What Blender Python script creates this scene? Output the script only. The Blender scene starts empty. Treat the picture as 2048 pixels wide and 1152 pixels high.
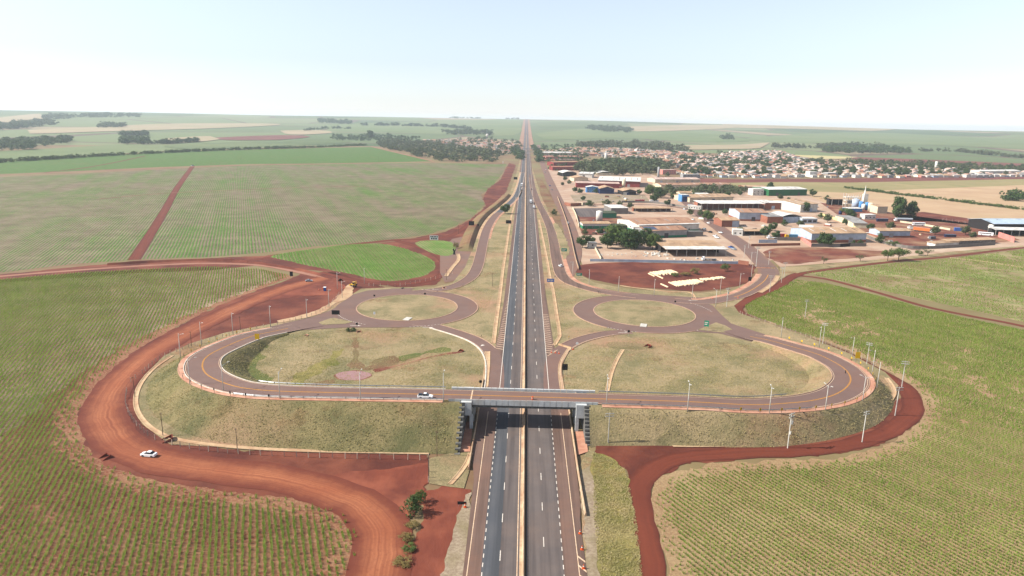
import bpy, bmesh, math, random
import numpy as np
from math import radians, sin, cos, tan, atan, pi, hypot, sqrt
from mathutils import Vector, Matrix
from mathutils.geometry import tessellate_polygon
random.seed(7)
RNG = np.random.default_rng(11)
scn = bpy.context.scene
COL = scn.collection

# ---------------------------------------------------------------- camera (drone 100 m above the median, looking along the highway, +Y)
FPX, CAM_H = 1400.0, 100.0
ROLL = radians(1.09)
PITCH = atan(338 * cos(ROLL) / FPX)
YAW = -atan((29 * cos(ROLL) - 337.4 * sin(ROLL)) * cos(PITCH) / FPX)
FW = np.array([sin(YAW) * cos(PITCH), cos(YAW) * cos(PITCH), -sin(PITCH)])
_R0 = np.array([cos(YAW), -sin(YAW), 0.0]); _U0 = np.cross(_R0, FW)
RT = cos(ROLL) * _R0 + sin(ROLL) * _U0
UP = -sin(ROLL) * _R0 + cos(ROLL) * _U0
EYE = np.array([0.0, 0.0, CAM_H])
cam_d = bpy.data.cameras.new('camera'); cam = bpy.data.objects.new('camera', cam_d); COL.objects.link(cam)
cam_d.sensor_width = 36.0; cam_d.lens = FPX / 2048 * 36.0
cam_d.clip_start = 1.0; cam_d.clip_end = 60000
cam.matrix_world = Matrix(((RT[0], UP[0], -FW[0], 0), (RT[1], UP[1], -FW[1], 0), (RT[2], UP[2], -FW[2], CAM_H), (0, 0, 0, 1)))
scn.camera = cam

# ---------------------------------------------------------------- sky, sun, exposure
SUN_EL = radians(39)
world = bpy.data.worlds.new('World'); scn.world = world; world.use_nodes = True
wn = world.node_tree.nodes; wl = world.node_tree.links
bg = wn['Background']; sky = wn.new('ShaderNodeTexSky'); sky.sky_type = 'NISHITA'
sky.sun_disc = False; sky.sun_elevation = SUN_EL; sky.sun_rotation = radians(-95)
sky.air_density = 1.3; sky.dust_density = 0.22; sky.ozone_density = 5.0; sky.altitude = 500
hsv = wn.new('ShaderNodeHueSaturation'); hsv.inputs['Saturation'].default_value = .42          # hazy, washed-out winter sky
wl.new(sky.outputs[0], hsv.inputs['Color']); tint = wn.new('ShaderNodeMix'); tint.data_type = 'RGBA'; tint.blend_type = 'MULTIPLY'; tint.inputs[0].default_value = 1.0; tint.inputs[7].default_value = (.96, 1.0, 1.09, 1)
wl.new(hsv.outputs[0], tint.inputs[6]); wl.new(tint.outputs[2], bg.inputs[0]); bg.inputs[1].default_value = 0.086
sun_d = bpy.data.lights.new('sun', 'SUN'); sun_d.energy = 5.0; sun_d.angle = radians(0.53); sun_d.color = (1.0, 0.95, 0.87)
sun = bpy.data.objects.new('sun', sun_d); COL.objects.link(sun)
SUN_AZ = radians(5)      # light travels towards +X and a little along the road
sun.rotation_euler = Vector((cos(SUN_EL) * cos(SUN_AZ), cos(SUN_EL) * sin(SUN_AZ), -sin(SUN_EL))).to_track_quat('-Z', 'Y').to_euler()
sun.location = (-300, 200, 300)
scn.view_settings.view_transform = 'Standard'; scn.view_settings.look = 'None'
scn.view_settings.exposure = 1.0; scn.view_settings.gamma = 1.0; scn.view_settings.use_curve_mapping = False
scn.cycles.use_denoising = True
scn.cycles.max_bounces = 5; scn.cycles.diffuse_bounces = 3; scn.cycles.glossy_bounces = 2; scn.cycles.transparent_max_bounces = 6
scn.cycles.volume_bounces = 1; scn.cycles.transmission_bounces = 2
scn.cycles.sample_clamp_indirect = 6.0

# ---------------------------------------------------------------- terrain height and pixel -> place
def smooth(t):
    t = np.clip(t, 0, 1); return t * t * (3 - 2 * t)
def hill(x, y):
    x = np.asarray(x, float); y = np.asarray(y, float)
    d = np.hypot(x, y); a = np.arctan2(x, y)
    amp = 97 - 26 * smooth((a - .05) / .55) - 6 * smooth((-a - .1) / .5) + 3 * np.sin(a * 9 + 1) + 2 * np.sin(a * 23)
    und = 3.0 * np.sin(x / 620 + .7) * np.sin(y / 800 + 1.3) * smooth((d - 2800) / 1200) * (1 - smooth((d - 7000) / 2000))
    return amp * smooth((d - 2500) / 6200) + und - 45 * smooth((d - 8900) / 4000)
def G(x, y, z=0.0):
    d = FW * FPX + RT * (x - 1024) - UP * (y - 576)
    if d[2] < -1e-4:
        p = EYE + d * ((z - CAM_H) / d[2])
        if hypot(p[0], p[1]) < 2500: return Vector(p)
    hd = hypot(d[0], d[1]); t = np.arange(2400, 9200, 8.0) / hd
    q = EYE[None] + d[None] * t[:, None]
    under = q[:, 2] <= hill(q[:, 0], q[:, 1]) + z
    i = int(np.argmax(under)) if under.any() else len(t) - 1
    p = q[i]; return Vector((p[0], p[1], float(hill(p[0], p[1])) + z))
def GS(pts, z=0.0): return [G(*p) if len(p) == 3 else G(p[0], p[1], z) for p in pts]
def pix(p):
    q = np.asarray(p, float) - EYE; w = q @ FW
    return 1024 + FPX * (q @ RT) / w, 576 - FPX * (q @ UP) / w

# ---------------------------------------------------------------- tags
def tag(o, label=None, cat=None, group=None, kind=None):
    if label: o['label'] = label
    if cat: o['category'] = cat
    if group: o['group'] = group
    if kind or cat: o['kind'] = kind or 'thing'
    return o
def empty(name, loc=(0, 0, 0), rz=0.0, label=None, cat=None, group=None, sc=1.0):
    o = bpy.data.objects.new(name, None); COL.objects.link(o)
    o.location = loc; o.rotation_euler = (0, 0, rz); o.scale = (sc, sc, sc); o.empty_display_size = .2
    return tag(o, label, cat, group)
def link(name, me, parent=None, loc=None, rz=None):
    o = bpy.data.objects.new(name, me); COL.objects.link(o)
    if parent: o.parent = parent
    if loc is not None: o.location = loc
    if rz is not None: o.rotation_euler = (0, 0, rz)
    return o
def clone(o, parent=None):
    c = o.copy(); COL.objects.link(c); c.parent = parent
    for ch in list(o.children): clone(ch, c)
    return c

# ---------------------------------------------------------------- materials
def S(r, g, b):
    f = lambda c: (c / 255 / 12.92) if c / 255 <= .04045 else ((c / 255 + .055) / 1.055) ** 2.4
    return (f(r), f(g), f(b), 1.0)
def C(c):
    if len(c) == 4: return c
    l = S(*c); k = .51 + .40 * (.3 * l[0] + .6 * l[1] + .1 * l[2])            # picture tone -> real-world albedo
    return (l[0] * k, l[1] * k, l[2] * k, 1.0)
class NT:
    def __init__(s, name):
        s.m = bpy.data.materials.new(name); s.m.use_nodes = True
        s.t = s.m.node_tree; s.n = s.t.nodes; s.b = s.n['Principled BSDF']; s.l = s.t.links
    def new(s, t, **k):
        n = s.n.new(t)
        for a, v in k.items(): setattr(n, a, v)
        return n
    def pos(s, scale=(1, 1, 1), rot=0.0, obj=False):
        src = s.new('ShaderNodeTexCoord').outputs['Object'] if obj else s.new('ShaderNodeNewGeometry').outputs['Position']
        if scale == (1, 1, 1) and rot == 0: return src
        m = s.new('ShaderNodeMapping'); s.l.new(src, m.inputs[0])
        m.inputs['Rotation'].default_value = (0, 0, rot); m.inputs['Scale'].default_value = scale
        return m.outputs[0]
    def noise(s, vec, scale, detail=5, rough=.6, lo=.35, hi=.65):
        n = s.new('ShaderNodeTexNoise'); s.l.new(vec, n.inputs['Vector'])
        n.inputs['Scale'].default_value = scale; n.inputs['Detail'].default_value = detail; n.inputs['Roughness'].default_value = rough
        r = s.new('ShaderNodeMapRange'); r.inputs[1].default_value = lo; r.inputs[2].default_value = hi
        s.l.new(n.outputs[0], r.inputs[0]); return r.outputs[0]
    def mix(s, fac, a, b):
        n = s.new('ShaderNodeMix', data_type='RGBA')
        if isinstance(fac, (int, float)): n.inputs[0].default_value = fac
        else: s.l.new(fac, n.inputs[0])
        for i, v in ((6, a), (7, b)):
            if isinstance(v, tuple): n.inputs[i].default_value = C(v)
            else: s.l.new(v, n.inputs[i])
        return n.outputs[2]
    def math(s, op, a, b=None):
        n = s.new('ShaderNodeMath', operation=op)
        for i, v in ((0, a), (1, b)):
            if v is None: continue
            if isinstance(v, (int, float)): n.inputs[i].default_value = v
            else: s.l.new(v, n.inputs[i])
        return n.outputs[0]
    def done(s, col, rough=.9, bump=None, bstr=.5, bdist=.1, spec=.2, metal=0.0):
        if isinstance(col, tuple): s.b.inputs['Base Color'].default_value = C(col)
        else: s.l.new(col, s.b.inputs['Base Color'])
        s.b.inputs['Roughness'].default_value = rough; s.b.inputs['Specular IOR Level'].default_value = spec
        s.b.inputs['Metallic'].default_value = metal
        if bump is not None:
            n = s.new('ShaderNodeBump'); n.inputs['Strength'].default_value = bstr; n.inputs['Distance'].default_value = bdist
            s.l.new(bump, n.inputs['Height']); s.l.new(n.outputs[0], s.b.inputs['Normal'])
        return s.m
def mat(name, c1, c2=None, scale=1.0, c3=None, scale3=.05, rough=.9, bump=0.0, bdist=.1, bscale=None, spec=.2, stretch=(1, 1, 1), rot=0.0, metal=0.0, obj=False, lo3=.45, hi3=.7):
    t = NT(name)
    if c2 is None and c3 is None and not bump: return t.done(c1, rough, spec=spec, metal=metal)
    p = t.pos(stretch, rot, obj); col = c1; b = None
    if c2 is not None: col = t.mix(t.noise(p, scale), c1, c2)
    if c3 is not None: col = t.mix(t.noise(t.pos(obj=obj), scale3, 4, .6, lo3, hi3), col if not isinstance(col, tuple) else col, c3)
    if bump: b = t.noise(p, bscale or scale * 3, 4, .6, .2, .8)
    return t.done(col, rough, b, bump, bdist, spec, metal)
def crop_mat(name, green, green2, soil, straw, rot, spacing=1.5, gap=.45, contrast=1.0, big=.012, patch=(.42, .62)):
    """rows of young cane seen from afar: stripes across the row direction, broken up by noise"""
    t = NT(name); p = t.pos()
    m = t.new('ShaderNodeMapping'); t.l.new(p, m.inputs[0]); m.inputs['Rotation'].default_value = (0, 0, rot)
    sep = t.new('ShaderNodeSeparateXYZ'); t.l.new(m.outputs[0], sep.inputs[0])
    wob = t.noise(p, .05, 3, .5, 0, 1)
    u = t.math('ADD', t.math('MULTIPLY', sep.outputs[0], 2 * pi / spacing), t.math('MULTIPLY', wob, 3.0))
    st = t.math('ADD', t.math('MULTIPLY', t.math('SINE', u), .5 * contrast), .5)
    m2 = t.new('ShaderNodeMapping'); t.l.new(m.outputs[0], m2.inputs[0]); m2.inputs['Scale'].default_value = (1.0, .25, 1)
    st = t.math('ADD', st, t.math('MULTIPLY', t.math('SUBTRACT', t.noise(m2.outputs[0], .6, 4, .7, .2, .8), .5), 1.0))
    m3 = t.new('ShaderNodeMapping'); t.l.new(m.outputs[0], m3.inputs[0]); m3.inputs['Scale'].default_value = (1.0, .06, 1)
    dens = t.math('ADD', t.math('MULTIPLY', t.noise(p, big, 4, .6, patch[0], patch[1]), .5), t.math('MULTIPLY', t.noise(m3.outputs[0], big * 9, 4, .65, .3, .7), .62))
    grain = t.math('MULTIPLY', t.math('SUBTRACT', t.noise(p, .45, 5, .8, .15, .85), .5), 1.1)
    f = t.math('ADD', t.math('ADD', st, grain), t.math('MULTIPLY', t.math('SUBTRACT', dens, gap), 1.3))
    r = t.new('ShaderNodeMapRange'); t.l.new(f, r.inputs[0]); r.inputs[1].default_value = .15; r.inputs[2].default_value = .95
    g = t.mix(t.noise(p, .08, 5), green, green2)
    s = t.mix(t.noise(p, .04, 5, .65), soil, straw)
    return t.done(t.mix(r.outputs[0], s, g), .95, r.outputs[0], .6, .3)

# ---------------------------------------------------------------- mesh builders
def mesh(name, v, f, m=None, sm=False):
    me = bpy.data.meshes.new(name); me.from_pydata([tuple(p) for p in v], [], f)
    if m:
        for x in (m if isinstance(m, (list, tuple)) else [m]): me.materials.append(x)
    if sm: me.polygons.foreach_set('use_smooth', [True] * len(me.polygons))
    me.update(); return me
def tri_mesh(name, V, m):
    """V: (n,3,3) array of loose triangles"""
    n = len(V); me = bpy.data.meshes.new(name)
    me.vertices.add(n * 3); me.vertices.foreach_set('co', V.reshape(-1).astype(np.float32))
    me.loops.add(n * 3); me.loops.foreach_set('vertex_index', np.arange(n * 3, dtype=np.int32))
    me.polygons.add(n); me.polygons.foreach_set('loop_start', np.arange(0, n * 3, 3, dtype=np.int32))
    me.materials.append(m); me.update(calc_edges=True); return me
class MB:
    def __init__(s): s.v = []; s.f = []; s.mi = []
    def add(s, vs, fs, mi=0):
        o = len(s.v); s.v += [tuple(p) for p in vs]; s.f += [tuple(i + o for i in f) for f in fs]; s.mi += [mi] * len(fs); return s
    def box(s, x0, x1, y0, y1, z0, z1, mi=0):
        return s.add([(x0, y0, z0), (x1, y0, z0), (x1, y1, z0), (x0, y1, z0), (x0, y0, z1), (x1, y0, z1), (x1, y1, z1), (x0, y1, z1)],
                     [(0, 3, 2, 1), (4, 5, 6, 7), (0, 1, 5, 4), (1, 2, 6, 5), (2, 3, 7, 6), (3, 0, 4, 7)], mi)
    def prism(s, prof, y0, y1, mi=0):
        """prof: closed list of (x,z), extruded along y"""
        n = len(prof); vs = [(x, y0, z) for x, z in prof] + [(x, y1, z) for x, z in prof]
        fs = [tuple(range(n)), tuple(range(2 * n - 1, n - 1, -1))] + [((i + 1) % n, i, i + n, (i + 1) % n + n) for i in range(n)]
        return s.add(vs, fs, mi)
    def prismx(s, prof, x0, x1, mi=0):
        n = len(prof); vs = [(x0, y, z) for y, z in prof] + [(x1, y, z) for y, z in prof]
        fs = [tuple(range(n - 1, -1, -1)), tuple(range(n, 2 * n))] + [(i, (i + 1) % n, (i + 1) % n + n, i + n) for i in range(n)]
        return s.add(vs, fs, mi)
    def tube(s, pts, r0, r1=None, n=8, mi=0, cap=True):
        """tapered tube along a polyline"""
        r1 = r0 if r1 is None else r1; pts = [Vector(p) for p in pts]; k = len(pts); vs = []; fs = []
        for i, p in enumerate(pts):
            d = (pts[min(i + 1, k - 1)] - pts[max(i - 1, 0)]).normalized()
            a = d.orthogonal().normalized(); b = d.cross(a); r = r0 + (r1 - r0) * i / max(1, k - 1)
            vs += [p + a * (r * cos(2 * pi * j / n)) + b * (r * sin(2 * pi * j / n)) for j in range(n)]
        for i in range(k - 1):
            for j in range(n): fs.append((i * n + j, i * n + (j + 1) % n, (i + 1) * n + (j + 1) % n, (i + 1) * n + j))
        if cap: fs += [tuple(range(n - 1, -1, -1)), tuple(range((k - 1) * n, k * n))]
        return s.add(vs, fs, mi)
    def cyl(s, x, y, z0, z1, r0, r1=None, n=14, mi=0): return s.tube([(x, y, z0), (x, y, z1)], r0, r1, n, mi)
    def mesh(s, name, m, sm=False):
        me = mesh(name, s.v, s.f, m, sm)
        if any(s.mi): me.polygons.foreach_set('material_index', s.mi)
        return me
    def build(s, name, m, parent=None, sm=False, loc=None, rz=None): return link(name, s.mesh(name, m, sm), parent, loc, rz)
_lat = {}
def vnoise(x, y, s, seed=0):
    if seed not in _lat: _lat[seed] = np.random.default_rng(seed + 100).random((64, 64))
    L = _lat[seed]; x = np.asarray(x) / s; y = np.asarray(y) / s; i = np.floor(x).astype(int); j = np.floor(y).astype(int)
    u = smooth(x - i); v = smooth(y - j); g = lambda a, b: L[a % 64, b % 64]
    return (g(i, j) * (1 - u) + g(i + 1, j) * u) * (1 - v) + (g(i, j + 1) * (1 - u) + g(i + 1, j + 1) * u) * v
def tri_poly(pts):
    return [tuple(t) for t in tessellate_polygon([[Vector((p[0], p[1], 0)) for p in pts]])]
def densify(pts, closed=True, step=2.5):
    """Catmull-Rom through the points"""
    P = [Vector(p) for p in pts]; n = len(P); out = []
    for i in range(n if closed else n - 1):
        if closed: a, b, c, d = P[(i - 1) % n], P[i], P[(i + 1) % n], P[(i + 2) % n]
        else: a, b, c, d = P[max(i - 1, 0)], P[i], P[i + 1], P[min(i + 2, n - 1)]
        k = max(1, min(400, int((c - b).length / step)))
        for j in range(k):
            t = j / k
            out.append(.5 * ((2 * b) + (c - a) * t + (2 * a - 5 * b + 4 * c - d) * t * t + (3 * b - a - 3 * c + d) * t ** 3))
    if not closed: out.append(P[-1])
    return out
def patch(name, pts, z, m, smoothed=False, step=6.0, parent=None, ragged=0.0, skirt=True):
    """a flat piece of ground from a plan outline (world points)"""
    P = [Vector((p[0], p[1], 0)) for p in pts]
    if smoothed: P = densify(P, True, step)
    if ragged:          # uneven natural edge
        Q = []
        for i, p in enumerate(P):
            q = P[(i + 1) % len(P)]; L = (q - p).length; d = min(p.length, q.length); n_ = max(1, min(300, int(L / max(1.3, d / 160))))
            nn = Vector((-(q - p).y, (q - p).x, 0)).normalized() if L else Vector()
            for j in range(n_):
                a = p.lerp(q, j / n_); k_ = float(vnoise(a.x, a.y, 6.5, 3)) - .5 + .6 * (float(vnoise(a.x, a.y, 2.1, 4)) - .5)
                Q.append(a + nn * (k_ * 3.4 * ragged if 0 < j or L < 12 else 0))
        P = Q
    n = len(P); vs = [(p.x, p.y, z) for p in P]; fs = []
    for t in tri_poly(P):
        a, b, c = (vs[i] for i in t)
        fs.append(t if (b[0] - a[0]) * (c[1] - a[1]) - (b[1] - a[1]) * (c[0] - a[0]) > 0 else t[::-1])
    o = link(name, mesh(name, vs, fs, m), parent); return o
def ptch(name, px, z, m, **k):
    o = patch(name, GS(px), z, m, **k)
    if not o.parent: o['kind'] = k.get('kind', 'structure')
    return o
def drape(name, px, dz, m, cell=120.0):
    """a far field laid over the hills (outline in picture pixels resolved on the terrain)"""
    W = densify([Vector((p[0], p[1], 0)) for p in px], True, 12)
    P = [G(p.x, p.y) for p in W]
    bm = bmesh.new(); vv = [bm.verts.new((p.x, p.y, 0)) for p in P]
    for t in tri_poly(P):
        try: bm.faces.new([vv[i] for i in t])
        except ValueError: pass
    for _ in range(6):
        es = [e for e in bm.edges if e.calc_length() > cell]
        if not es: break
        bmesh.ops.subdivide_edges(bm, edges=es, cuts=1); bmesh.ops.triangulate(bm, faces=bm.faces)
    for v in bm.verts: v.co.z = float(hill(v.co.x, v.co.y)) + dz
    bmesh.ops.recalc_face_normals(bm, faces=bm.faces)
    if sum(f.normal.z for f in bm.faces) < 0: bmesh.ops.reverse_faces(bm, faces=bm.faces)
    me = bpy.data.meshes.new(name); bm.to_mesh(me); bm.free(); me.materials.append(m)
    o = link(name, me); o['kind'] = 'structure'; return o
def frame2d(C_, closed=False):
    n = len(C_); N = []
    for i in range(n):
        a = C_[(i - 1) % n] if closed else C_[max(i - 1, 0)]; b = C_[(i + 1) % n] if closed else C_[min(i + 1, n - 1)]
        t = Vector((b[0] - a[0], b[1] - a[1], 0)).normalized(); N.append(Vector((t.y, -t.x, 0)))   # to the right of travel
    return N
def sweep(name, line, prof, m, parent=None, closed=False, loop=False, sm=False, kind=None):
    """prof: list of (offset to the right, height above line) or a function of the station index giving that list; loop closes the profile"""
    N = frame2d(line, closed); pf = prof if callable(prof) else (lambda i: prof); k = len(pf(0)); vs = []; fs = []; n = len(line)
    for i in range(n):
        for o, h in pf(i): p = Vector(line[i]) + N[i] * o; vs.append((p.x, p.y, p.z + h))
    for i in range(n if closed else n - 1):
        j = (i + 1) % n
        for q in range(k if loop else k - 1):
            r = (q + 1) % k; fs.append((i * k + q, i * k + r, j * k + r, j * k + q))
    if loop and not closed: fs += [tuple(range(k - 1, -1, -1)), tuple((n - 1) * k + q for q in range(k))]
    me = mesh(name, vs, fs, m, sm); d = [0.0]
    for i in range(1, n): d.append(d[-1] + hypot(line[i][0] - line[i - 1][0], line[i][1] - line[i - 1][1]))
    uv = me.uv_layers.new(name='across_along'); ix = np.zeros(len(me.loops), dtype=np.int32); me.loops.foreach_get('vertex_index', ix)
    uv.data.foreach_set('uv', np.stack([(ix % k) / max(1, k - 1), np.array(d)[ix // k]], 1).astype(np.float32).ravel())
    o = link(name, me, parent)
    if kind: o['kind'] = kind
    return o
def flip_up(o):
    me = o.data
    if sum(p.normal.z * p.area for p in me.polygons) < 0: me.flip_normals()
    return o
def road(name, line, a, b, z, m, parent=None, kind='structure'):
    fa = a if callable(a) else (lambda i: a); fb = b if callable(b) else (lambda i: b)
    o = flip_up(sweep(name, line, lambda i: [(fa(i), z), (fb(i), z)], m, parent))
    if not parent: o['kind'] = kind
    return o
def kerb(name, line, off, m, w=.45, h=.16, z=.28, parent=None, closed=False):
    f = off if callable(off) else (lambda i: off)
    return sweep(name, line, lambda i: [(f(i) - w / 2, z - .2), (f(i) + w / 2, z - .2), (f(i) + w / 2, z + h), (f(i) - w / 2, z + h)], m, parent, closed, True)
def dashes(name, line, off, w, on, gap, z, m, parent, start=0.0, end=None):
    """painted dashes along a line"""
    N = frame2d(line); d = [0.0]
    for i in range(1, len(line)): d.append(d[-1] + (Vector(line[i]) - Vector(line[i - 1])).length)
    def at(s):
        i = int(np.searchsorted(d, s)) ; i = min(max(i, 1), len(d) - 1); t = (s - d[i - 1]) / max(1e-6, d[i] - d[i - 1])
        return Vector(line[i - 1]).lerp(Vector(line[i]), t), N[i - 1].lerp(N[i], t)
    b = MB(); s = start; end = end or d[-1]
    while s + on < end:
        (p, n), (q, n2) = at(s), at(s + on)
        b.add([p + n * (off - w / 2) + Vector((0, 0, z)), p + n * (off + w / 2) + Vector((0, 0, z)), q + n2 * (off + w / 2) + Vector((0, 0, z)), q + n2 * (off - w / 2) + Vector((0, 0, z))], [(0, 1, 2, 3)])
        s += on + gap
    return flip_up(b.build(name, m, parent))
def arcline(cx, cy, r, n=96, z=0.0): return [Vector((cx + r * cos(2 * pi * i / n), cy + r * sin(2 * pi * i / n), z)) for i in range(n)]
def inside(px, py, poly):
    poly = np.asarray([(p[0], p[1]) for p in poly]); res = np.zeros(len(px), bool); j = len(poly) - 1
    for i in range(len(poly)):
        xi, yi = poly[i]; xj, yj = poly[j]
        if yi != yj:
            c = ((yi > py) != (yj > py)) & (px < (xj - xi) * (py - yi) / (yj - yi) + xi); res ^= c
        j = i
    return res
def in_view(x, y, z=0.0, mx=60, my=40):
    q = np.stack([x, y, np.full_like(x, z) - CAM_H], 1); w = q @ FW; w = np.where(w < 1, 1, w)
    u = 1024 + FPX * (q @ RT) / w; v = 576 - FPX * (q @ UP) / w
    return (u > -mx) & (u < 2048 + mx) & (v < 1152 + my) & (v > 150)

# ================================================================ materials
def row_angle(x, y):
    d = FW * FPX + RT * (x - 1024) - UP * (y - 576); return math.atan2(-d[0], d[1])
PHI_L, PHI_R = row_angle(478, 228), row_angle(250, 224)
M = {}
M['redsoil'] = mat('red_soil', (124, 62, 45), (98, 48, 37), .06, (150, 86, 62), .035, bump=.5, bdist=.25, bscale=.6)
M['redsoil_dry'] = mat('red_soil_dry', (146, 84, 64), (112, 56, 44), .05, (168, 132, 100), .035, bump=.4, bdist=.2, bscale=.7)
M['lot'] = mat('dusty_yard_soil', (198, 174, 150), (178, 142, 118), .04, (184, 150, 124), .012, bump=.3, bdist=.15, bscale=.6)
M['ground'] = mat('dry_ground', (150, 128, 92), (132, 98, 72), .02, (140, 134, 88), .006, bump=.3, bdist=.2, bscale=.4)
def dirt_track(name, mid, mid2, edge, streak, width, ruts=True, e0=.55):
    """compacted earth: pale wheel-worn middle, darker loose soil to the sides, streaks along the way"""
    t = NT(name); p = t.pos(); uv = t.new('ShaderNodeUVMap'); uv.uv_map = 'across_along'
    m = t.new('ShaderNodeMapping'); t.l.new(uv.outputs[0], m.inputs[0]); m.inputs['Scale'].default_value = (width * .8, .014, 1)
    sep = t.new('ShaderNodeSeparateXYZ'); t.l.new(uv.outputs[0], sep.inputs[0])
    ac = t.math('MULTIPLY', t.math('ABSOLUTE', t.math('SUBTRACT', sep.outputs[0], .5)), 2.0)
    e = t.math('ADD', ac, t.math('MULTIPLY', t.math('SUBTRACT', t.noise(p, .16, 5, .7, .2, .8), .5), .55))
    r = t.new('ShaderNodeMapRange', interpolation_type='SMOOTHSTEP'); t.l.new(e, r.inputs[0]); r.inputs[1].default_value = e0; r.inputs[2].default_value = 1.0
    st = t.noise(m.outputs[0], 1.0, 4, .6, .3, .8)
    c = t.mix(t.noise(p, .05, 5, .6, .35, .65), mid, mid2); c = t.mix(st, c, streak); c = t.mix(r.outputs[0], c, edge)
    c = t.mix(t.noise(p, 1.1, 4, .75, .5, 1.0), c, edge)
    return t.done(c, .95, t.noise(p, .9, 5, .75, .2, .8), .18, .12)
M['track'] = dirt_track('orange_track', (190, 120, 82), (174, 100, 66), (124, 62, 45), (138, 72, 49), 26, e0=.15)
M['track_red'] = dirt_track('red_track', (140, 70, 48), (128, 62, 43), (108, 52, 38), (112, 54, 39), 6, e0=.5)
M['track_tan'] = dirt_track('tan_track', (186, 140, 116), (172, 122, 100), (140, 84, 66), (160, 108, 86), 5, e0=.6)
M['turnsoil'] = mat('turned_red_soil', (144, 74, 52), (116, 57, 43), .07, (166, 94, 68), .05, bump=.4, bdist=.15, bscale=.8, stretch=(1, .35, 1), rot=.6)
def grass_mat(name, a, b, c, d, s=1.0):
    t = NT(name); p = t.pos()
    x = t.mix(t.noise(p, .035 * s, 6, .65, .38, .62), a, b)
    x = t.mix(t.noise(p, .05 * s, 6, .7, .44, .62), x, c)
    x = t.mix(t.noise(p, .018 * s, 5, .6, .52, .66), x, d)
    x = t.mix(t.noise(p, .03 * s, 6, .75, .57, .7), x, (int(d[0] * .98), int(d[1] * .86), int(d[2] * .78)))
    x = t.mix(t.noise(p, .06 * s, 6, .75, .56, .7), x, tuple(int(v * .86) for v in c))
    x = t.mix(t.noise(p, 1.6, 5, .8, .3, 1.1), x, tuple(int(v * .78) for v in c))
    return t.done(x, .95, t.noise(p, 1.1, 5, .8, .2, .8), .9, .35)
M['grass'] = grass_mat('dry_verge_grass', (188, 164, 124), (172, 154, 112), (146, 136, 94), (194, 150, 118))
M['grass_green'] = grass_mat('bank_grass', (164, 146, 102), (150, 138, 91), (116, 114, 72), (174, 144, 108))
M['grass_dark'] = grass_mat('lush_and_shaded_grass', (140, 140, 76), (120, 130, 64), (100, 112, 56), (156, 140, 88))
M['grass_red'] = grass_mat('patchy_grass_over_soil', (150, 100, 74), (164, 134, 98), (142, 126, 84), (136, 80, 60), .8)
M['strip'] = grass_mat('roadside_strip', (184, 164, 100), (158, 146, 80), (128, 128, 58), (190, 168, 120))
M['gravel'] = mat('pale_gravel', (178, 160, 134), (150, 128, 108), 1.2, (140, 126, 88), .06, bump=.6, bdist=.1)
M['straw'] = mat('harvested_field', (196, 166, 130), (184, 150, 116), .02, (186, 160, 122), .006, bump=.2)
M['olive'] = mat('olive_field', (150, 138, 92), (168, 150, 104), .01, (140, 136, 84), .02)
M['maroon'] = mat('ploughed_maroon', (118, 62, 52), (140, 82, 68), .01, (128, 70, 58), .004)
M['paleyellow'] = mat('pale_yellow_field', (196, 182, 132), (186, 172, 118), .01)
M['fargreen'] = mat('far_cane', (106, 122, 74), (96, 112, 68), .006, (120, 130, 82), .0016)
M['fargreen2'] = mat('far_cane_light', (120, 134, 84), (110, 126, 76), .006, (128, 136, 90), .0016)
M['fartan'] = mat('far_stubble', (178, 158, 128), (166, 148, 114), .004, (160, 150, 108), .0015)
M['cropL'] = crop_mat('cane_rows', (112, 138, 54), (142, 156, 82), (132, 86, 68), (172, 150, 118), -PHI_L, gap=.62, patch=(.40, .62))
M['cropB'] = crop_mat('young_cane_rows', (82, 118, 34), (100, 132, 48), (122, 102, 82), (146, 128, 104), -PHI_L, spacing=2.4, gap=.62, contrast=.95, big=.006, patch=(.36, .64))
M['cropG'] = crop_mat('bright_cane_rows', (94, 134, 44), (114, 148, 62), (126, 118, 72), (150, 144, 100), -PHI_L, spacing=2.4, gap=.45, contrast=1.1)
M['cropC'] = crop_mat('far_cane_rows', (82, 114, 42), (94, 124, 50), (106, 114, 58), (116, 118, 70), -PHI_L, gap=.05, contrast=.25)
M['cropR'] = crop_mat('cane_rows_oblique', (104, 136, 52), (130, 152, 72), (144, 112, 84), (180, 158, 120), -PHI_R, spacing=2.2, gap=.72, contrast=.8, big=.02, patch=(.3, .7))
def soil_field(name, a, b, c):
    t = NT(name); p = t.pos()
    x = t.mix(t.noise(p, .045, 5, .6, .42, .6), a, b)
    x = t.mix(t.noise(p, 1.2, 5, .75, .42, .72), x, c)
    return t.done(x, .95, t.noise(p, 1.5, 4, .8, .2, .8), .8, .25)
M['fieldsoilA'] = soil_field('field_soil_red', (142, 78, 54), (158, 106, 76), (182, 148, 112))
M['fieldsoilG'] = soil_field('field_soil_grey_straw', (150, 108, 82), (172, 142, 114), (192, 170, 140))
M['fieldsoilE'] = soil_field('field_soil_straw', (160, 126, 92), (172, 144, 106), (186, 160, 118))
M['roadside'] = mat('reddish_roadside', (176, 140, 112), (160, 112, 88), .02)
def leaf_mat(name, a, b, c, s=.12, tr=.25, fine=1.5):
    t = NT(name); p = t.pos()
    x = t.mix(t.noise(p, s, 4, .6), a, b); x = t.mix(t.noise(p, fine, 3, .7, .5, .75), x, c)
    m = t.done(x, .75, spec=.25)
    if tr:
        tl = t.new('ShaderNodeBsdfTranslucent'); t.l.new(x, tl.inputs[0]); mx = t.new('ShaderNodeMixShader'); mx.inputs[0].default_value = tr
        t.l.new(t.b.outputs[0], mx.inputs[1]); t.l.new(tl.outputs[0], mx.inputs[2]); t.l.new(mx.outputs[0], t.n['Material Output'].inputs[0])
    return m
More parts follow.
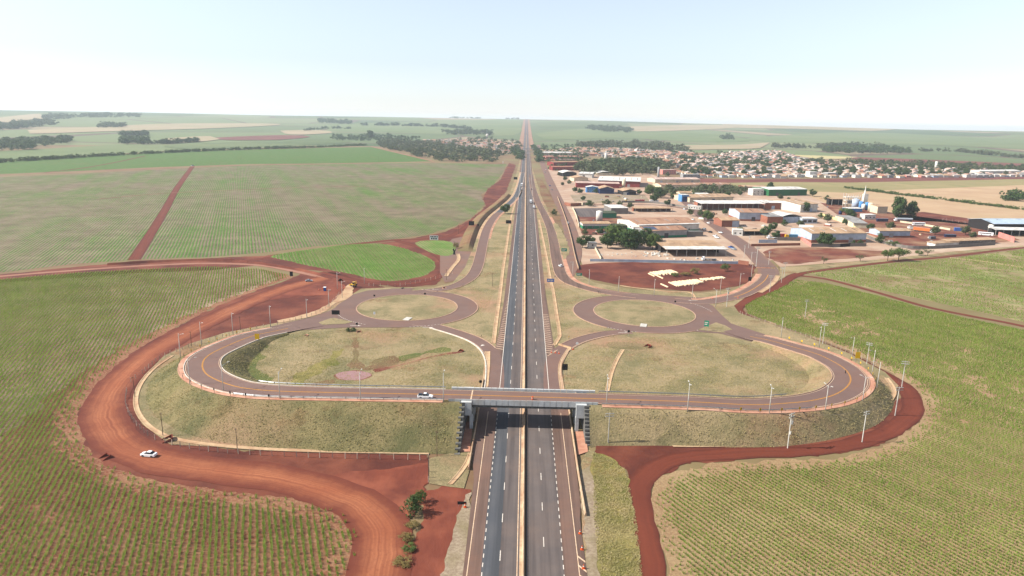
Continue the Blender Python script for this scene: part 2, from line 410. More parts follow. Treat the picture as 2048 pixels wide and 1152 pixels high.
M['cane'] = leaf_mat('cane_leaf', (128, 160, 54), (150, 174, 70), (184, 192, 106), .06, .42)
M['cane2'] = leaf_mat('cane_leaf_bright', (120, 158, 60), (140, 170, 76), (164, 182, 100), .06, .35)
M['tuft'] = leaf_mat('dry_grass_blade', (206, 186, 134), (174, 166, 104), (220, 200, 150), .1, .4)
M['tuftg'] = leaf_mat('green_grass_blade', (148, 144, 84), (168, 156, 98), (122, 126, 70), .1, .4)
def asphalt(name, a, b, dust, amt=(.5, .8), streak=True):
    t = NT(name); p = t.pos(); ps = t.pos((1, .02, 1))
    x = t.mix(t.noise(p, .12, 5, .6), a, b)
    if streak: x = t.mix(t.noise(ps, .55, 4, .6, .42, .62), x, tuple(int(v * .84) for v in a))
    x = t.mix(t.noise(p, .05, 5, .65, *amt), x, dust)
    x = t.mix(t.noise(p, 9, 2, .6, .4, .9), x, tuple(int(v * .9) for v in b))
    return t.done(x, .88, t.noise(p, 14, 2, .6, .2, .8), .15, .02, .25)
M['asph_dark'] = asphalt('worn_blue_grey_asphalt', (94, 96, 101), (106, 106, 108), (118, 108, 102), (.6, .85))
M['asph_mid'] = asphalt('dusty_grey_asphalt', (112, 102, 98), (124, 112, 106), (132, 112, 100))
M['asph_brown'] = asphalt('dusty_brown_asphalt', (128, 100, 88), (138, 110, 96), (146, 106, 86))
M['asph_loop'] = asphalt('ramp_asphalt', (130, 102, 92), (138, 110, 99), (146, 106, 88), (.5, .8), False)
M['asph_new'] = asphalt('fresh_dark_asphalt', (92, 92, 94), (100, 98, 98), (108, 100, 96), (.6, .9), False)
M['asph_street'] = asphalt('dusty_street_asphalt', (132, 104, 92), (142, 114, 100), (152, 108, 88), (.4, .7), False)
M['white'] = mat('white_road_paint', (226, 218, 206), (206, 192, 176), 2.0)
M['yellow'] = mat('yellow_road_paint', (222, 158, 62), (206, 140, 58), 2.0)
M['cream'] = mat('dusty_pale_road_paint', (222, 196, 166), (208, 172, 140), 1.5)
M['kerb'] = mat('dusty_concrete_kerb', (196, 164, 138), (178, 140, 114), .8, bump=.2)
M['kerbw'] = mat('whitewashed_kerb', (222, 212, 198), (204, 188, 170), .8)
M['walk'] = mat('salmon_pavement', (206, 150, 122), (186, 128, 102), .4, (212, 168, 140), .08, bump=.2)
M['gutter'] = mat('tan_concrete_gutter', (206, 176, 138), (188, 154, 118), .5, (182, 140, 106), .12, bump=.2)
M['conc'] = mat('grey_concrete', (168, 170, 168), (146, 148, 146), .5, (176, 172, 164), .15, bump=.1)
M['conc_dark'] = mat('dark_and_shaded_concrete', (128, 126, 120), (104, 102, 98), .6, bump=.2)  # darker concrete; also stands for shade on the retaining wall steps
M['conc_light'] = mat('pale_concrete', (208, 204, 194), (190, 184, 172), .4, bump=.1)
M['conc_tan'] = mat('dusty_concrete', (206, 182, 150), (186, 154, 122), .5, (178, 134, 104), .1, bump=.15)
M['steel'] = mat('galvanised_steel', (176, 180, 182), (150, 154, 158), 2, rough=.45, metal=.6)
M['water'] = mat('muddy_water', (172, 124, 112), rough=.12, spec=.5)
M['wood'] = mat('weathered_pole_wood', (128, 104, 84), (100, 80, 64), 2)
M['post'] = mat('grey_fence_post', (196, 178, 160), (172, 148, 130), 2)
M['wire'] = mat('fence_wire', (150, 140, 132), rough=.5, metal=.5)
M['signback'] = mat('dark_sign_back', (38, 36, 38), rough=.6)
M['signyellow'] = mat('yellow_sign_face', (236, 186, 20), rough=.5)
M['signgreen'] = mat('green_sign_face', (40, 150, 118), rough=.5)
M['signblue'] = mat('blue_sign_face', (50, 110, 196), rough=.5)
M['signwhite'] = mat('white_sign_face', (232, 232, 230), rough=.5)
M['orange'] = mat('orange_plastic', (226, 92, 36), rough=.5)
M['black'] = mat('black_marking', (20, 20, 20), rough=.6)

# ================================================================ ground
def terrain(name, radii, m, na=220, span=radians(78)):
    vs = []; fs = []
    for r in radii:
        for k in range(na + 1):
            a = -span + 2 * span * k / na; x, y = r * sin(a), r * cos(a); vs.append((x, y, float(hill(x, y))))
    for i in range(len(radii) - 1):
        for k in range(na):
            p = i * (na + 1) + k; fs.append((p, p + 1, p + na + 2, p + na + 1))
    return tag(flip_up(link(name, mesh(name, vs, fs, m, True))), kind='structure')
terrain('ground', [2, 60, 200, 600, 1200, 1900, 2500], M['ground'])
def hills_mat():
    t = NT('patchwork_of_far_fields'); p = t.pos((1, .55, 1), .35)
    v = t.new('ShaderNodeTexVoronoi'); t.l.new(p, v.inputs['Vector']); v.inputs['Scale'].default_value = .00145; v.inputs['Randomness'].default_value = .9
    sp = t.new('ShaderNodeSeparateColor'); t.l.new(v.outputs['Color'], sp.inputs[0])
    r = t.new('ShaderNodeValToRGB'); r.color_ramp.interpolation = 'CONSTANT'; t.l.new(sp.outputs[0], r.inputs[0])
    e = r.color_ramp.elements
    stops = [(0, (106, 122, 78)), (.28, (122, 134, 88)), (.5, (90, 108, 68)), (.68, (132, 138, 96)), (.8, (110, 124, 80)), (.9, (162, 144, 114))]
    e[0].position = 0; e[0].color = C(stops[0][1]); e[1].position = stops[1][0]; e[1].color = C(stops[1][1])
    for q, c in stops[2:]: x = e.new(q); x.color = C(c)
    v2 = t.new('ShaderNodeTexVoronoi', feature='DISTANCE_TO_EDGE'); t.l.new(p, v2.inputs['Vector']); v2.inputs['Scale'].default_value = .00145; v2.inputs['Randomness'].default_value = .9
    edge = t.math('LESS_THAN', v2.outputs[0], .016)
    x = t.mix(edge, r.outputs[0], (112, 92, 76)); x = t.mix(t.noise(t.pos(), .004, 5, .6, .45, 1.2), x, (118, 132, 82))
    return t.done(x, .95)
M['hills'] = hills_mat()
terrain('hills', list(np.linspace(2500, 6000, 50)) + list(np.linspace(6080, 9400, 44)) + [10000, 11500, 13500], M['hills'], 260)

# fields -------------------------------------------------------------------------------------------
A_EDGE = [(590, 553), (520, 578), (440, 610), (370, 645), (300, 685), (240, 727), (198, 770), (172, 810), (163, 845), (178, 888), (215, 922), (290, 950), (380, 968), (480, 980), (580, 993), (660, 1008), (705, 1027), (728, 1055), (735, 1090), (722, 1128), (700, 1170)]
A_PX = [(-700, 640), (-300, 592), (0, 560), (150, 547), (300, 539), (420, 534), (520, 539)] + A_EDGE + [(640, 1330), (-700, 1330)]
B_PX = [(-500, 600), (-250, 570), (0, 545), (130, 530), (270, 519), (420, 514), (520, 506), (620, 494), (720, 485), (800, 477), (860, 468), (910, 452), (945, 434), (970, 408), (962, 390), (985, 372), (1006, 345), (1013, 328), (940, 327), (800, 326), (640, 329), (500, 331), (300, 340), (130, 349), (0, 354), (-300, 372), (-600, 410)]
C_PX = [(-500, 392), (0, 348), (130, 343), (300, 335), (500, 328), (640, 327), (800, 324), (868, 322), (800, 307), (742, 294), (600, 297), (500, 299), (330, 304), (200, 311), (0, 323), (-400, 350)]
D_PX = [(545, 511), (600, 502), (690, 490), (760, 488), (800, 495), (840, 508), (868, 525), (866, 540), (845, 552), (800, 561), (760, 561), (700, 548), (640, 536), (590, 525), (555, 518)]
E_PX = [(1350, 1330), (1338, 1160), (1315, 1090), (1300, 1030), (1300, 985), (1322, 955), (1380, 936), (1480, 924), (1600, 921), (1680, 915), (1760, 898), (1820, 862), (1845, 827), (1842, 792), (1815, 766), (1770, 740), (1700, 702), (1640, 681), (1560, 652), (1495, 628), (1490, 612), (1512, 598), (1555, 580), (1590, 560), (1650, 567), (1750, 591), (1850, 618), (1950, 641), (2048, 661), (2500, 765), (2700, 1000), (2700, 1330)]
F_PX = [(1610, 546), (1680, 539), (1800, 526), (1900, 517), (2048, 499), (2500, 455), (2700, 760), (2500, 745), (2048, 645), (1900, 611), (1750, 579), (1650, 555)]
ptch('field', A_PX, .04, M['fieldsoilA'], ragged=.8)
ptch('field', [(-700, 640), (-300, 592), (0, 560), (150, 547), (300, 539), (420, 534), (520, 539), (560, 556), (450, 598), (330, 648), (230, 702), (140, 760), (60, 830), (-40, 900), (-300, 980), (-700, 1020)], .045, M['fieldsoilG'], ragged=1.6)
ptch('field', B_PX, .04, M['cropB'], ragged=.7)
ptch('field', C_PX, .05, M['cropC'])
ptch('field', D_PX, .12, M['cropG'], smoothed=True, ragged=.6)
ptch('field', E_PX, .105, M['fieldsoilE'], ragged=.8)
ptch('field', F_PX, .04, M['cropR'], ragged=.6)
# far flat fields on the plain
ptch('field', [(-500, 350), (0, 321), (200, 309), (330, 302), (500, 297), (640, 290), (560, 283), (400, 281), (250, 288), (100, 297), (-300, 320)], .03, M['fargreen2'])
drape('field', [(330, 292), (480, 284), (640, 279), (700, 285), (560, 292), (400, 299)], 1.0, M['fargreen'])
drape('field', [(430, 276), (560, 271), (620, 274), (560, 280), (470, 281), (430, 279)], 1.6, M['maroon'])
drape('field', [(55, 261), (200, 254), (330, 248), (500, 247), (560, 250), (430, 257), (200, 264), (60, 268)], 2.0, M['fartan'])
drape('field', [(330, 278), (420, 273), (440, 279), (400, 284), (340, 288), (310, 284)], 1.8, M['fartan'])
drape('field', [(560, 262), (640, 261), (665, 266), (600, 270), (570, 268)], 1.8, M['fartan'])
drape('field', [(640, 250), (900, 243), (1040, 240), (1044, 262), (1000, 272), (800, 266), (660, 262)], 1.2, M['fargreen2'])
drape('field', [(-100, 245), (0, 235), (80, 228), (95, 240), (60, 248), (0, 255)], 1.2, M['fartan'])
drape('field', [(1070, 268), (1180, 258), (1300, 262), (1420, 268), (1500, 282), (1380, 284), (1240, 276), (1090, 280)], 1.2, M['fargreen2'])
drape('field', [(1250, 254), (1400, 250), (1500, 253), (1420, 259), (1300, 263), (1265, 262)], 1.8, M['fartan'])
drape('field', [(1360, 292), (1480, 290), (1540, 286), (1520, 297), (1420, 300), (1370, 299)], 2.0, M['fartan'])
drape('field', [(1500, 276), (1700, 265), (1900, 272), (2100, 282), (2100, 300), (1900, 292), (1700, 288), (1540, 284)], 1.0, M['fargreen2'])
drape('field', [(1450, 248), (1700, 250), (1800, 255), (1750, 262), (1600, 258), (1480, 256)], 1.8, M['fartan'])
drape('field', [(1075, 245), (1240, 243), (1260, 250), (1100, 256), (1072, 254)], 1.6, M['fargreen'])
# right: maroon and straw fields behind and before the town
ptch('field', [(1690, 316), (1840, 306), (2048, 316), (2300, 330), (2300, 352), (2048, 338), (1940, 333), (1800, 325), (1720, 320)], .05, M['maroon'])
ptch('field', [(1568, 309), (1600, 305), (1740, 311), (1690, 317), (1640, 318)], .06, M['paleyellow'])
ptch('field', [(1395, 372), (1440, 362), (1560, 362), (1800, 362), (2048, 358), (2400, 354), (2400, 372), (2048, 370), (1900, 376), (1760, 381), (1700, 386), (1600, 382), (1480, 378)], .06, M['olive'])
ptch('field', [(1600, 380), (1700, 385), (1760, 380), (1900, 375), (2048, 369), (2400, 370), (2600, 520), (2048, 450), (1960, 440), (1850, 424), (1780, 425), (1700, 420), (1640, 405), (1590, 392)], .05, M['straw'])
ptch('soil_strip', [(1345, 368), (1400, 357), (1500, 359), (1700, 357), (2048, 351), (2400, 348), (2400, 356), (2048, 358), (1700, 365), (1560, 364), (1440, 366)], .09, M['maroon'])
ptch('soil_strip', [(1790, 432), (1845, 424), (1960, 440), (2070, 452), (2070, 462), (1960, 452), (1880, 444), (1800, 440)], .10, M['redsoil'])

# left dirt ground, tracks -----------------------------------------------------------------------
ptch('dirt_ground', [(520, 530), (640, 542), (720, 560), (800, 575), (870, 570), (930, 520), (915, 495), (940, 470), (985, 425), (1012, 385), (1032, 330), (1018, 326), (1000, 360), (975, 378), (965, 398), (972, 412), (940, 440), (890, 464), (800, 482), (640, 498), (530, 512), (270, 522), (0, 549), (-300, 575), (-300, 600), (0, 566), (300, 545), (430, 540)], .07, M['redsoil'], ragged=.7)
ptch('dirt_ground', [(600, 548), (660, 545), (720, 560), (780, 578), (690, 600), (640, 628), (540, 652), (450, 668), (380, 690), (330, 715), (290, 755), (270, 800), (285, 850), (340, 885), (500, 902), (860, 908), (866, 940), (850, 1000), (800, 1060), (790, 1160), (780, 1330), (600, 1330)] + [(x - 8, y + 4) for x, y in A_EDGE[::-1]], .07, M['redsoil'], ragged=.7)
trk = densify(GS([(650, 556), (560, 580), (470, 617), (380, 661), (300, 707), (238, 762), (206, 818), (222, 872), (275, 908), (350, 930), (450, 943), (560, 958), (655, 984), (724, 1015), (762, 1060), (763, 1110), (748, 1170), (725, 1300)]), False, 4)
tw = [random.uniform(-.5, .5) for _ in range(400)]
road('dirt_road', trk, lambda i: -7.4 + tw[i], lambda i: 6.9 + tw[i + 90], .16, M['track'])
ptch('dirt_road', [(560, 575), (640, 555), (690, 572), (660, 590), (600, 592), (540, 600)], .13, M['turnsoil'], smoothed=True, ragged=.6)
ptch('dirt_ground', [(640, 960), (700, 945), (800, 935), (858, 925), (850, 985), (815, 1030), (800, 1075), (760, 1040), (720, 1000)], .12, M['turnsoil'], smoothed=True, ragged=.6)
ptch('dirt_ground', [(838, 985), (900, 968), (940, 980), (935, 1030), (915, 1090), (905, 1330), (830, 1330), (812, 1160), (830, 1080), (850, 1030)], .12, M['turnsoil'], smoothed=True, ragged=.7)
ptch('shoulder', [(930, 990), (943, 985), (935, 1330), (845, 1330), (880, 1150), (905, 1080)], .17, M['gravel'], ragged=.4)
t1 = densify(GS([(-300, 580), (0, 553), (150, 541), (300, 531), (420, 527), (520, 531), (590, 543), (650, 556)]), False, 5)
road('dirt_road', t1, -2.6, 2.6, .12, M['track_tan'])
t2 = densify(GS([(500, 521), (600, 507), (700, 490), (790, 480), (850, 478), (905, 470), (950, 440)]), False, 5)
road('dirt_road', t2, -3.2, 3.2, .10, M['track_red'])
t3 = densify(GS([(790, 480), (830, 492), (870, 508), (890, 530), (880, 552), (840, 565), (760, 568), (690, 556), (640, 545)]), False, 4)
road('dirt_road', t3, -3.0, 3.0, .11, M['track_red'])
t4 = densify(GS([(268, 520), (300, 470), (330, 420), (355, 375), (385, 333)]), False, 6)
road('dirt_road', t4, -4.2, 4.2, .10, M['track_red'])
road('dirt_road', densify(GS([(-300, 378), (0, 351), (200, 342), (385, 333), (640, 328), (820, 325), (1010, 326)]), False, 20), -3, 3, .11, M['track_tan'])
road('dirt_road', densify(GS([(742, 293), (800, 307), (868, 323)]), False, 20), -4, 4, .12, M['track_tan'])
road('dirt_road', densify(GS([(90, 345), (160, 337), (230, 325), (290, 312)]), False, 20), -3, 3, .12, M['track_red'])
road('dirt_road', densify(GS([(200, 398), (340, 386), (500, 379), (640, 374), (760, 372)]), False, 20), -1.6, 1.6, .11, M['redsoil_dry'])
ptch('dirt_ground', [(880, 500), (905, 478), (940, 470), (960, 470), (955, 500), (940, 530), (915, 560), (890, 566), (880, 545)], .13, M['asph_street'])
ptch('grass_patch', [(830, 486), (860, 481), (900, 484), (912, 500), (895, 512), (860, 505)], .14, M['cropG'], smoothed=True)
# right dirt tracks
road('dirt_road', densify(GS([(1300, 1330), (1302, 1160), (1290, 1085), (1278, 1020), (1276, 975), (1310, 935), (1370, 915), (1480, 907), (1600, 903), (1700, 890), (1780, 862), (1822, 825), (1820, 790), (1790, 762), (1740, 735), (1680, 704), (1600, 675), (1530, 651), (1480, 627), (1478, 612), (1510, 594), (1550, 577), (1580, 556), (1600, 548)]), False, 4), lambda i: -3.6 + tw[i % 400] * .9, lambda i: 3.6 + tw[(i + 50) % 400] * .9, .15, M['track_red'])
ptch('dirt_ground', [(1192, 888), (1240, 884), (1340, 886), (1460, 893), (1600, 890), (1700, 868), (1775, 826), (1800, 790), (1795, 772), (1830, 780), (1838, 825), (1815, 858), (1760, 888), (1680, 908), (1480, 917), (1380, 928), (1320, 950), (1290, 985), (1262, 975), (1255, 940), (1225, 925), (1190, 908)], .09, M['redsoil'], ragged=.7)
road('dirt_road', densify(GS([(1588, 551), (1650, 558), (1750, 584), (1850, 613), (1950, 634), (2048, 653), (2400, 735)]), False, 5), -2.0, 2.0, .10, M['track_red'])
road('dirt_road', densify(GS([(1590, 549), (1680, 536), (1800, 522), (1900, 513), (2048, 495), (2400, 455)]), False, 6), -2.2, 2.2, .10, M['track_red'])
road('dirt_road', densify(GS([(1900, 516), (1960, 522), (2048, 535), (2300, 570)]), False, 6), -3, 3, .09, M['straw'])
ptch('roadside_ground', [(1560, 535), (1640, 530), (1800, 515), (2048, 488), (2048, 494), (1800, 520), (1680, 533), (1600, 545), (1572, 552), (1545, 575), (1490, 598), (1470, 612), (1455, 615), (1470, 600), (1530, 575), (1558, 548)], .11, M['grass'], ragged=.4)

# industrial quarter ground ------------------------------------------------------------------------
ptch('yard_ground', [(1090, 340), (1130, 330), (1290, 345), (1380, 372), (1480, 378), (1600, 385), (1660, 410), (1800, 428), (1900, 448), (2048, 466), (2300, 480), (2048, 494), (1800, 516), (1640, 528), (1560, 534), (1545, 520), (1500, 530), (1300, 525), (1165, 530), (1158, 510), (1160, 480), (1145, 440), (1120, 390)], .06, M['lot'])
ptch('bare_lot', [(1158, 530), (1250, 525), (1400, 528), (1500, 528), (1508, 545), (1500, 560), (1470, 573), (1400, 582), (1320, 578), (1250, 572), (1190, 560), (1150, 543)], .12, M['redsoil'], smoothed=True, ragged=.6)
ptch('bare_lot', [(1530, 500), (1640, 495), (1800, 500), (1850, 504), (1760, 512), (1660, 520), (1590, 528), (1548, 522)], .10, M['redsoil_dry'], smoothed=True, ragged=1.0)
ptch('yard_ground', [(1215, 498), (1330, 492), (1480, 512), (1478, 526), (1300, 524), (1180, 518)], .11, M['lot'])
ptch('yard_ground', [(1640, 405), (1800, 428), (1960, 450), (2040, 480), (1960, 490), (1820, 496), (1740, 470), (1690, 440)], .10, M['redsoil_dry'])
ptch('yard_ground', [(1160, 425), (1216, 421), (1240, 438), (1262, 470), (1165, 470), (1152, 440)], .10, M['redsoil_dry'])
ptch('paved_yard', [(1145, 417), (1215, 416), (1222, 428), (1200, 434), (1160, 434)], .13, M['asph_mid'])
ptch('yard_ground', [(1140, 390), (1200, 388), (1290, 391), (1300, 402), (1260, 407), (1150, 405)], .11, M['gravel'])

# ================================================================ interchange ground
ptch('grass_verge', [(905, 905), (700, 908), (340, 890), (288, 852), (268, 802), (288, 752), (328, 712), (380, 688), (450, 666), (560, 645), (640, 624), (690, 598), (722, 578), (790, 575), (868, 575), (905, 566), (930, 535), (945, 498), (962, 455), (990, 425), (1016, 398), (1032, 350), (1042, 310), (1049, 310), (1047, 500), (1047, 700), (1047, 905)], .20, M['grass'])
ptch('grass_verge', [(1056, 905), (1052, 700), (1051, 500), (1051, 310), (1058, 310), (1066, 340), (1080, 385), (1100, 425), (1135, 500), (1150, 545), (1190, 566), (1250, 577), (1330, 583), (1400, 586), (1460, 580), (1500, 565), (1520, 545), (1522, 530), (1555, 535), (1560, 548), (1545, 572), (1490, 596), (1468, 612), (1478, 626), (1560, 655), (1640, 684), (1700, 708), (1770, 745), (1797, 772), (1778, 815), (1700, 862), (1600, 888), (1480, 893), (1340, 887), (1190, 886)], .20, M['grass'])
ptch('grass_verge', [(1170, 930), (1185, 905), (1225, 922), (1250, 940), (1262, 990), (1275, 1060), (1285, 1160), (1290, 1330), (1195, 1330), (1188, 1150), (1180, 1040)], .18, M['strip'], ragged=.6)
ptch('gravel_strip', [(1160, 940), (1182, 930), (1190, 1010), (1200, 1150), (1206, 1330), (1176, 1330), (1172, 1150), (1168, 1040)], .22, M['gravel'], ragged=.4)
ptch('grass_verge', [(1158, 935), (1175, 900), (1190, 905), (1178, 940), (1172, 1000), (1176, 1150), (1180, 1330), (1162, 1330), (1164, 1040)], .19, M['grass'])
ptch('grass_verge', [(858, 918), (900, 908), (945, 905), (938, 945), (928, 978), (900, 975), (858, 968)], .21, M['grass'])

# ================================================================ highway
XC = 1.6                                                    # median
def hz(y): return float(hill(0, y)) + (0.9 if y > 2300 else 0.0)
HWY = [Vector((0, y, hz(y))) for y in list(range(60, 400, 20)) + list(range(400, 2400, 100)) + list(range(2400, 9000, 60))]
hw = road('road', HWY, -8.0, -3.9, .30, M['asph_dark'])
road('road', HWY, -3.9, .65, .302, M['asph_mid'])
road('road', HWY, 2.2, 10.9, .30, M['asph_mid'])
def shoulder_w(lo, pts): return lambda i: np.interp(HWY[i].y, [p[0] for p in pts], [p[1] for p in pts])
NEAR = [Vector((0, y, 0)) for y in range(60, 900, 6)]
def prof(pts): return lambda i: float(np.interp(NEAR[i].y, [p[0] for p in pts], [p[1] for p in pts]))
sh_l = road('shoulder', NEAR, prof([(60, -12.4), (140, -12.0), (180, -12.6), (195, -14.2), (262, -14.4), (290, -12.4), (300, -11.6), (320, -11.0), (380, -10.4), (560, -10.4), (900, -10.6)]), -8.0, .29, M['asph_brown'])
sh_r = road('shoulder', NEAR, 10.9, prof([(60, 16.2), (160, 16.0), (170, 16.9), (250, 17.0), (290, 15.4), (310, 14.6), (400, 13.6), (560, 13.4), (900, 13.2)]), .29, M['asph_brown'])
FAR = [p for p in HWY if p.y >= 880]
road('roadside_ground', [p for p in HWY if p.y >= 2350], -30, 32, .1, M['roadside'])
road('shoulder', FAR, -11.2, -8.0, .27, M['asph_brown']); road('shoulder', FAR, 10.9, 13.6, .27, M['asph_brown'])
# paint
SEG = [p for p in HWY if p.y < 4000]
NL = [Vector((0, y, 0)) for y in range(60, 2300, 10)]
dashes('dashed_line', NL, -3.85, .2, 4, 12, .325, M['white'], hw, 3)
dashes('dashed_line', NL, 6.5, .2, 4, 12, .325, M['white'], hw, 9)
dashes('dashed_line', NL, -7.75, .2, 1.6, 1.9, .326, M['white'], hw, 0, 168)
dashes('dashed_line', NL, 10.8, .2, 1.6, 1.9, .326, M['white'], hw, 0, 168)
road('edge_line', [p for p in SEG if p.y >= 230], -8.0, -7.78, .327, M['white'], hw)
road('edge_line', [p for p in SEG if p.y >= 230], 10.72, 10.94, .327, M['white'], hw)
road('edge_line', [p for p in NEAR if p.y < 231], -11.2, -10.98, .326, M['cream'], hw)
road('edge_line', [p for p in NEAR if p.y < 231], 14.2, 14.42, .326, M['cream'], hw)
road('edge_line', SEG, .05, .27, .327, M['cream'], hw); road('edge_line', SEG, 2.6, 2.78, .327, M['cream'], hw)
# hatching of the gores
gb = MB()
for k in range(34):
    y = 296 + k * 3.1; f = (y - 296) / 105
    if y < 402: w = 3.2 * (1 - f) + .15; gb.add([(-8.0 - w, y + .4 * w, .33), (-8.0 - w, y + .4 * w + .55, .33), (-8.05, y + .55, .33), (-8.05, y, .33)], [(0, 3, 2, 1)])
for k in range(24):
    y = 292 + k * 3.1
    if y < 355: w = 2.9; gb.add([(11.0, y + 1.0, .33), (11.0, y + 1.5, .33), (11.0 + w, y + .5, .33), (11.0 + w, y, .33)], [(0, 3, 2, 1)])
for a in range(5):
    gb.add([(11.4 + a * .8, 288.5 + a * 1.6, .33), (11.4 + a * .8, 289.1 + a * 1.6, .33), (14.6 + a * .4, 294 + a * .9, .33), (14.6 + a * .4, 293.4 + a * .9, .33)], [(0, 3, 2, 1)])
for a in range(3): gb.add([(14.4, 138 + a * 3.6, .33), (14.4, 138.7 + a * 3.6, .33), (16, 136.6 + a * 3.6, .33), (16, 135.9 + a * 3.6, .33)], [(0, 3, 2, 1)])
flip_up(gb.build('hatch_marking', M['cream'], hw))
# tyre-repair seams in the asphalt
# median: low concrete slab with a concrete safety barrier on its right edge
sweep('median_slab', SEG, [(.65, .2), (.65, .40), (1.75, .40), (1.75, .2)], M['conc_tan'], None, False, False, kind='structure')
mb = sweep('median_barrier', SEG, [(1.22, .38), (1.30, .62), (1.46, 1.28), (1.66, 1.28), (1.82, .62), (1.92, .2)], M['conc_tan'])
tag(mb, 'long tan concrete safety barrier running down the middle of the highway', 'barrier')

# ================================================================ ramps, roundabouts, streets
LRC, RRC = (-62.0, 364.0), (65.5, 364.0)
def ring(name, c, r0, r1, z, m):
    a, b = arcline(*c, r0), arcline(*c, r1); n = len(a)
    vs = [(p.x, p.y, z) for p in a + b]; return tag(flip_up(link(name, mesh(name, vs, [(i, (i + 1) % n, (i + 1) % n + n, i + n) for i in range(n)], m))), kind='structure')
def disc_bump(name, c, r, z0, hgt, m):
    vs = []; fs = []; K = 6; n = 64
    for k in range(K + 1):
        for i in range(n): q = r * (1 - k / K) + .01; vs.append((c[0] + q * cos(2 * pi * i / n), c[1] + q * sin(2 * pi * i / n), z0 + hgt * float(smooth(k / K))))
    for k in range(K):
        for i in range(n): fs.append((k * n + i, k * n + (i + 1) % n, (k + 1) * n + (i + 1) % n, (k + 1) * n + i))
    return tag(link(name, mesh(name, vs, fs, m, True)), kind='structure')
for c in (LRC, RRC):
    rg = ring('roundabout', c, 26.6, 38.0, .31, M['asph_loop'])
    for a0, a1 in (((-.95, .95), (1.05, 1.45)) if c is LRC else ((2.1, 4.05), (4.45, 5.25))):
        al = [Vector((c[0] + 38 * cos(q), c[1] + 38 * sin(q), 0)) for q in np.linspace(a0, a1, 40)]; kerb('kerb', al, 0, M['kerb'], .5, .14, .3, rg)
    ring_k = kerb('kerb', arcline(*c, 26.9), 0, M['kerb'], .55, .15, .30, rg, True)
    disc_bump('roundabout_island', c, 26.7, .34, .5, M['grass'])
def path(px, step=2.5): return densify(GS(px), False, step)
R1 = path([(1046, 345), (1040, 372), (1031, 394), (1010, 415), (990, 433), (976, 454), (968, 478), (961.5, 508), (955, 533), (944, 553), (922, 568), (895, 577), (862, 582), (830, 586)])
R2 = path([(830, 648), (862, 652), (895, 661), (925, 670.5), (953, 682), (976, 699), (988, 722), (990.5, 750), (988, 790)])
R3 = path([(1262, 664), (1240, 665), (1207, 669), (1169, 678), (1141, 689), (1119, 704), (1107, 725), (1104, 755), (1107, 800)])
R4 = path([(1062, 350), (1066, 375), (1076, 404), (1089, 430), (1101, 458), (1108, 487), (1112, 512), (1117, 533), (1123, 550), (1136, 563), (1157, 572), (1190, 581.5), (1230, 588.5), (1275, 594)])
R5 = path([(1077, 290), (1081, 315), (1092, 345), (1106, 378), (1120, 410), (1134, 443), (1143, 475), (1147, 500), (1142, 525), (1132, 545), (1126, 556)], 4)
R6 = path([(1350, 602), (1405, 605), (1440, 600.5), (1478, 592), (1506, 579), (1528, 563), (1536.5, 549), (1534, 537), (1520, 521), (1504, 505), (1486, 490), (1462, 474), (1436, 455), (1410, 437), (1392, 421), (1372, 404), (1356, 389), (1345, 378)])
r1 = road('ramp', R1, -3.9, 3.9, .305, M['asph_loop']); kerb('kerb', R1, -3.9, M['kerb'], parent=r1); kerb('kerb', R1, 3.9, M['kerb'], parent=r1)
iA, iB = 10, int(len(R1) * .62)
road('ramp_surface', R1[iA:iB], -3.6, 3.6, .32, M['asph_new'], r1)
road('edge_line', R1[:iB + 8], 3.3, 3.5, .335, M['white'], r1); road('edge_line', R1[:iB], -3.5, -3.3, .335, M['white'], r1)
road('pavement', R1[int(len(R1) * .34):int(len(R1) * .8)], -5.8, -3.9, .30, M['walk'])  # outer strip
road('pavement', R1[:int(len(R1) * .8)], 4.1, 6.6, .29, M['gutter'])
r2 = road('ramp', R2, -3.6, 3.8, .306, M['asph_loop']); kerb('kerb', R2[4:], 3.8, M['kerbw'], .5, .3, parent=r2); kerb('kerb', R2[4:-20], -3.6, M['kerb'], parent=r2)
road('edge_line', R2, 2.9, 3.1, .335, M['cream'], r2)
r3 = road('ramp', R3, -3.8, 3.4, .306, M['asph_loop']); kerb('kerb', R3[4:], -3.8, M['kerb'], parent=r3); kerb('kerb', R3[4:-24], 3.4, M['kerb'], parent=r3)
road('edge_line', R3, -3.2, -3.0, .335, M['cream'], r3)
r4 = road('ramp', R4, -4.1, 4.1, .303, M['asph_brown']); kerb('kerb', R4[28:], 4.1, M['kerb'], parent=r4); road('edge_line', R4[12:], -4.0, -3.8, .33, M['cream'], r4)
road('pavement', R4[int(len(R4) * .62):], -7.0, -4.2, .30, M['walk'])
road('street', R5, -6.5, 6.0, .292, M['asph_street'])
r6 = road('street', R6, -4.6, 4.6, .304, M['asph_loop'])
n6 = next(i for i, p in enumerate(R6) if p.y > 470)
kerb('kerb', R6[:n6], -4.6, M['kerb'], parent=r6); kerb('kerb', R6[:n6], 4.6, M['kerb'], parent=r6)
road('pavement', R6[4:n6], -8.0, -4.8, .31, M['walk']); road('pavement', R6[24:n6], 4.8, 7.6, .31, M['gutter'])
road('centre_line', R6[16:n6], -.22, .22, .335, M['yellow'], r6); road('edge_line', R6[10:n6], -4.2, -4.0, .335, M['cream'], r6)
road('street', R6[n6:], -7.0, 7.0, .298, M['asph_street'])
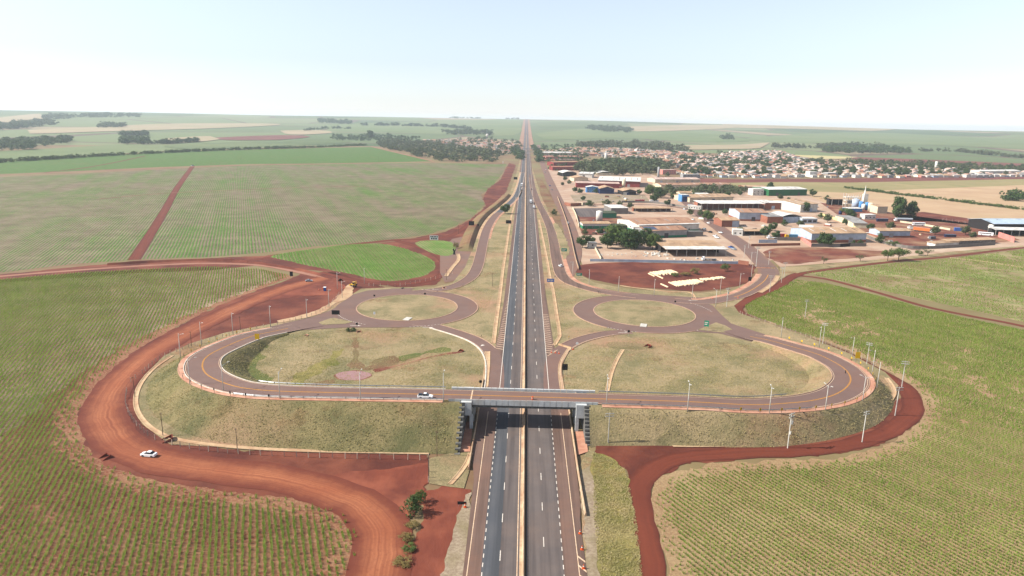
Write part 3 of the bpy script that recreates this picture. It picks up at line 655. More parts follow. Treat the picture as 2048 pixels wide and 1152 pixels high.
# more streets in the industrial quarter and the town
road('street', densify(GS([(1745, 478), (1790, 488), (1835, 500)]), False, 6), -5, 5, .14, M['asph_street'])
road('street', densify(GS([(1470, 497), (1600, 492), (1760, 500), (1850, 503), (2048, 488)]), False, 8), -6, 6, .12, M['lot'])
road('street', densify(GS([(1392, 421), (1310, 410), (1180, 410), (1125, 412)]), False, 8), -4, 4, .125, M['asph_street'])
# grass islets between the street and the ramp
gi = ptch('grass_islet', [(1107, 447), (1118, 452), (1128, 470), (1137, 492), (1138, 505), (1130, 520), (1127, 521), (1121, 500), (1114, 472)], .36, M['grass'], smoothed=True, step=2, ragged=.5)
ptch('grass_islet', [(1082, 360), (1096, 380), (1118, 425), (1122, 440), (1105, 436), (1092, 412), (1080, 385)], .31, M['grass_red'], smoothed=True, step=2, ragged=.5)
# junction throats of the loop road at both roundabouts with their grass splitter islets
jl = ptch('junction', [(722, 590), (698, 602), (660, 622), (628, 634), (580, 645), (540, 655), (545, 668), (610, 661), (690, 656), (800, 656), (760, 645), (715, 628), (706, 612)], .308, M['asph_loop'])
ptch('grass_islet', [(622, 652), (660, 638), (668, 637), (706, 645), (690, 649)], .40, M['grass'])
jr = ptch('junction', [(1380, 596), (1425, 612), (1440, 628), (1462, 648), (1500, 660), (1530, 670), (1520, 689), (1440, 668), (1360, 662), (1330, 661), (1375, 652), (1405, 638), (1412, 620)], .308, M['asph_loop'])
ptch('grass_islet', [(1396, 661), (1432, 646), (1450, 652), (1476, 667), (1440, 666)], .40, M['grass'])
ptch('junction', [(690, 602), (706, 590), (735, 582), (790, 578), (830, 577), (800, 590), (750, 592), (715, 605)], .307, M['asph_loop'])
ptch('junction', [(1180, 575), (1250, 586), (1330, 592), (1400, 596), (1470, 592), (1440, 606), (1400, 612), (1330, 600), (1240, 598)], .309, M['asph_loop'])
ptch('pavement', [(690, 600), (672, 608), (640, 628), (560, 646), (556, 643), (630, 623), (676, 594), (690, 576), (700, 570), (706, 576), (704, 588)], .33, M['gutter'], smoothed=True, step=2, ragged=.5)

# ================================================================ loop road over the bridge
LOOP = [(640, 648, 0.11), (600, 654, 0.23), (558.6, 661.6, 0.57), (503, 674, 1.72), (451, 694.6, 3.45), (416, 713, 4.60), (405, 730, 5.29), (411, 747.6, 6.09), (433.6, 761.5, 6.90), (468, 773.6, 7.59), (503, 779.7, 8.05), (558.6, 784, 8.51), (700, 787.5, 9.20), (900, 791, 9.20), (1050, 795, 9.20), (1213, 800, 9.20), (1375, 805, 8.97), (1500, 811, 8.05), (1587, 807, 7.24), (1639, 799.7, 6.44), (1673.6, 788.8, 5.75), (1695, 773.6, 4.94), (1701, 758, 4.37), (1691, 741, 3.68), (1669, 726, 2.99), (1634.5, 709.6, 2.30), (1587, 695.5, 1.49), (1535, 681, 0.80), (1500, 674, 0.34), (1460, 661, 0.11)]
LP = densify(GS(LOOP), False, 2.0)
LW = [float(np.interp(abs(p.x - 2), [0, 60, 95, 120, 140], [4.5, 4.6, 5.4, 6.3, 6.4])) if p.y < 300 else float(np.interp(p.y, [300, 330], [6.0, 4.9])) for p in LP]
lr = road('loop_road', LP, lambda i: -LW[i], lambda i: LW[i], .31, M['asph_loop'])
road('centre_line', LP[8:-6], -.24, -.06, .335, M['yellow'], lr); road('centre_line', LP[8:-6], .06, .24, .335, M['yellow'], lr)
road('edge_line', LP[6:-6], lambda i: -LW[i + 6] + .35, lambda i: -LW[i + 6] + .53, .335, M['cream'], lr)
road('edge_line', LP[6:-6], lambda i: LW[i + 6] - .53, lambda i: LW[i + 6] - .35, .335, M['cream'], lr)
def near_bridge(p): return -24 < p.x < 26 and p.y < 250
iL = next(i for i, p in enumerate(LP) if p.x > -24 and p.y < 250); iR = next(i for i, p in enumerate(LP) if p.x > 26 and p.y < 250)
WL = next(i for i, p in enumerate(LP) if p.x > -18.4 and p.y < 250); WR = next(i for i, p in enumerate(LP) if p.x > 21.4 and p.y < 250)
# travel runs west around, then east: the camera side (south) lies to the right of travel
for k, (a, b) in enumerate(((10, iL), (iR, len(LP) - 8))):
    s = LP[a:b]; W = LW[a:b]
    kerb('kerb', s, (lambda i, W=W: W[i] + .2), M['kerbw'] if k == 0 else M['kerb'], .28, .18, .3, lr)
    kerb('kerb', s, (lambda i, W=W: -W[i] - .2), M['kerbw'] if k == 0 else M['kerb'], .28, .18, .3, lr)
    road('pavement', s, (lambda i, W=W: W[i] + .4), (lambda i, W=W: W[i] + 2.3), .33, M['walk'])
def bank_k(p): return float(np.interp(p.x, [-130, -90, 15, 24, 45, 100, 130], [1.95, 1.9, 1.9, .95, .8, 1.0, 1.5]))
def bank(name, a, b, m='grass_green'):
    """embankment carrying the loop road: crest just below the asphalt, grass slopes 1:2 down to the plain"""
    s = LP[a:b]; W = LW[a:b]; n = len(s)
    def pr(i):
        h = s[i].z; k = 5; out = []
        so, si = (h * bank_k(s[i]), h * 1.75)
        for j in range(k + 1): t = j / k; out.append((-(W[i] + 1.2) - si * (1 - t), -h * (1 - t) + .05 + .12 * t))
        for j in range(k + 1): t = j / k; out.append((W[i] + 2.4 + so * t, -h * t + .18 - .12 * t))
        return out
    return tag(flip_up(sweep(name, s, pr, M[m], sm=True)), kind='structure')
bank('embankment', 10, WL); bank('embankment', WR, len(LP) - 8, 'grass')

# concrete gutters
def gutter(px, w=1.3, z=.24, m='gutter', pl=None):
    L = pl or densify(GS(px), False, 3)
    o = sweep('gutter', L, [(-w / 2 - .25, z), (-w / 2 - .25, z + .14), (-w / 2, z + .14), (-w / 4, z + .02), (w / 4, z + .02), (w / 2, z + .14), (w / 2 + .25, z + .14), (w / 2 + .25, z)], M[m])
    return tag(o, kind='structure')
gutter([(1033, 395), (1024, 428), (1018, 460), (1012, 500), (1006, 540), (1000, 590), (993, 640), (987, 688)], 1.5)
gutter([(1078, 440), (1086, 480), (1095, 525), (1100, 555), (1106, 580), (1112, 620), (1119, 665), (1118, 676), (1108, 692)], 1.3)
gutter([(858, 908), (760, 906), (640, 904), (500, 898), (400, 888), (340, 876), (300, 855), (276, 825), (272, 795), (284, 765), (310, 736), (345, 712)], 1.2)
gutter([(1345, 893), (1420, 893), (1500, 891), (1580, 884), (1650, 870), (1710, 850), (1760, 822), (1785, 795), (1787, 778), (1773, 757)], 1.2)
gutter([(1246, 700), (1233, 722), (1222, 750), (1214, 785)], 1.2)
gutter([(975, 704), (974, 735), (970, 775)], 2.0, .3)
gutter([(1140, 696), (1124, 722), (1120, 745), (1126, 790)], 1.2, .3)
gutter([(1390, 598), (1386, 590), (1376, 585), (1340, 584), (1275, 577), (1240, 572)], 1.0)
gutter([(900, 970), (918, 950), (935, 925), (941, 908)], 1.0)
gutter([(892, 553), (905, 535), (917, 520), (916, 508)], 2.2, .2)
# pond and muddy hollow in the left loop
pnd = G(706, 752); 
tag(patch('pond', [pnd + Vector((6.9 * cos(a) * (1 + .08 * sin(3 * a)), 5.2 * sin(a), 0)) for a in np.linspace(0, 2 * pi, 40, False)], .235, M['water']), kind='structure')
tag(patch('muddy_bank', [pnd + Vector((7.2 * cos(a) * (1 + .05 * sin(2 * a + 1)), 5.6 * sin(a) * (1 + .1 * sin(5 * a)), 0)) for a in np.linspace(0, 2 * pi, 40, False)], .22, M['redsoil_dry']), kind='structure')
ptch('muddy_hollow', [(703, 676), (714, 675), (716, 700), (722, 728), (734, 738), (720, 741), (704, 738), (692, 742), (703, 722), (706, 700)], .215, M['grass_red'], smoothed=True, step=2, ragged=.8)
ptch('muddy_hollow', [(745, 741), (800, 729), (870, 711), (925, 703), (925, 705.5), (870, 714.5), (800, 733), (752, 746)], .216, M['redsoil_dry'], smoothed=True, step=2, ragged=.25)
ptch('muddy_hollow', [(605, 773), (640, 762), (668, 760), (672, 766), (640, 774)], .217, M['grass_red'], smoothed=True, step=2, ragged=.7)
ptch('muddy_hollow', [(735, 742), (770, 735), (800, 722), (790, 712), (760, 718), (735, 730)], .2155, M['grass_red'], smoothed=True, step=2, ragged=1.2)
ptch('grass_patch', [(500, 700), (530, 690), (525, 712), (515, 740), (540, 760), (500, 755), (490, 730)], .218, M['grass_dark'], smoothed=True, step=2, ragged=1.4)  # dark green painted in for the shaded inner slope of the loop
ptch('grass_patch', [(575, 766), (600, 748), (640, 728), (668, 704), (690, 698), (684, 716), (655, 738), (630, 755), (600, 768)], .219, M['strip'], smoothed=True, step=2, ragged=1.6)
ptch('grass_patch', [(800, 715), (850, 704), (890, 696), (895, 702), (850, 712), (805, 724)], .22, M['grass_dark'], smoothed=True, step=2, ragged=1.2)
ptch('grass_patch', [(1215, 688), (1240, 685), (1300, 690), (1306, 698), (1250, 699), (1218, 697)], .221, M['grass_green'], smoothed=True, step=2, ragged=.5)
# painted yield triangles and arrows
mk = MB()
def tri_mark(px, s, ang):
    p = G(*px); ca, sa = cos(ang), sin(ang)
    q = lambda x, y: (p.x + x * ca - y * sa, p.y + x * sa + y * ca, .345)
    mk.add([q(-s, 0), q(s, 0), q(0, 3.2 * s)], [(0, 1, 2)])
def arrow_mark(px, L, ang):
    p = G(*px); ca, sa = cos(ang), sin(ang); q = lambda x, y: (p.x + x * ca - y * sa, p.y + x * sa + y * ca, .345)
    mk.add([q(-.18, 0), q(.18, 0), q(.18, L), q(-.18, L)], [(0, 1, 2, 3)]); mk.add([q(-.6, L), q(.6, L), q(0, L + 1.6)], [(0, 1, 2)])
tri_mark((967, 691), .8, 2.6); arrow_mark((845, 656), 4, -1.5); arrow_mark((700, 652), 4, -1.6); arrow_mark((860, 581), 4, 1.4)
arrow_mark((1236, 667), 4, -1.2); arrow_mark((1395, 602), 4, 1.6); arrow_mark((1445, 651), 4, 2.3); arrow_mark((877, 580), 3, 1.4)
flip_up(mk.build('arrow_marking', M['white'], hw))
tag(hw, kind='structure')
for c, a0, a1 in ((LRC, 3.6, 4.3), (LRC, 4.9, 5.4), (RRC, 4.0, 4.5), (RRC, 5.3, 5.8), (RRC, .1, .7)):
    ln = [Vector((c[0] + 37.6 * cos(t), c[1] + 37.6 * sin(t), 0)) for t in np.linspace(a0, a1, 20)]
    dashes('give_way_line', ln, 0, .3, 1.0, .8, .34, M['white'], hw)

# cut slope beside the upper left ramp (falls towards the road, away from the sun) and the earth ridge along the farm track
ca, cb = int(len(R1) * .42), int(len(R1) * .86)
cs = R1[ca:cb]; ch = [2.6 * float(smooth(min(i, len(cs) - 1 - i) / 9)) for i in range(len(cs))]
tag(flip_up(sweep('cut_slope', cs, lambda i: [(6.9, .25), (7.6, .25 + ch[i] * .25), (10.2, .25 + ch[i]), (12.5, .2 + ch[i] * .9), (19, .1)], M['grass_red'])), kind='structure')
rl = densify(GS([(215, 530), (300, 525), (400, 521), (480, 523), (560, 534), (620, 545), (680, 562)]), False, 3)
tag(flip_up(sweep('earth_ridge', rl, lambda i: [(-2.4, .05), (-.8, .9 + .5 * float(vnoise(rl[i].x, rl[i].y, 5, 8))), (.4, 1.0 + .6 * float(vnoise(rl[i].x, rl[i].y, 4, 9))), (2.0, .05)], M['redsoil'])), kind='structure')

# ================================================================ overpass
DZ = 9.2; BO = DZ - 8.0
BX0, BX1 = -23.6, 25.6
by = lambda x: float(np.interp(x, [p.x for p in LP[iL - 4:iR + 4]], [p.y for p in LP[iL - 4:iR + 4]]))
YS, YN = by(1) - 5.2, by(1) + 5.2
M['panel'] = mat('precast_grey_concrete', (206, 208, 206), (188, 190, 188), .5, (196, 190, 180), .12, bump=.1)
br = empty('overpass_bridge', (1.6, by(1.6), 0), 0, 'grey concrete road overpass spanning the highway with panelled parapets', 'bridge')
def bpart(mb, name, m): o = mb.build(name, m, br); o.matrix_parent_inverse = Matrix.Translation((-1.6, -by(1.6), 0)); return o
bpart(MB().box(-16.4, 19.0, YS + .3, YN - .3, DZ - .35, DZ + .16), 'deck_slab', M['conc'])
for k in range(5):
    y = YS + .75 + k * (YN - YS - 1.5) / 4
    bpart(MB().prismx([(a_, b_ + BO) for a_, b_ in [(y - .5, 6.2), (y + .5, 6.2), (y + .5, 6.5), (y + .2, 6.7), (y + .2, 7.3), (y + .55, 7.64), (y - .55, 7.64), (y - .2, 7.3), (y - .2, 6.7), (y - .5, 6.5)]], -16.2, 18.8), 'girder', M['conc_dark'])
npan = 25; pw = (BX1 - BX0) / npan
pm = {}
for sgn, Y, nm in ((-1, YS, 'parapet_panel'), (1, YN, 'parapet_panel')):
    for k in range(npan):
        x0 = BX0 + k * pw; lo = BO + (7.15 if -17 < x0 < 19 else 7.55)
        key = (sgn, lo, k % 2)
        if key not in pm:
            d = .03 * (k % 2); y0, y1 = (-.16 - d, .22) if sgn < 0 else (-.22, .16 + d)
            pm[key] = MB().prismx([(y0, lo - DZ), (y1, lo - DZ), (y1, 1.0), (y0 + .04, 1.12), (y0, 1.08)] if sgn < 0 else [(y0, lo - DZ), (y1, lo - DZ), (y1, 1.08), (y1 - .04, 1.12), (y0, 1.0)], .05, pw - .05).mesh(nm, M['panel'])
        o = link(nm, pm[key], br, (x0 - 1.6, Y - by(1.6), DZ))
for x0, x1, cx in ((-19.3, -15.9, -15.95), (18.4, 21.8, 18.85)):
    bpart(MB().box(x0, x1, YS - 1.6, YN + 1.6, 5.2, 8.3).box(x0, x1, YS - 1.6, YS - .25, 8.3, 9.8).box(x0, x1, YN + .25, YN + 1.6, 8.3, 9.8), 'pier_cap', M['panel'])
    for y in (YS - .6, (YS + YN) / 2, YN + .6): bpart(MB().box(cx - .55, cx + .55, y - .5, y + .5, 0, 5.2), 'column', M['panel'])
for x in (-16.3, 18.9): bpart(MB().box(x - .2, x + .2, YS + .4, YN - .4, DZ + .30, DZ + .325), 'expansion_joint', M['cream'])
# stepped retaining walls of precast blocks that face the highway under both bridge ends
def stepped_wall(x, side, label):
    t = empty('retaining_wall', (x, by(x), 0), 0, label, 'retaining wall')
    H = .94; crest0, crest1 = by(x) - 7.0, by(x) + 6.4; blk = {}
    for r in range(10):
        h0 = r * H; reach = (9.4 - h0 - H) * bank_k(LP[WL - 2] if side > 0 else LP[WR + 1])
        y = crest0 - reach; y_end = crest1 + (9.4 - h0 - H) * 1.75
        n = max(1, int((y_end - y) / 1.75)); w = (y_end - y) / n
        for k in range(n):
            key = round(w, 2)
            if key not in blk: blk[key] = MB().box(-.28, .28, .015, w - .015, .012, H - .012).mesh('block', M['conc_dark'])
            o = link('block', blk[key], t, (random.uniform(-.03, .03), y + k * w - by(x), h0))
    # stepped coping slabs on the southern shoulder
    for r in range(11):
        h0 = r * H; y = crest0 - (9.4 - h0) * bank_k(LP[WL - 2] if side > 0 else LP[WR + 1])
        o = MB().box(-.95, .75, 0, 1.3, -.1, .62).build('coping_step', M['conc_dark'], t, loc=(-.45 if side > 0 else .6, y - by(x), h0 - .3))  # dark tone paints in the shade on the steps' south side
    return t
stepped_wall(-18.3, 1, 'stepped dark concrete block wall holding the embankment at the west end of the overpass')
stepped_wall(21.3, -1, 'stepped concrete block wall holding the embankment at the east end of the overpass')
ptch('paved_slope', [(1150, 862), (1170, 862), (1176, 905), (1155, 912)], .33, M['walk'])
ptch('paved_slope', [(925, 845), (946, 845), (940, 905), (915, 905)], .33, M['walk'])
# low concrete barriers on the outer shoulders under the bridge
for xs, y0, y1, lab in ((-14.6, 186, 262, 'low concrete safety barrier beside the left shoulder under the overpass'), (17.4, 163, 250, 'low concrete safety barrier beside the right shoulder under the overpass')):
    L = [Vector((xs + (.0 if y > 185 else (185 - y) * .012), y, .25)) for y in np.arange(y0, y1, 4.0)]
    tag(sweep('safety_barrier', L, [(-.3, 0), (-.28, .2), (-.12, .85), (.12, .85), (.28, .2), (.3, 0)], M['conc_tan'], loop=True), lab, 'barrier')

# ================================================================ guardrails along the loop road
def guardrail(line, off, label, z=.3):
    t = empty('guardrail', line[0], 0, label, 'guardrail'); inv = Matrix.Translation(-Vector(line[0]))
    f = off if callable(off) else (lambda i: off)
    o = sweep('rail', line, lambda i: [(f(i) - .05, z + .5), (f(i) + .05, z + .58), (f(i) - .02, z + .66), (f(i) + .05, z + .74), (f(i) - .05, z + .82), (f(i) - .09, z + .66)], M['steel'], t, loop=True); o.matrix_parent_inverse = inv
    N = frame2d(line); pm_ = MB().box(-.07, .07, -.07, .07, 0, .85).mesh('rail_post', M['steel'])
    for i in range(0, len(line), 2):
        p = Vector(line[i]) + N[i] * (f(i) + .12); link('rail_post', pm_, t, (p - Vector(line[0])) + Vector((0, 0, z)))
    return t
gS = next(i for i, p in enumerate(LP) if p.x > -95 and p.y < 250); gE = next(i for i, p in enumerate(LP) if p.x > 96 and p.y < 250)
guardrail(LP[gS:iL], lambda i: LW[gS + i] + .75, 'steel guardrail on the near edge of the loop road west of the overpass')
guardrail(LP[gS:iL], lambda i: -LW[gS + i] - .75, 'steel guardrail on the far edge of the loop road west of the overpass')
guardrail(LP[iR:gE], lambda i: LW[iR + i] + .75, 'steel guardrail on the near edge of the loop road east of the overpass')
guardrail(LP[iR:gE], lambda i: -LW[iR + i] - .75, 'steel guardrail on the far edge of the loop road east of the overpass')

# ================================================================ poles
def lamp_meshes(h=10.0, arm=2.2, double=False):
    pole = MB().tube([(0, 0, -.6), (0, 0, h * .5), (0, 0, h)], .17, .085, 8).mesh('pole', M['conc_light'], True)
    a = MB().tube([(0, 0, h * .88), (arm * .35, 0, h * .95), (arm, 0, h * 1.0)], .07, .05, 6).mesh('arm', M['steel'], True)
    hd = MB().prism([(arm - .1, h - .02), (arm + .75, h + .08), (arm + .8, h + .16), (arm - .1, h + .12)], -.16, .16).mesh('lamp_head', M['conc_light'])
    return pole, a, hd
LM = lamp_meshes(); LM2 = lamp_meshes(9.6, 1.3)
def lamp(px, z, rz, label, double=False, h=1.0, group='street lamps along the interchange roads'):
    p = G(px[0], px[1], z); m = LM2 if double else LM
    t = empty('street_lamp', p, rz, label, 'street lamp', group, h)
    link('pole', m[0], t); link('arm', m[1], t); link('lamp_head', m[2], t)
    if double:
        for q in (m[1], m[2]): o = link(q.name.split('.')[0], q, t); o.rotation_euler = (0, 0, pi)
    return t
WEST = [(541, 651, .9, 'north of'), (614, 636, .3, ''), (658, 614.5, .2, ''), (684.5, 596, .2, ''), (675, 577.5, .2, ''), (729, 567, .2, '')]
for (x, y, z, rz, lab) in [
    (675, 577.5, .2, -.6, 'concrete street lamp beside the grass hump west of the left roundabout'),
    (684.5, 596, .2, -.6, 'concrete street lamp on the pavement corner beside the left roundabout'),
    (729, 567, .2, -1.2, 'concrete street lamp between the yellow backhoe and the bright green field'),
    (658, 614.5, .2, -.9, 'concrete street lamp standing behind the blue portable toilet fence'),
    (614, 636, .3, -1.0, 'concrete street lamp on the kerb northwest of the left splitter islet'),
    (541, 651, .9, -1.0, 'concrete street lamp on the upper kerb where the left loop begins to climb'),
    (466, 667, 2.2, -.9, 'concrete street lamp beside yellow chevrons on the upper left loop bend'),
    (403, 688.5, 4.1, -.7, 'concrete street lamp at the upper left shoulder of the left loop bend'),
    (361, 714, 5.0, -.4, 'leaning concrete street lamp at the westernmost point of the left loop'),
    (380, 771, 6.5, .5, 'concrete street lamp on the salmon pavement at the left loop bottom bend'),
    (447, 783, 7.6, .9, 'concrete street lamp on the whitewashed kerb of the left loop'),
    (560, 800, 8.5, 1.5, 'street lamp on the near guardrail above the left end of the grass bank'),
    (721, 802, 9.2, 1.55, 'street lamp on the near guardrail right below the muddy pond'),
    (887, 804, 9.2, 1.57, 'street lamp just left of the overpass parapet'),
    (1145, 553, .2, -2.2, 'pale lamp pole on the corner where the service street meets the ramp'),
    (1178, 570, .2, -1.9, 'pale lamp pole at the left tip of the red bare lot'),
    (1236.7, 585, .2, -1.7, 'pale lamp pole on the verge below the middle of the red lot'),
    (1308, 591, .2, -1.6, 'pale lamp pole on the verge above the right roundabout'),
    (1384, 597.5, .2, -1.5, 'pale lamp pole where the curved gutter meets the road'),
    (1440, 588, .2, -1.4, 'pale lamp pole below the row of concrete beams'),
    (1479, 577.5, .2, -1.1, 'street lamp with double arm on the inner verge of the right hand bend'),
    (1502, 560, .2, -.8, 'pale lamp pole on the inner pavement of the northeast bend'),
    (1501.5, 531, .2, -.5, 'pale lamp pole beside the brick wall end at the concrete barriers'),
    (1431, 614, .2, 2.0, 'pale lamp pole on the kerb tip right of the right roundabout'),
    (1562, 674.4, .5, -2.0, 'pale lamp pole on the verge near the upper right loop begins'),
    (1638, 695, 1.6, -2.2, 'pale lamp pole paired with a taller pole on the upper right loop verge'),
    (1703, 719, 3.3, -2.5, 'pale lamp pole left of the yellow sign on the right loop'),
    (1744, 748, 4.3, -2.9, 'pale lamp pole on the outer pavement of the right loop bend'),
    (1754, 774, 4.8, 3.1, 'pale lamp pole at the easternmost chevrons of the right loop')]:
    lamp((x, y), z, rz, lab)
for (x, y, z, rz, lab) in [
    (1213, 809, 9.2, 1.57, 'tall lamp pole just right of the overpass parapet'),
    (1375, 822, 9.0, 1.57, 'Y-armed lamp pole on the near edge of the right loop road, nearest the overpass'),
    (1538, 829, 7.7, 1.5, 'Y-armed lamp pole above the dark green right bank'),
    (1650, 824, 6.3, 1.9, 'Y-armed lamp pole at the lower right loop bend'),
    (1724.6, 804, 5.3, 2.5, 'lamp pole standing by the white edge line of the right loop bend')]:
    lamp((x, y), z, rz, lab, True)

def pole_meshes(h, arms, m):
    p = MB().prism([(-.14, -.5), (.14, -.5), (.09, h), (-.09, h)], -.11, .11).mesh('pole', m)
    bars = [MB().box(-1.4, 1.4, -.26, -.08, z - .11, z + .11).mesh('crossarm', m) for z in arms]
    ins = MB()
    for z in arms:
        for x in (-1.0, -.45, .45, 1.0): ins.cyl(x, -.14, z + .07, z + .3, .06, .05, 6)
    return p, bars, ins.mesh('insulators', M['conc_dark'])
PW = pole_meshes(11.0, (10.75, 9.9), M['conc_light'])
def power_pole(px, rz, label, sc=1.0, gear=False, group='concrete power poles around the interchange'):
    t = empty('power_pole', G(*px), rz, label, 'power pole', group, sc)
    link('pole', PW[0], t)
    for b in PW[1]: link('crossarm', b, t)
    link('insulators', PW[2], t)
    if gear:
        MB().cyl(.35, -.3, 7.6, 8.6, .32, None, 12).build('transformer', M['conc'], t)
        MB().box(-.25, .25, -.5, -.2, 4.6, 5.4).build('meter_box', M['conc_light'], t)
        for dx in (-.8, -.3, .4): MB().tube([(dx, -.2, 10.1), (dx + .2, -.5, 9.4), (dx + .1, -.4, 8.7)], .06, .05, 5).build('fuse_switch', M['conc_light'], t)
    return t
POLES = [power_pole((1216, 890), .15, 'power pole with two crossarms on red soil just right of the overpass'),
 power_pole((1575, 897), .7, 'power pole carrying switch gear beside the track below the right bank', 1.1, True),
 power_pole((1724, 885), .5, 'double-crossarm power pole at the lower right bend of the red track'),
 power_pole((1790, 832), .1, 'power pole beside the white gutter corner east of the right loop'),
 power_pole((1803, 775), -.2, 'power pole on the outer edge of the red track bend'),
 power_pole((1645, 688.5), -.4, 'taller pole of the pair behind the upper right loop verge', .95),
 power_pole((1733, 729), -.4, 'power pole between the chevrons and the red track on the right loop', .9),
 power_pole((1562.5, 566), -.2, 'front one of two neighbouring power poles by the northeast bend', .95),
 power_pole((1568, 555), -.2, 'rear one of two neighbouring power poles by the northeast bend', .95),
 power_pole((1539, 584), -.2, 'power pole on the outer verge of the northeast bend', .95),
 power_pole((1453, 614), .2, 'power pole with transformer on the verge right of the right roundabout', 1.0, True),
 power_pole((1512, 534), .3, 'very tall power pole rising behind the concrete road barriers', 1.35),
 power_pole((1537, 530), .3, 'power pole on the green verge right of the concrete road barriers', .95),
 power_pole((1488, 515), .5, 'power pole on the left kerb of the industrial street', .9),
 power_pole((1497, 497), .5, 'power pole where the white kerb of the industrial street curves', .95),
 power_pole((1610, 635), .2, 'power pole beside the upper red track among dry weeds', .9)]
def wooden_pole(px, h, label):
    t = empty('utility_pole', G(*px), random.uniform(-.5, .5), label, 'pole', 'thin wooden poles')
    MB().tube([(0, 0, -.4), (.03, 0, h / 2), (0, .02, h)], .13, .08, 7).build('pole', M['wood'], t)
    MB().box(-.6, .6, -.06, .06, h - .5, h - .38).build('crossarm', M['wood'], t)
for px, h, lab in [((985, 573), 8.5, 'thin wooden pole on the verge between ramp and highway'), ((874, 913), 8.5, 'thin wooden pole at the foot of the bank left of the overpass'),
    ((475, 905), 8, 'thin wooden pole at the foot of the middle of the left bank'), ((326, 872), 8, 'thin wooden pole by the gutter at the left bank corner'),
    ((270, 795), 8, 'thin wooden pole on the dark soil beside the orange track bend'), ((857, 962), 7.5, 'thin wooden pole at the fence end above the red turning area'),
    ((383, 693), 7, 'thin wooden pole behind the upper left loop chevrons'), ((481, 661), 7, 'thin wooden pole among the upper loop fence posts'),
    ((209, 340), 14, 'lone pole by the track at the far left field edge'), ((483, 327), 14, 'lone pole on the far field track right of the parked car'), ((757, 325), 14, 'lone pole on the far field track near the wood'),
    ((917, 468), 8, 'thin pole beside the ramp near the dark square sign'), ((908, 500), 7, 'thin pole beside the broken tree stump'), ((893, 560), 7, 'thin pole on the red ground right of the small green field')]:
    wooden_pole(px, h, lab)
# overhead wires between the poles of the right-hand line
wv = MB()
def wire(a, b, sag=.8, off=0):
    a = Vector(a); b = Vector(b); pts = [a.lerp(b, t) - Vector((0, 0, sag * 4 * t * (1 - t))) for t in np.linspace(0, 1, 7)]; wv.tube(pts, .012, .012, 3, 0, False)
def wires(line, label):
    global wv; wv = MB()
    for a, b in zip(line[:-1], line[1:]):
        for dx in (-1, 0, 1): wire(a.location + Vector((dx * .9, 0, 11 * a.scale[0])), b.location + Vector((dx * .9, 0, 11 * b.scale[0])), 1.0)
    tag(wv.build('overhead_wires', M['wire']), label, 'wires')
wires([POLES[0], POLES[1], POLES[2], POLES[3], POLES[4], POLES[6], POLES[5], POLES[15]], 'thin overhead power lines following the red track round the right loop')

# ================================================================ cane and grass
def clumps(pts, h, nb, spread, bw, mat_, name, label, zf=0.0, hz_=None, seed=0):
    """leaf-blade triangles; pts (n,2); h (n,)"""
    rg = np.random.default_rng(seed); n = len(pts); base = np.zeros((n, 3)); base[:, :2] = pts
    base[:, 2] = zf if np.isscalar(zf) else zf
    out = []
    for k in range(nb):
        a = rg.random(n) * 2 * pi; r = spread * (.35 + .75 * rg.random(n)); hh = h * (.65 + .5 * rg.random(n))
        dx, dy = np.cos(a), np.sin(a); o = (rg.random((n, 2)) - .5) * spread * .9
        b0 = base.copy(); b0[:, 0] += o[:, 0]; b0[:, 1] += o[:, 1]
        wv_ = bw * (.7 + .6 * rg.random(n)); A = b0.copy(); B = b0.copy()
        A[:, 0] -= dy * wv_; A[:, 1] += dx * wv_; B[:, 0] += dy * wv_; B[:, 1] -= dx * wv_
        A[:, 2] += hh * .1; B[:, 2] += hh * .1
        T = b0.copy(); T[:, 0] += dx * r; T[:, 1] += dy * r; T[:, 2] += hh
        out.append(np.stack([A, B, T], 1))
    o = link(name, tri_mesh(name, np.concatenate(out), mat_)); return tag(o, label, None, None, 'stuff')
def rows(poly_px, phi, spacing, step, dmax, seed, thin=.12, z=.04, xlim=None, keep=None):
    rg = np.random.default_rng(seed); P = np.array([(p[0], p[1]) for p in GS(poly_px)])
    P = np.clip(P, [-420, 100], [560, 860])
    c, s = cos(phi), sin(phi); U = P[:, 0] * c + P[:, 1] * s; V = -P[:, 0] * s + P[:, 1] * c
    us = np.arange(U.min(), U.max(), spacing); vs = np.arange(V.min(), V.max(), step)
    u, v = np.meshgrid(us, vs); u = u.ravel(); v = v.ravel()
    rowid = np.round(u / spacing).astype(int)
    u = u + .35 * np.sin(v / 37 + 1.3) + .22 * np.sin(v / 11 + rowid * .7) + rg.normal(0, .05, len(u)); v = v + rg.uniform(-.5, .5, len(v)) * step
    x = u * c - v * s; y = u * s + v * c
    k = np.hypot(x, y) < dmax; x, y = x[k], y[k]
    k = in_view(x, y, .5) & inside(x, y, GS(poly_px)); x, y = x[k], y[k]
    d = .42 * vnoise(x, y, 26, seed) + .34 * vnoise(x, y, 5, seed + 1) + .18 * rg.random(len(x)) + .08
    e = np.hypot(x, y); far = np.clip((e - 180) / (dmax - 180), 0, 1)
    k = d > thin + .28 + .06 * far
    return x[k], y[k], d[k]
def edge_fade(x, y, line, w):
    """distance to a polyline, used to thin the crop near the dirt road"""
    L = np.array([(p[0], p[1]) for p in line]); best = np.full(len(x), 1e9)
    for a, b in zip(L[:-1], L[1:]):
        t = b - a; q = np.clip(((x - a[0]) * t[0] + (y - a[1]) * t[1]) / (t @ t), 0, 1); best = np.minimum(best, np.hypot(x - a[0] - q * t[0], y - a[1] - q * t[1]))
    return best
x, y, d = rows(A_PX, PHI_L, 1.52, .44, 520, 3, -.06)
ef = edge_fade(x, y, GS(A_EDGE), 1)
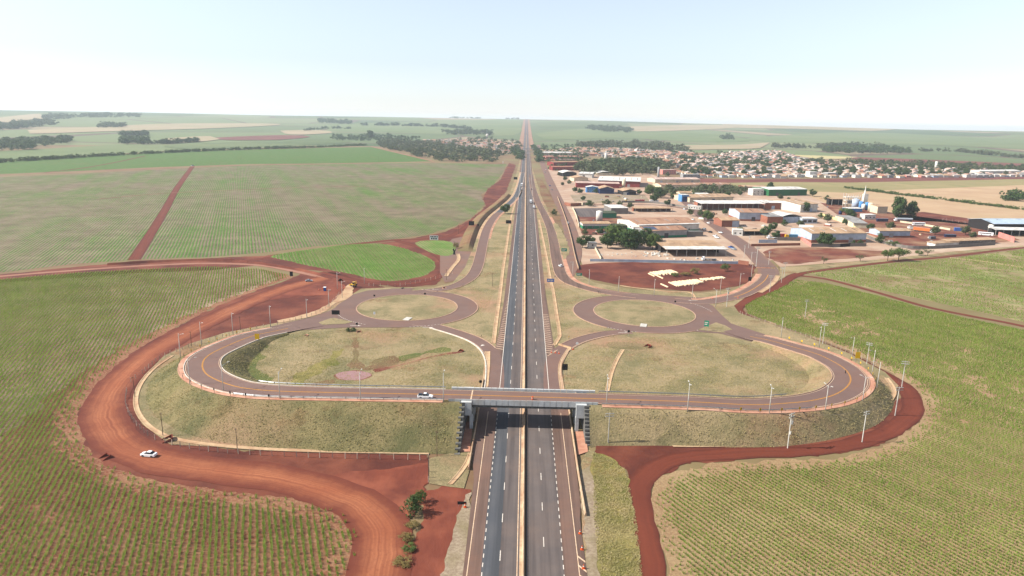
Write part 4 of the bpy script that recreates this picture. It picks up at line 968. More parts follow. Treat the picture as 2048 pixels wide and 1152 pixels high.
k = (ef > 1.5) & ((ef > 9) | (RNG.random(len(x)) < (ef - 1.0) / 11)); x, y, d = x[k], y[k], d[k]
dist = np.hypot(x, y); near = dist < 290
for sel, nb, bw, sd in ((near, 7, .08, 1), (~near, 3, .15, 2)):
    clumps(np.stack([x[sel], y[sel]], 1), .72 + .6 * d[sel], nb, .52 if sd == 1 else .42, bw, M['cane'], 'sugar_cane', 'rows of young green sugar cane on red soil left of the dirt road' if sd == 1 else 'far rows of young sugar cane on the left field', .04, seed=sd)
nA = len(x)
x, y, d = rows(E_PX, PHI_R, 1.45, .42, 520, 5, -.03)
ef = edge_fade(x, y, GS([(1338, 1160), (1315, 1090), (1300, 1030), (1300, 985), (1322, 955), (1380, 936), (1480, 924), (1600, 921), (1680, 915), (1760, 898), (1820, 862), (1845, 827), (1842, 792), (1815, 766), (1770, 740), (1700, 702), (1640, 681)]), 1)
k = (ef > 1.0) & ((ef > 6) | (RNG.random(len(x)) < (ef - .5) / 8)); x, y, d = x[k], y[k], d[k]
dist = np.hypot(x, y); near = dist < 280
for sel, nb, bw, sd in ((near, 6, .08, 3), (~near, 4, .14, 4)):
    clumps(np.stack([x[sel], y[sel]], 1), .55 + .5 * d[sel], nb, .45 if sd == 3 else .38, bw, M['cane'], 'sugar_cane', 'rows of young sugar cane on straw covered soil right of the red track' if sd == 3 else 'far rows of young sugar cane on the right field', .04, seed=sd)
nE = len(x)
x, y, d = rows(D_PX, PHI_L, 1.52, 1.1, 620, 8, -.05)
clumps(np.stack([x, y], 1), .5 + .5 * d, 3, .6, .16, M['cane2'], 'sugar_cane', 'bright green cane in the rounded field above the left roundabout', .12, seed=9)
x, y, d = rows(F_PX, PHI_R, 1.45, 1.2, 780, 12, .12)
clumps(np.stack([x, y], 1), .45 + .5 * d, 3, .5, .17, M['cane'], 'sugar_cane', 'young cane on the upper right field beyond the straight red track', .06, seed=13)
print('clumps', nA, nE, len(x))
# grass tufts on banks and verges
def scatter(poly_px, n, seed, excl=()):
    rg = np.random.default_rng(seed); P = np.array([(p[0], p[1]) for p in GS(poly_px)]); lo, hi = P.min(0), P.max(0)
    q = lo + rg.random((n, 2)) * (hi - lo); k = inside(q[:, 0], q[:, 1], P)
    for e in excl: k &= ~inside(q[:, 0], q[:, 1], e)
    d = vnoise(q[:, 0], q[:, 1], 9, seed) * .6 + .4 * rg.random(n); return q[k & (d > .42)]
def bank_tufts(a, b, name, seed, n, mt):
    """tufts on the two slopes of an embankment"""
    rg = np.random.default_rng(seed); s = LP[a:b]; N = frame2d(s); idx = rg.integers(0, len(s) - 1, n); t = rg.random(n); side = np.where(rg.random(n) < .72, 1, -1)
    fr = rg.random(n)
    sx = np.array([p.x for p in s]); sy = np.array([p.y for p in s]); sz = np.array([p.z for p in s]); nx = np.array([q.x for q in N]); ny = np.array([q.y for q in N]); W = np.array(LW[a:b])
    L_ = lambda a_: a_[idx] * (1 - fr) + a_[idx + 1] * fr
    KB = np.interp(L_(sx), [-130, -90, 15, 24, 45, 100, 130], [1.95, 1.9, 1.9, .95, .8, 1.0, 1.5])
    h = L_(sz); off = np.where(side > 0, W[idx] + 2.6 + h * KB * t, -(W[idx] + 1.4) - h * 1.75 * t)
    x = L_(sx) + L_(nx) * off; y = L_(sy) + L_(ny) * off; z = h * (1 - t) + .12
    k = (h > .6) & ((vnoise(x, y, 6, seed) * .7 + .3 * rg.random(n)) > .38)
    clumps(np.stack([x[k], y[k]], 1), np.full(k.sum(), .24), 3, .34, .1, mt, name, 'tufts of dry grass on the embankment slopes', z[k], seed=seed)
bank_tufts(10, WL - 1, 'grass', 21, 5000, M['tuftg'])
bank_tufts(10, WL - 1, 'grass', 23, 6000, M['tuft']); bank_tufts(WR + 1, len(LP) - 8, 'grass', 24, 4000, M['tuft'])
lpts = [p for p in LP]
for px, n, sd in (([(460, 700), (560, 668), (690, 660), (800, 660), (900, 680), (960, 705), (965, 775), (700, 770), (500, 762)], 16000, 31),
                  ([(1130, 720), (1180, 690), (1300, 675), (1500, 690), (1620, 715), (1655, 750), (1600, 785), (1300, 782), (1130, 778)], 16000, 32),
                  ([(1185, 905), (1225, 922), (1250, 940), (1262, 990), (1275, 1060), (1285, 1160), (1200, 1160), (1188, 1040)], 7000, 33),
                  ([(960, 640), (1005, 560), (1015, 480), (990, 480), (975, 540), (930, 575), (955, 600)], 5000, 34), ([(1100, 560), (1130, 575), (1160, 590), (1140, 620), (1150, 650), (1120, 670)], 4000, 35)):
    q = scatter(px, n, sd); clumps(q, np.full(len(q), .25), 3, .4, .1, M['tuft'], 'grass', 'tufts of dry grass on the interchange verges', .2, seed=sd)

# ================================================================ trees
M['leaf'] = leaf_mat('tree_leaf', (62, 92, 44), (82, 108, 52), (106, 126, 64), .12, .2, .5)
M['leaf2'] = leaf_mat('tree_leaf_light', (84, 108, 48), (104, 126, 56), (122, 138, 70), .25, .2, .5)
M['leaf3'] = leaf_mat('tree_leaf_dusky', (80, 98, 58), (100, 110, 66), (122, 118, 80), .25, .1, .5)
M['leaf4'] = leaf_mat('tree_leaf_dry', (150, 130, 74), (128, 118, 62), (168, 146, 92), .25, .2, .5)
M['bark'] = mat('bark', (104, 88, 72), (80, 66, 54), 1.5)
def crown_tris(seed, shape, n_cl, n_leaf, leaf):
    """leaf clumps on small balls spread through the crown; unit tree height = 1"""
    rg = np.random.default_rng(seed); out = []
    cz, rx, rz = {'round': (.58, .46, .38), 'tall': (.56, .30, .44), 'bush': (.46, .58, .46), 'flat': (.66, .56, .26), 'dome': (.52, .56, .44)}[shape]
    for i in range(n_cl):
        while True:
            v = rg.uniform(-1, 1, 3)
            if .25 < np.linalg.norm(v) < 1: break
        v = v / np.linalg.norm(v) * rg.uniform(.45, .95)
        c = np.array([v[0] * rx, v[1] * rx, cz + v[2] * rz]); r = rg.uniform(.12, .21) * (.6 + rx)
        d = rg.normal(size=(n_leaf, 3)); d /= np.linalg.norm(d, axis=1)[:, None]
        p = c + d * r * rg.uniform(.7, 1.05, (n_leaf, 1)) * np.array([1, 1, .8])
        a = np.cross(d, rg.normal(size=(n_leaf, 3))); a /= np.linalg.norm(a, axis=1)[:, None]
        b = np.cross(d, a) + d * rg.uniform(-.5, .5, (n_leaf, 1)); s = leaf * rg.uniform(.6, 1.3, (n_leaf, 1))
        out.append(np.stack([p - a * s, p + a * s, p + b * s * 1.6], 1)); out.append(np.stack([p - b * s, p + a * s * .9, p - a * s * 1.1 + d * s], 1))
    return np.concatenate(out)
def trunk_mesh(shape, seed):
    rg = random.Random(seed); b = MB(); top = .55 if shape != 'bush' else .35
    b.tube([(0, 0, -.03), (.01, 0, .2 * top), (.02, .01, top)], .035 if shape != 'bush' else .03, .014, 7)
    for i in range(5):
        a = i * 1.256 + rg.uniform(-.3, .3); z = top * rg.uniform(.45, .9); L = rg.uniform(.18, .3)
        b.tube([(.012, 0, z), (cos(a) * L * .5, sin(a) * L * .5, z + .1), (cos(a) * L, sin(a) * L, z + .2)], .014, .005, 5)
    return b.mesh('trunk', M['bark'])
TREES = {}
for key, shape, ncl, nl, leaf, m in (('round', 'round', 34, 60, .034, 'leaf'), ('round2', 'round', 30, 60, .034, 'leaf3'), ('dome', 'dome', 46, 60, .034, 'leaf'), ('dome2', 'dome', 42, 60, .034, 'leaf2'), ('tall', 'tall', 34, 64, .032, 'leaf'), ('bush', 'bush', 22, 40, .036, 'leaf'), ('bush2', 'bush', 18, 40, .038, 'leaf4'), ('flat', 'flat', 22, 44, .030, 'leaf2'), ('bush3', 'bush', 18, 40, .036, 'leaf2'), ('sparse', 'flat', 12, 30, .028, 'leaf3')):
    TREES[key] = (tri_mesh('crown', crown_tris(hash_ := len(TREES) + 40, shape, ncl, nl, leaf), M[m]), trunk_mesh(shape, len(TREES)))
def tree(kind, p, h, label, group=None, name=None, wide=1.0, cat=None):
    t = empty(name or ('bush' if kind.startswith('bush') else 'tree'), p, random.uniform(0, 6.28), label, cat or ('bush' if kind.startswith('bush') else 'tree'), group)
    t.scale = (h * wide, h * wide, h)
    link('crown', TREES[kind][0], t); link('trunk', TREES[kind][1], t); return t
# low crowns merged into far woods
def lowcrown(seed):
    T = crown_tris(seed, 'round' if seed % 3 else 'dome', 9, 11, .075); return T
LOWC = [lowcrown(200 + i) for i in range(6)]
def wood(px, n, hmin, hmax, label, m='leaf', name='woodland', seed=0, line=False, zo=0.0, wmul=1.0):
    rg = np.random.default_rng(seed + 900); W = GS(px); pts = []
    if line:
        seg = [(W[i], W[i + 1]) for i in range(len(W) - 1)]; Ls = np.array([(b - a).length for a, b in seg]); Ls = Ls / Ls.sum()
        for _ in range(n):
            a, b = seg[rg.choice(len(seg), p=Ls)]; q = a.lerp(b, rg.random()); pts.append((q.x + rg.normal(0, 3 * wmul), q.y + rg.normal(0, 5 * wmul)))
    else:
        P = np.array([(p.x, p.y) for p in W]); lo, hi = P.min(0), P.max(0)
        while len(pts) < n:
            q = lo + rg.random((200, 2)) * (hi - lo); q = q[inside(q[:, 0], q[:, 1], P)]; pts += [tuple(v) for v in q[:n - len(pts)]]
            if len(q) == 0: break
    out = []
    for i, (x, y) in enumerate(pts):
        h = rg.uniform(hmin * .6, hmax * 1.12); T = LOWC[i % 6].copy(); a = rg.random() * 6.28; c, s = cos(a), sin(a)
        X = T[..., 0] * c - T[..., 1] * s; Y = T[..., 0] * s + T[..., 1] * c
        h *= 1.12; w = h * wmul * 1.25; T = np.stack([X * w + x, Y * w + y, (T[..., 2] - .12) * h + float(hill(x, y)) + zo], -1); out.append(T)
    o = link(name, tri_mesh(name, np.concatenate(out), M[m])); return tag(o, label, None, None, 'stuff')
wood([(752, 285), (800, 283), (900, 292), (1000, 308), (995, 324), (900, 325), (862, 321), (800, 304), (758, 294)], 406, 11, 18, 'dense dusky wood behind the far left field', 'leaf3', seed=1)
wood([(660, 276), (720, 272), (780, 272), (840, 276), (840, 285), (740, 283), (670, 281)], 116, 12, 20, 'trees along the near edge of the left town', 'leaf', seed=2)
wood([(830, 283), (960, 276), (1040, 285), (1044, 312), (1000, 312), (930, 300)], 135, 9, 15, 'garden trees spread through the left part of the town', 'leaf', seed=3)
wood([(1150, 338), (1200, 330), (1300, 328), (1345, 334), (1335, 348), (1240, 352), (1165, 350)], 232, 11, 18, 'dense wood between the warehouses and the town', 'leaf3', seed=4)
wood([(1150, 330), (1250, 322), (1330, 325), (1300, 340), (1180, 342)], 96, 11, 18, 'green trees at the rear of the wood beside the town', 'leaf', seed=44)
wood([(1160, 288), (1300, 288), (1375, 300), (1370, 306), (1250, 298), (1150, 295)], 173, 14, 24, 'belt of trees at the far rim of the town', 'leaf3', seed=5)
wood([(1080, 292), (1200, 290), (1400, 305), (1560, 302), (1600, 330), (1450, 335), (1300, 320), (1100, 318)], 328, 7, 13, 'garden trees scattered between the houses of the town', 'leaf', seed=6)
wood([(1600, 322), (1900, 330), (2048, 338), (2048, 345), (1800, 340), (1620, 333)], 173, 8, 15, 'row of trees behind the white houses of the town', 'leaf3', seed=7)
wood([(1640, 300), (1700, 296), (1800, 298), (1830, 306), (1730, 309), (1650, 305)], 212, 14, 22, 'dark wood beyond the pale yellow field', 'leaf', seed=8)
wood([(1540, 296), (1640, 297), (1690, 292), (1770, 294)], 77, 14, 22, 'strip of trees running left from the dark wood', 'leaf3', seed=9, line=True)
wood([(1840, 303), (1920, 304), (2000, 313), (2060, 318)], 77, 12, 18, 'thin grey trees along the far stream', 'leaf3', seed=10, line=True)
wood([(0, 303), (60, 300), (100, 292), (140, 287), (140, 280), (60, 282), (-60, 290), (-100, 305)], 173, 14, 22, 'trees along the valley at the far left', 'leaf', seed=11)
wood([(-80, 268), (0, 262), (60, 256), (110, 250), (105, 243), (40, 247), (-60, 258)], 193, 18, 28, 'hazy woods on the far left hillside', 'leaf', seed=12)
wood([(90, 240), (180, 236), (280, 235), (280, 231), (160, 231), (85, 233)], 135, 20, 30, 'hazy woods below the left skyline', 'leaf', seed=13)
wood([(198, 256), (252, 255), (252, 251), (198, 252)], 57, 20, 26, 'square plantation on the pale far field', 'leaf', seed=14)
wood([(238, 273), (300, 272), (298, 268), (240, 270)], 50, 16, 22, 'narrow plantation on the far green field', 'leaf', seed=15)
wood([(243, 289), (290, 290), (295, 282), (245, 280)], 68, 16, 22, 'dark plantation block left of the hedge trees', 'leaf', seed=16)
wood([(290, 289), (350, 287), (395, 284)], 50, 12, 18, 'row of hedge trees right of the plantation block', 'leaf', seed=17, line=True)
wood([(638, 240), (700, 246), (705, 249), (640, 246)], 77, 22, 32, 'hazy wood high on the far slope', 'leaf', seed=18)
wood([(720, 251), (800, 252), (880, 254), (940, 259)], 116, 18, 26, 'hazy tree belt across the far slope', 'leaf', seed=19, line=True)
wood([(880, 266), (930, 262), (980, 266), (985, 272), (900, 270)], 96, 18, 26, 'hazy wood beyond the left town', 'leaf', seed=20)
wood([(1165, 258), (1200, 254), (1262, 258), (1265, 266), (1210, 264)], 96, 20, 30, 'hazy wood on the slope right of the highway', 'leaf', seed=21)
wood([(1440, 276), (1465, 275), (1466, 280), (1442, 280)], 18, 18, 26, 'small clump on the far right slope', 'leaf', seed=22)
wood([(610, 262), (650, 258), (700, 258)], 26, 14, 20, 'scattered trees along the far left boundary', 'leaf', seed=23, line=True)
wood([(-300, 345), (0, 325), (200, 313), (330, 306), (500, 299), (620, 296), (735, 291)], 813, 5, 9, 'long hedge of tall cane along the far left field', 'leaf2', 'hedge', 24, True, wmul=.9)
wood([(1690, 376), (1800, 390), (1900, 402), (2048, 420), (2200, 438)], 465, 2.5, 4.5, 'ragged hedge crossing the straw field', 'leaf2', 'hedge', 25, True, wmul=.9)
wood([(2008, 402), (2030, 392), (2100, 395), (2100, 405)], 50, 8, 13, 'dark grove at the right edge of the straw field', 'leaf', seed=26)
wood([(900, 234), (960, 232.5)], 26, 18, 26, 'clump of trees on the skyline left of the highway', 'leaf', seed=27, line=True)
wood([(1010, 236), (1040, 236)], 18, 18, 24, 'clump of trees on the skyline beside the highway', 'leaf', seed=28, line=True)
wood([(1320, 385), (1400, 380), (1490, 380), (1490, 388), (1400, 390), (1330, 392)], 85, 7, 11, 'row of dusky trees behind the blue block', 'leaf3', seed=29)
wood([(1020, 300), (1040, 292), (1044, 320), (1030, 320)], 46, 10, 16, 'street trees along the left side of the highway', 'leaf', seed=30)
wood([(1064, 292), (1078, 300), (1092, 325), (1075, 325)], 57, 8, 14, 'street trees along the right side of the highway', 'leaf', seed=31)
wood([(1075, 332), (1096, 304), (1150, 300), (1165, 318), (1170, 330), (1112, 345)], 80, 7, 13, 'trees around the depots on the right side of the highway', 'leaf', seed=61)
wood([(1360, 340), (1500, 325), (1700, 335), (1900, 342), (2050, 347), (1900, 350), (1600, 350), (1400, 352)], 160, 5, 9, 'low garden greenery between the town houses', 'leaf', seed=62)
# single trees
for px, kind, h, wd, lab in [
    ((1010, 428), 'round', 9.5, 1.0, 'lone dark green tree on the verge between ramp and highway'),
    ((1165, 496), 'round', 9, 1.0, 'dark tree by the corner of the service street and the stone yard'),
    ((1182, 488), 'round', 6, 1.0, 'smaller dark tree behind the white gate house'),
    ((1215, 497), 'round', 10.5, 1.0, 'dark tree at the left end of the big tree group in the stone yard'),
    ((1232, 490), 'dome2', 14, 1.1, 'broad yellowish green tree in the middle of the stone yard group'),
    ((1262, 497), 'dome', 14, 1.15, 'large dark spreading tree in the stone yard group'),
    ((1290, 482), 'round', 10, .95, 'dark round tree behind the right end of the stone yard group'),
    ((1305, 499), 'dome2', 11, .9, 'lighter green tree at the right end of the stone yard group'),
    ((1109, 431), 'bush', 6, .9, 'green bush on the verge between the ramp and the service street'),
    ((1180, 412), 'bush', 6, 1.6, 'left half of the clipped tree row behind the grey paved yard'), ((1212, 410), 'bush', 6, 1.6, 'right half of the clipped tree row behind the grey paved yard'),
    ((1300, 392), 'dome2', 13, .9, 'tall light tree left of the street junction'), ((1318, 396), 'dome', 13, 1.0, 'large dark tree at the corner of the industrial street'), ((1308, 405), 'round', 10, 1.0, 'dark tree in front of the street corner trees'),
    ((1415, 441), 'dome2', 9, .95, 'round bright green tree on the kerb of the industrial street'),
    ((1530, 475), 'round', 9, .95, 'dark conical tree beside the parked lorries'),
    ((1650, 492), 'dome', 9.5, 1.1, 'big round tree before the grey warehouse wall'), ((1706, 491), 'bush', 4, .9, 'left one of two clipped shrubs by the warehouse gate'), ((1721, 491), 'bush', 4.5, .9, 'right one of two clipped shrubs by the warehouse gate'),
    ((1590, 418), 'dome', 10, .9, 'dark tree left of the white gable warehouse'), ((1610, 424), 'dome', 10, .9, 'tree in front of the white gable warehouse'), ((1625, 393), 'round', 9, 1.0, 'dark tree right of the green warehouse'),
    ((1540, 386), 'tall', 13, 1.0, 'tall dark tree at the left end of the green warehouse'), ((1690, 433), 'flat', 9, 1.0, 'flat topped tree beside the blue drums'), ((1700, 437), 'dome', 9, 1.0, 'dark tree before the chemical plant'),
    ((1795, 438), 'tall', 20, .95, 'huge dark eucalyptus left of the pair beside the straw field'), ((1822, 438), 'tall', 16, .95, 'slightly smaller eucalyptus right of the pair beside the straw field'),
    ((1647, 528), 'sparse', 5, .9, 'thin green sapling on the bare red lot'), ((1720, 523), 'sparse', 5, 1.2, 'wispy small tree by the upper right track'), ((1775, 522), 'flat', 8, 1.0, 'left one of two flat topped trees by the upper right track'), ((1797, 521), 'flat', 9, 1.1, 'right one of two flat topped trees by the upper right track'), ((1855, 512), 'sparse', 6, 1.0, 'small tree on the verge above the upper right field'), ((1838, 511), 'bush3', 4, 1.3, 'low bush on the verge above the upper right field'),
    ((1450, 543), 'bush3', 5, 1.0, 'green shrub on the red lot near the brick wall'), ((1372, 552), 'bush2', 2.4, 2.2, 'dry weeds growing over the upper beam stack'), ((1350, 553), 'bush3', 2.2, 2.0, 'green weeds in front of the upper beam stack'), ((1390, 548), 'bush2', 4, 1.2, 'dry weedy bush at the end of the beam stack'),
    ((1786, 492), 'bush3', 4, 1.9, 'bright green shrub inside the curved wall'), ((1480, 463), 'bush3', 4, 1.2, 'bush on the kerb before the white house'), ((1445, 452), 'bush', 4, 1.0, 'small bush on the kerb of the brick workshop'),
    ((826, 1030), 'bush', 5.6, .9, 'dark green tree at the roadside below the red turning area'), ((842, 1006), 'bush3', 3.8, .9, 'green bush behind the dark roadside tree'),
    ((811, 1080), 'bush2', 1.5, 2.3, 'dry yellow bush below the dark roadside tree'), ((818, 1100), 'bush3', 1.2, 3.0, 'olive bush near the bottom of the dirt road'), ((806, 1126), 'bush2', 1.3, 3.2, 'dry yellow bush at the bottom edge by the dirt road'), ((826, 1056), 'bush2', 1.6, 2.0, 'small dry shrub between the roadside bushes'),
    ((912, 497), 'bush2', 4.5, .8, 'dry bush next to the burnt stump'), ((740, 278), 'tall', 30, 1.3, 'very tall tree standing out above the left town'),
    ((706, 663), 'bush', 2.2, 1.3, 'dark weed clump by the culvert in the left loop'), ((696, 664), 'bush', 2.2, 1.1, 'small dark weed left of the culvert in the left loop'),
    ((1215, 362), 'flat', 0.1, .1, '')]:
    if lab: tree(kind, G(*px), h * (1.0 if px[1] > 600 else 1.2), lab, None, None, wd)
for i, px in enumerate([(1130, 362), (1138, 368), (1125, 372), (1150, 385), (1160, 388), (1118, 352), (1143, 360), (1192, 386), (1278, 390), (1334, 353), (1360, 372), (1410, 380), (1428, 352), (1545, 462), (1568, 452), (1552, 478), (1600, 455), (1170, 470), (1200, 470), (1345, 398), (1388, 398), (1435, 412), (1450, 430), (1470, 432), (1380, 432), (1400, 432), (1335, 412), (1260, 418), (1240, 412), (1166, 402), (1640, 437), (1655, 445), (1740, 462), (1780, 462), (1870, 470), (1930, 470), (1945, 478), (1760, 486), (1690, 450), (1560, 400), (1575, 408), (1655, 402), (1480, 392), (1455, 395)]):
    k_ = random.choice(['round', 'round2', 'bush']); tree(k_, G(*px), random.uniform(6, 9), {'round': 'dark green', 'round2': 'dusky grey green', 'bush': 'low bushy'}[k_] + ' tree ' + ('near the service street side' if px[0] < 1260 else 'around the industrial street' if px[0] < 1480 else 'between the middle warehouses' if px[0] < 1660 else 'in the yards of the chemical plant side') + ' of the quarter', 'yard trees of the industrial quarter', 'tree', 1.0, 'tree')
rg = random.Random(5)
for i in range(300):
    q = rg.random(); x = 1360 + q * 700; y = rg.uniform(318 + 16 * q, 353)
    k_ = rg.choice(['round', 'round2', 'dome']); tree(k_, G(x, y), rg.uniform(8, 14), {'round': 'dark round', 'round2': 'dusky round', 'dome': 'broad dark'}[k_] + ' garden tree in the ' + ('front' if y > 346 else 'middle' if y > 334 else 'rear') + ' rows of the ' + ('left' if x < 1560 else 'central' if x < 1800 else 'right') + ' part of the town', 'garden trees of the town', None, 1.0)

# ================================================================ buildings
def bm_(name, c, c2=None, **k): return mat(name, c, c2 or tuple(int(v * .9) for v in c), .25, **k)
M['w_white'] = bm_('white_render', (226, 222, 212), (204, 196, 182)); M['w_cream'] = bm_('cream_render', (222, 206, 176)); M['w_grey'] = bm_('grey_render', (172, 170, 168))
M['w_brick'] = bm_('raw_brick', (176, 116, 92), (156, 98, 78)); M['w_red'] = bm_('red_painted_wall', (166, 72, 68)); M['w_pink'] = bm_('pink_painted_wall', (224, 146, 134))
M['w_blue'] = bm_('light_blue_wall', (98, 160, 218)); M['w_navy'] = bm_('navy_blue_front', (48, 66, 118)); M['w_green'] = bm_('green_painted_wall', (62, 150, 108)); M['w_dgreen'] = bm_('dark_green_cladding', (48, 124, 74))
M['w_bluegrey'] = bm_('pale_blue_grey_cladding', (186, 198, 212)); M['w_olive'] = bm_('olive_wall', (92, 100, 76)); M['w_block'] = bm_('grey_block_wall', (146, 138, 130)); M['w_dark'] = mat('dark_paint_and_shade', (52, 48, 48)); M['w_yellow'] = bm_('pale_yellow_wall', (226, 214, 150))  # the darkest wall tone stands in for shade inside open sheds
def sheet(name, a, b, rot=0.0):
    t = NT(name); p = t.pos(obj=True); w = t.new('ShaderNodeTexWave'); t.l.new(p, w.inputs[0]); w.inputs['Scale'].default_value = .9; w.inputs['Distortion'].default_value = .0
    x = t.mix(t.noise(t.pos((1, .2, 1)), .25, 5, .65, .35, .7), a, b); x = t.mix(t.noise(t.pos(), .09, 4, .7, .5, .75), x, tuple(int(v * .78) for v in b)); x = t.mix(t.math('MULTIPLY', w.outputs['Fac'], .18), x, tuple(int(v * .7) for v in a))
    return t.done(x, .7, w.outputs['Fac'], .3, .05)
M['r_tan'] = sheet('tan_fibre_cement_roof', (204, 170, 134), (182, 146, 112)); M['r_brown'] = sheet('brown_tile_roof', (192, 150, 120), (172, 126, 98)); M['r_white'] = sheet('white_sheet_roof', (228, 224, 216), (206, 200, 190))
M['r_grey'] = sheet('grey_sheet_roof', (176, 172, 166), (150, 146, 142)); M['r_orange'] = sheet('orange_tile_roof', (192, 134, 108), (170, 112, 90)); M['r_blue'] = sheet('light_blue_sheet_roof', (190, 206, 220), (172, 190, 206)); M['r_pink'] = sheet('faded_pink_roof', (214, 186, 170), (196, 162, 146)); M['r_dark'] = sheet('dark_old_tile_roof', (130, 106, 92), (108, 86, 76))
M['glass'] = mat('window_glass', (44, 54, 62), rough=.15, spec=.5); M['solar'] = mat('solar_cells', (64, 76, 104), rough=.25, spec=.5); M['frame'] = mat('window_frame', (214, 210, 204)); M['door'] = mat('metal_door', (86, 84, 86), rough=.6)
def base_frame(a, b):
    A, B = G(*a), G(*b); u = (B - A); u.z = 0; w = u.length; return A, math.atan2(u.y, u.x), w
def roof_mesh(kind, w, d, h, rh, over, m):
    b = MB(); o = over; t = .22
    if kind == 'gable':      # ridge along x
        b.prismx([(-o, h - .05), (d / 2, h + rh - .05), (d + o, h - .05), (d + o, h + t), (d / 2, h + rh + t), (-o, h + t)], -o, w + o)
    elif kind == 'gabley':   # ridge along depth
        b.prism([(-o, h - .05), (w / 2, h + rh - .05), (w + o, h - .05), (w + o, h + t), (w / 2, h + rh + t), (-o, h + t)], -o, d + o)
    elif kind == 'shed':     # rises to the back
        b.prismx([(-o, h - .05), (d + o, h + rh - .05), (d + o, h + rh + t), (-o, h + t)], -o, w + o)
    elif kind == 'arch':
        n = 9; up = [(-o + (w + 2 * o) * i / n, h + rh * sin(pi * i / n)) for i in range(n + 1)]
        b.prism(up + [(x, z + t) for x, z in up[::-1]][0:], -o, d + o)
    elif kind == 'hip':
        r = min(w, d) * .5; v = [(-o, -o, h), (w + o, -o, h), (w + o, d + o, h), (-o, d + o, h)]
        e = [(r, d / 2, h + rh), (w - r, d / 2, h + rh)] if w > d else [(w / 2, r, h + rh), (w / 2, d - r, h + rh)]
        f = [(0, 1, 5, 4), (1, 2, 5), (2, 3, 4, 5), (3, 0, 4)] if w > d else [(0, 1, 4), (1, 2, 5, 4), (2, 3, 5), (3, 0, 4, 5)]
        b.add(v + e, f + [(3, 2, 1, 0)])
    else: b.box(-o, w + o, -o, d + o, h, h + .3)
    return b.mesh('roof', m)
def wall_mesh(w, d, h, kind, rh, m):
    b = MB(); b.box(0, w, 0, d, -.3, h - .01)
    if kind == 'gabley': b.prism([(0.01, h - .06), (w / 2, h + rh - .06), (w - .01, h - .06)], 0.01, d - .01)
    if kind == 'gable': b.prismx([(0.01, h - .06), (d / 2, h + rh - .06), (d - .01, h - .06)], 0.01, w - .01)
    if kind == 'shed': b.prismx([(.01, h - .06), (d - .01, h + rh - .06), (d - .01, h - .06)], .01, w - .01)
    return b.mesh('wall', m)
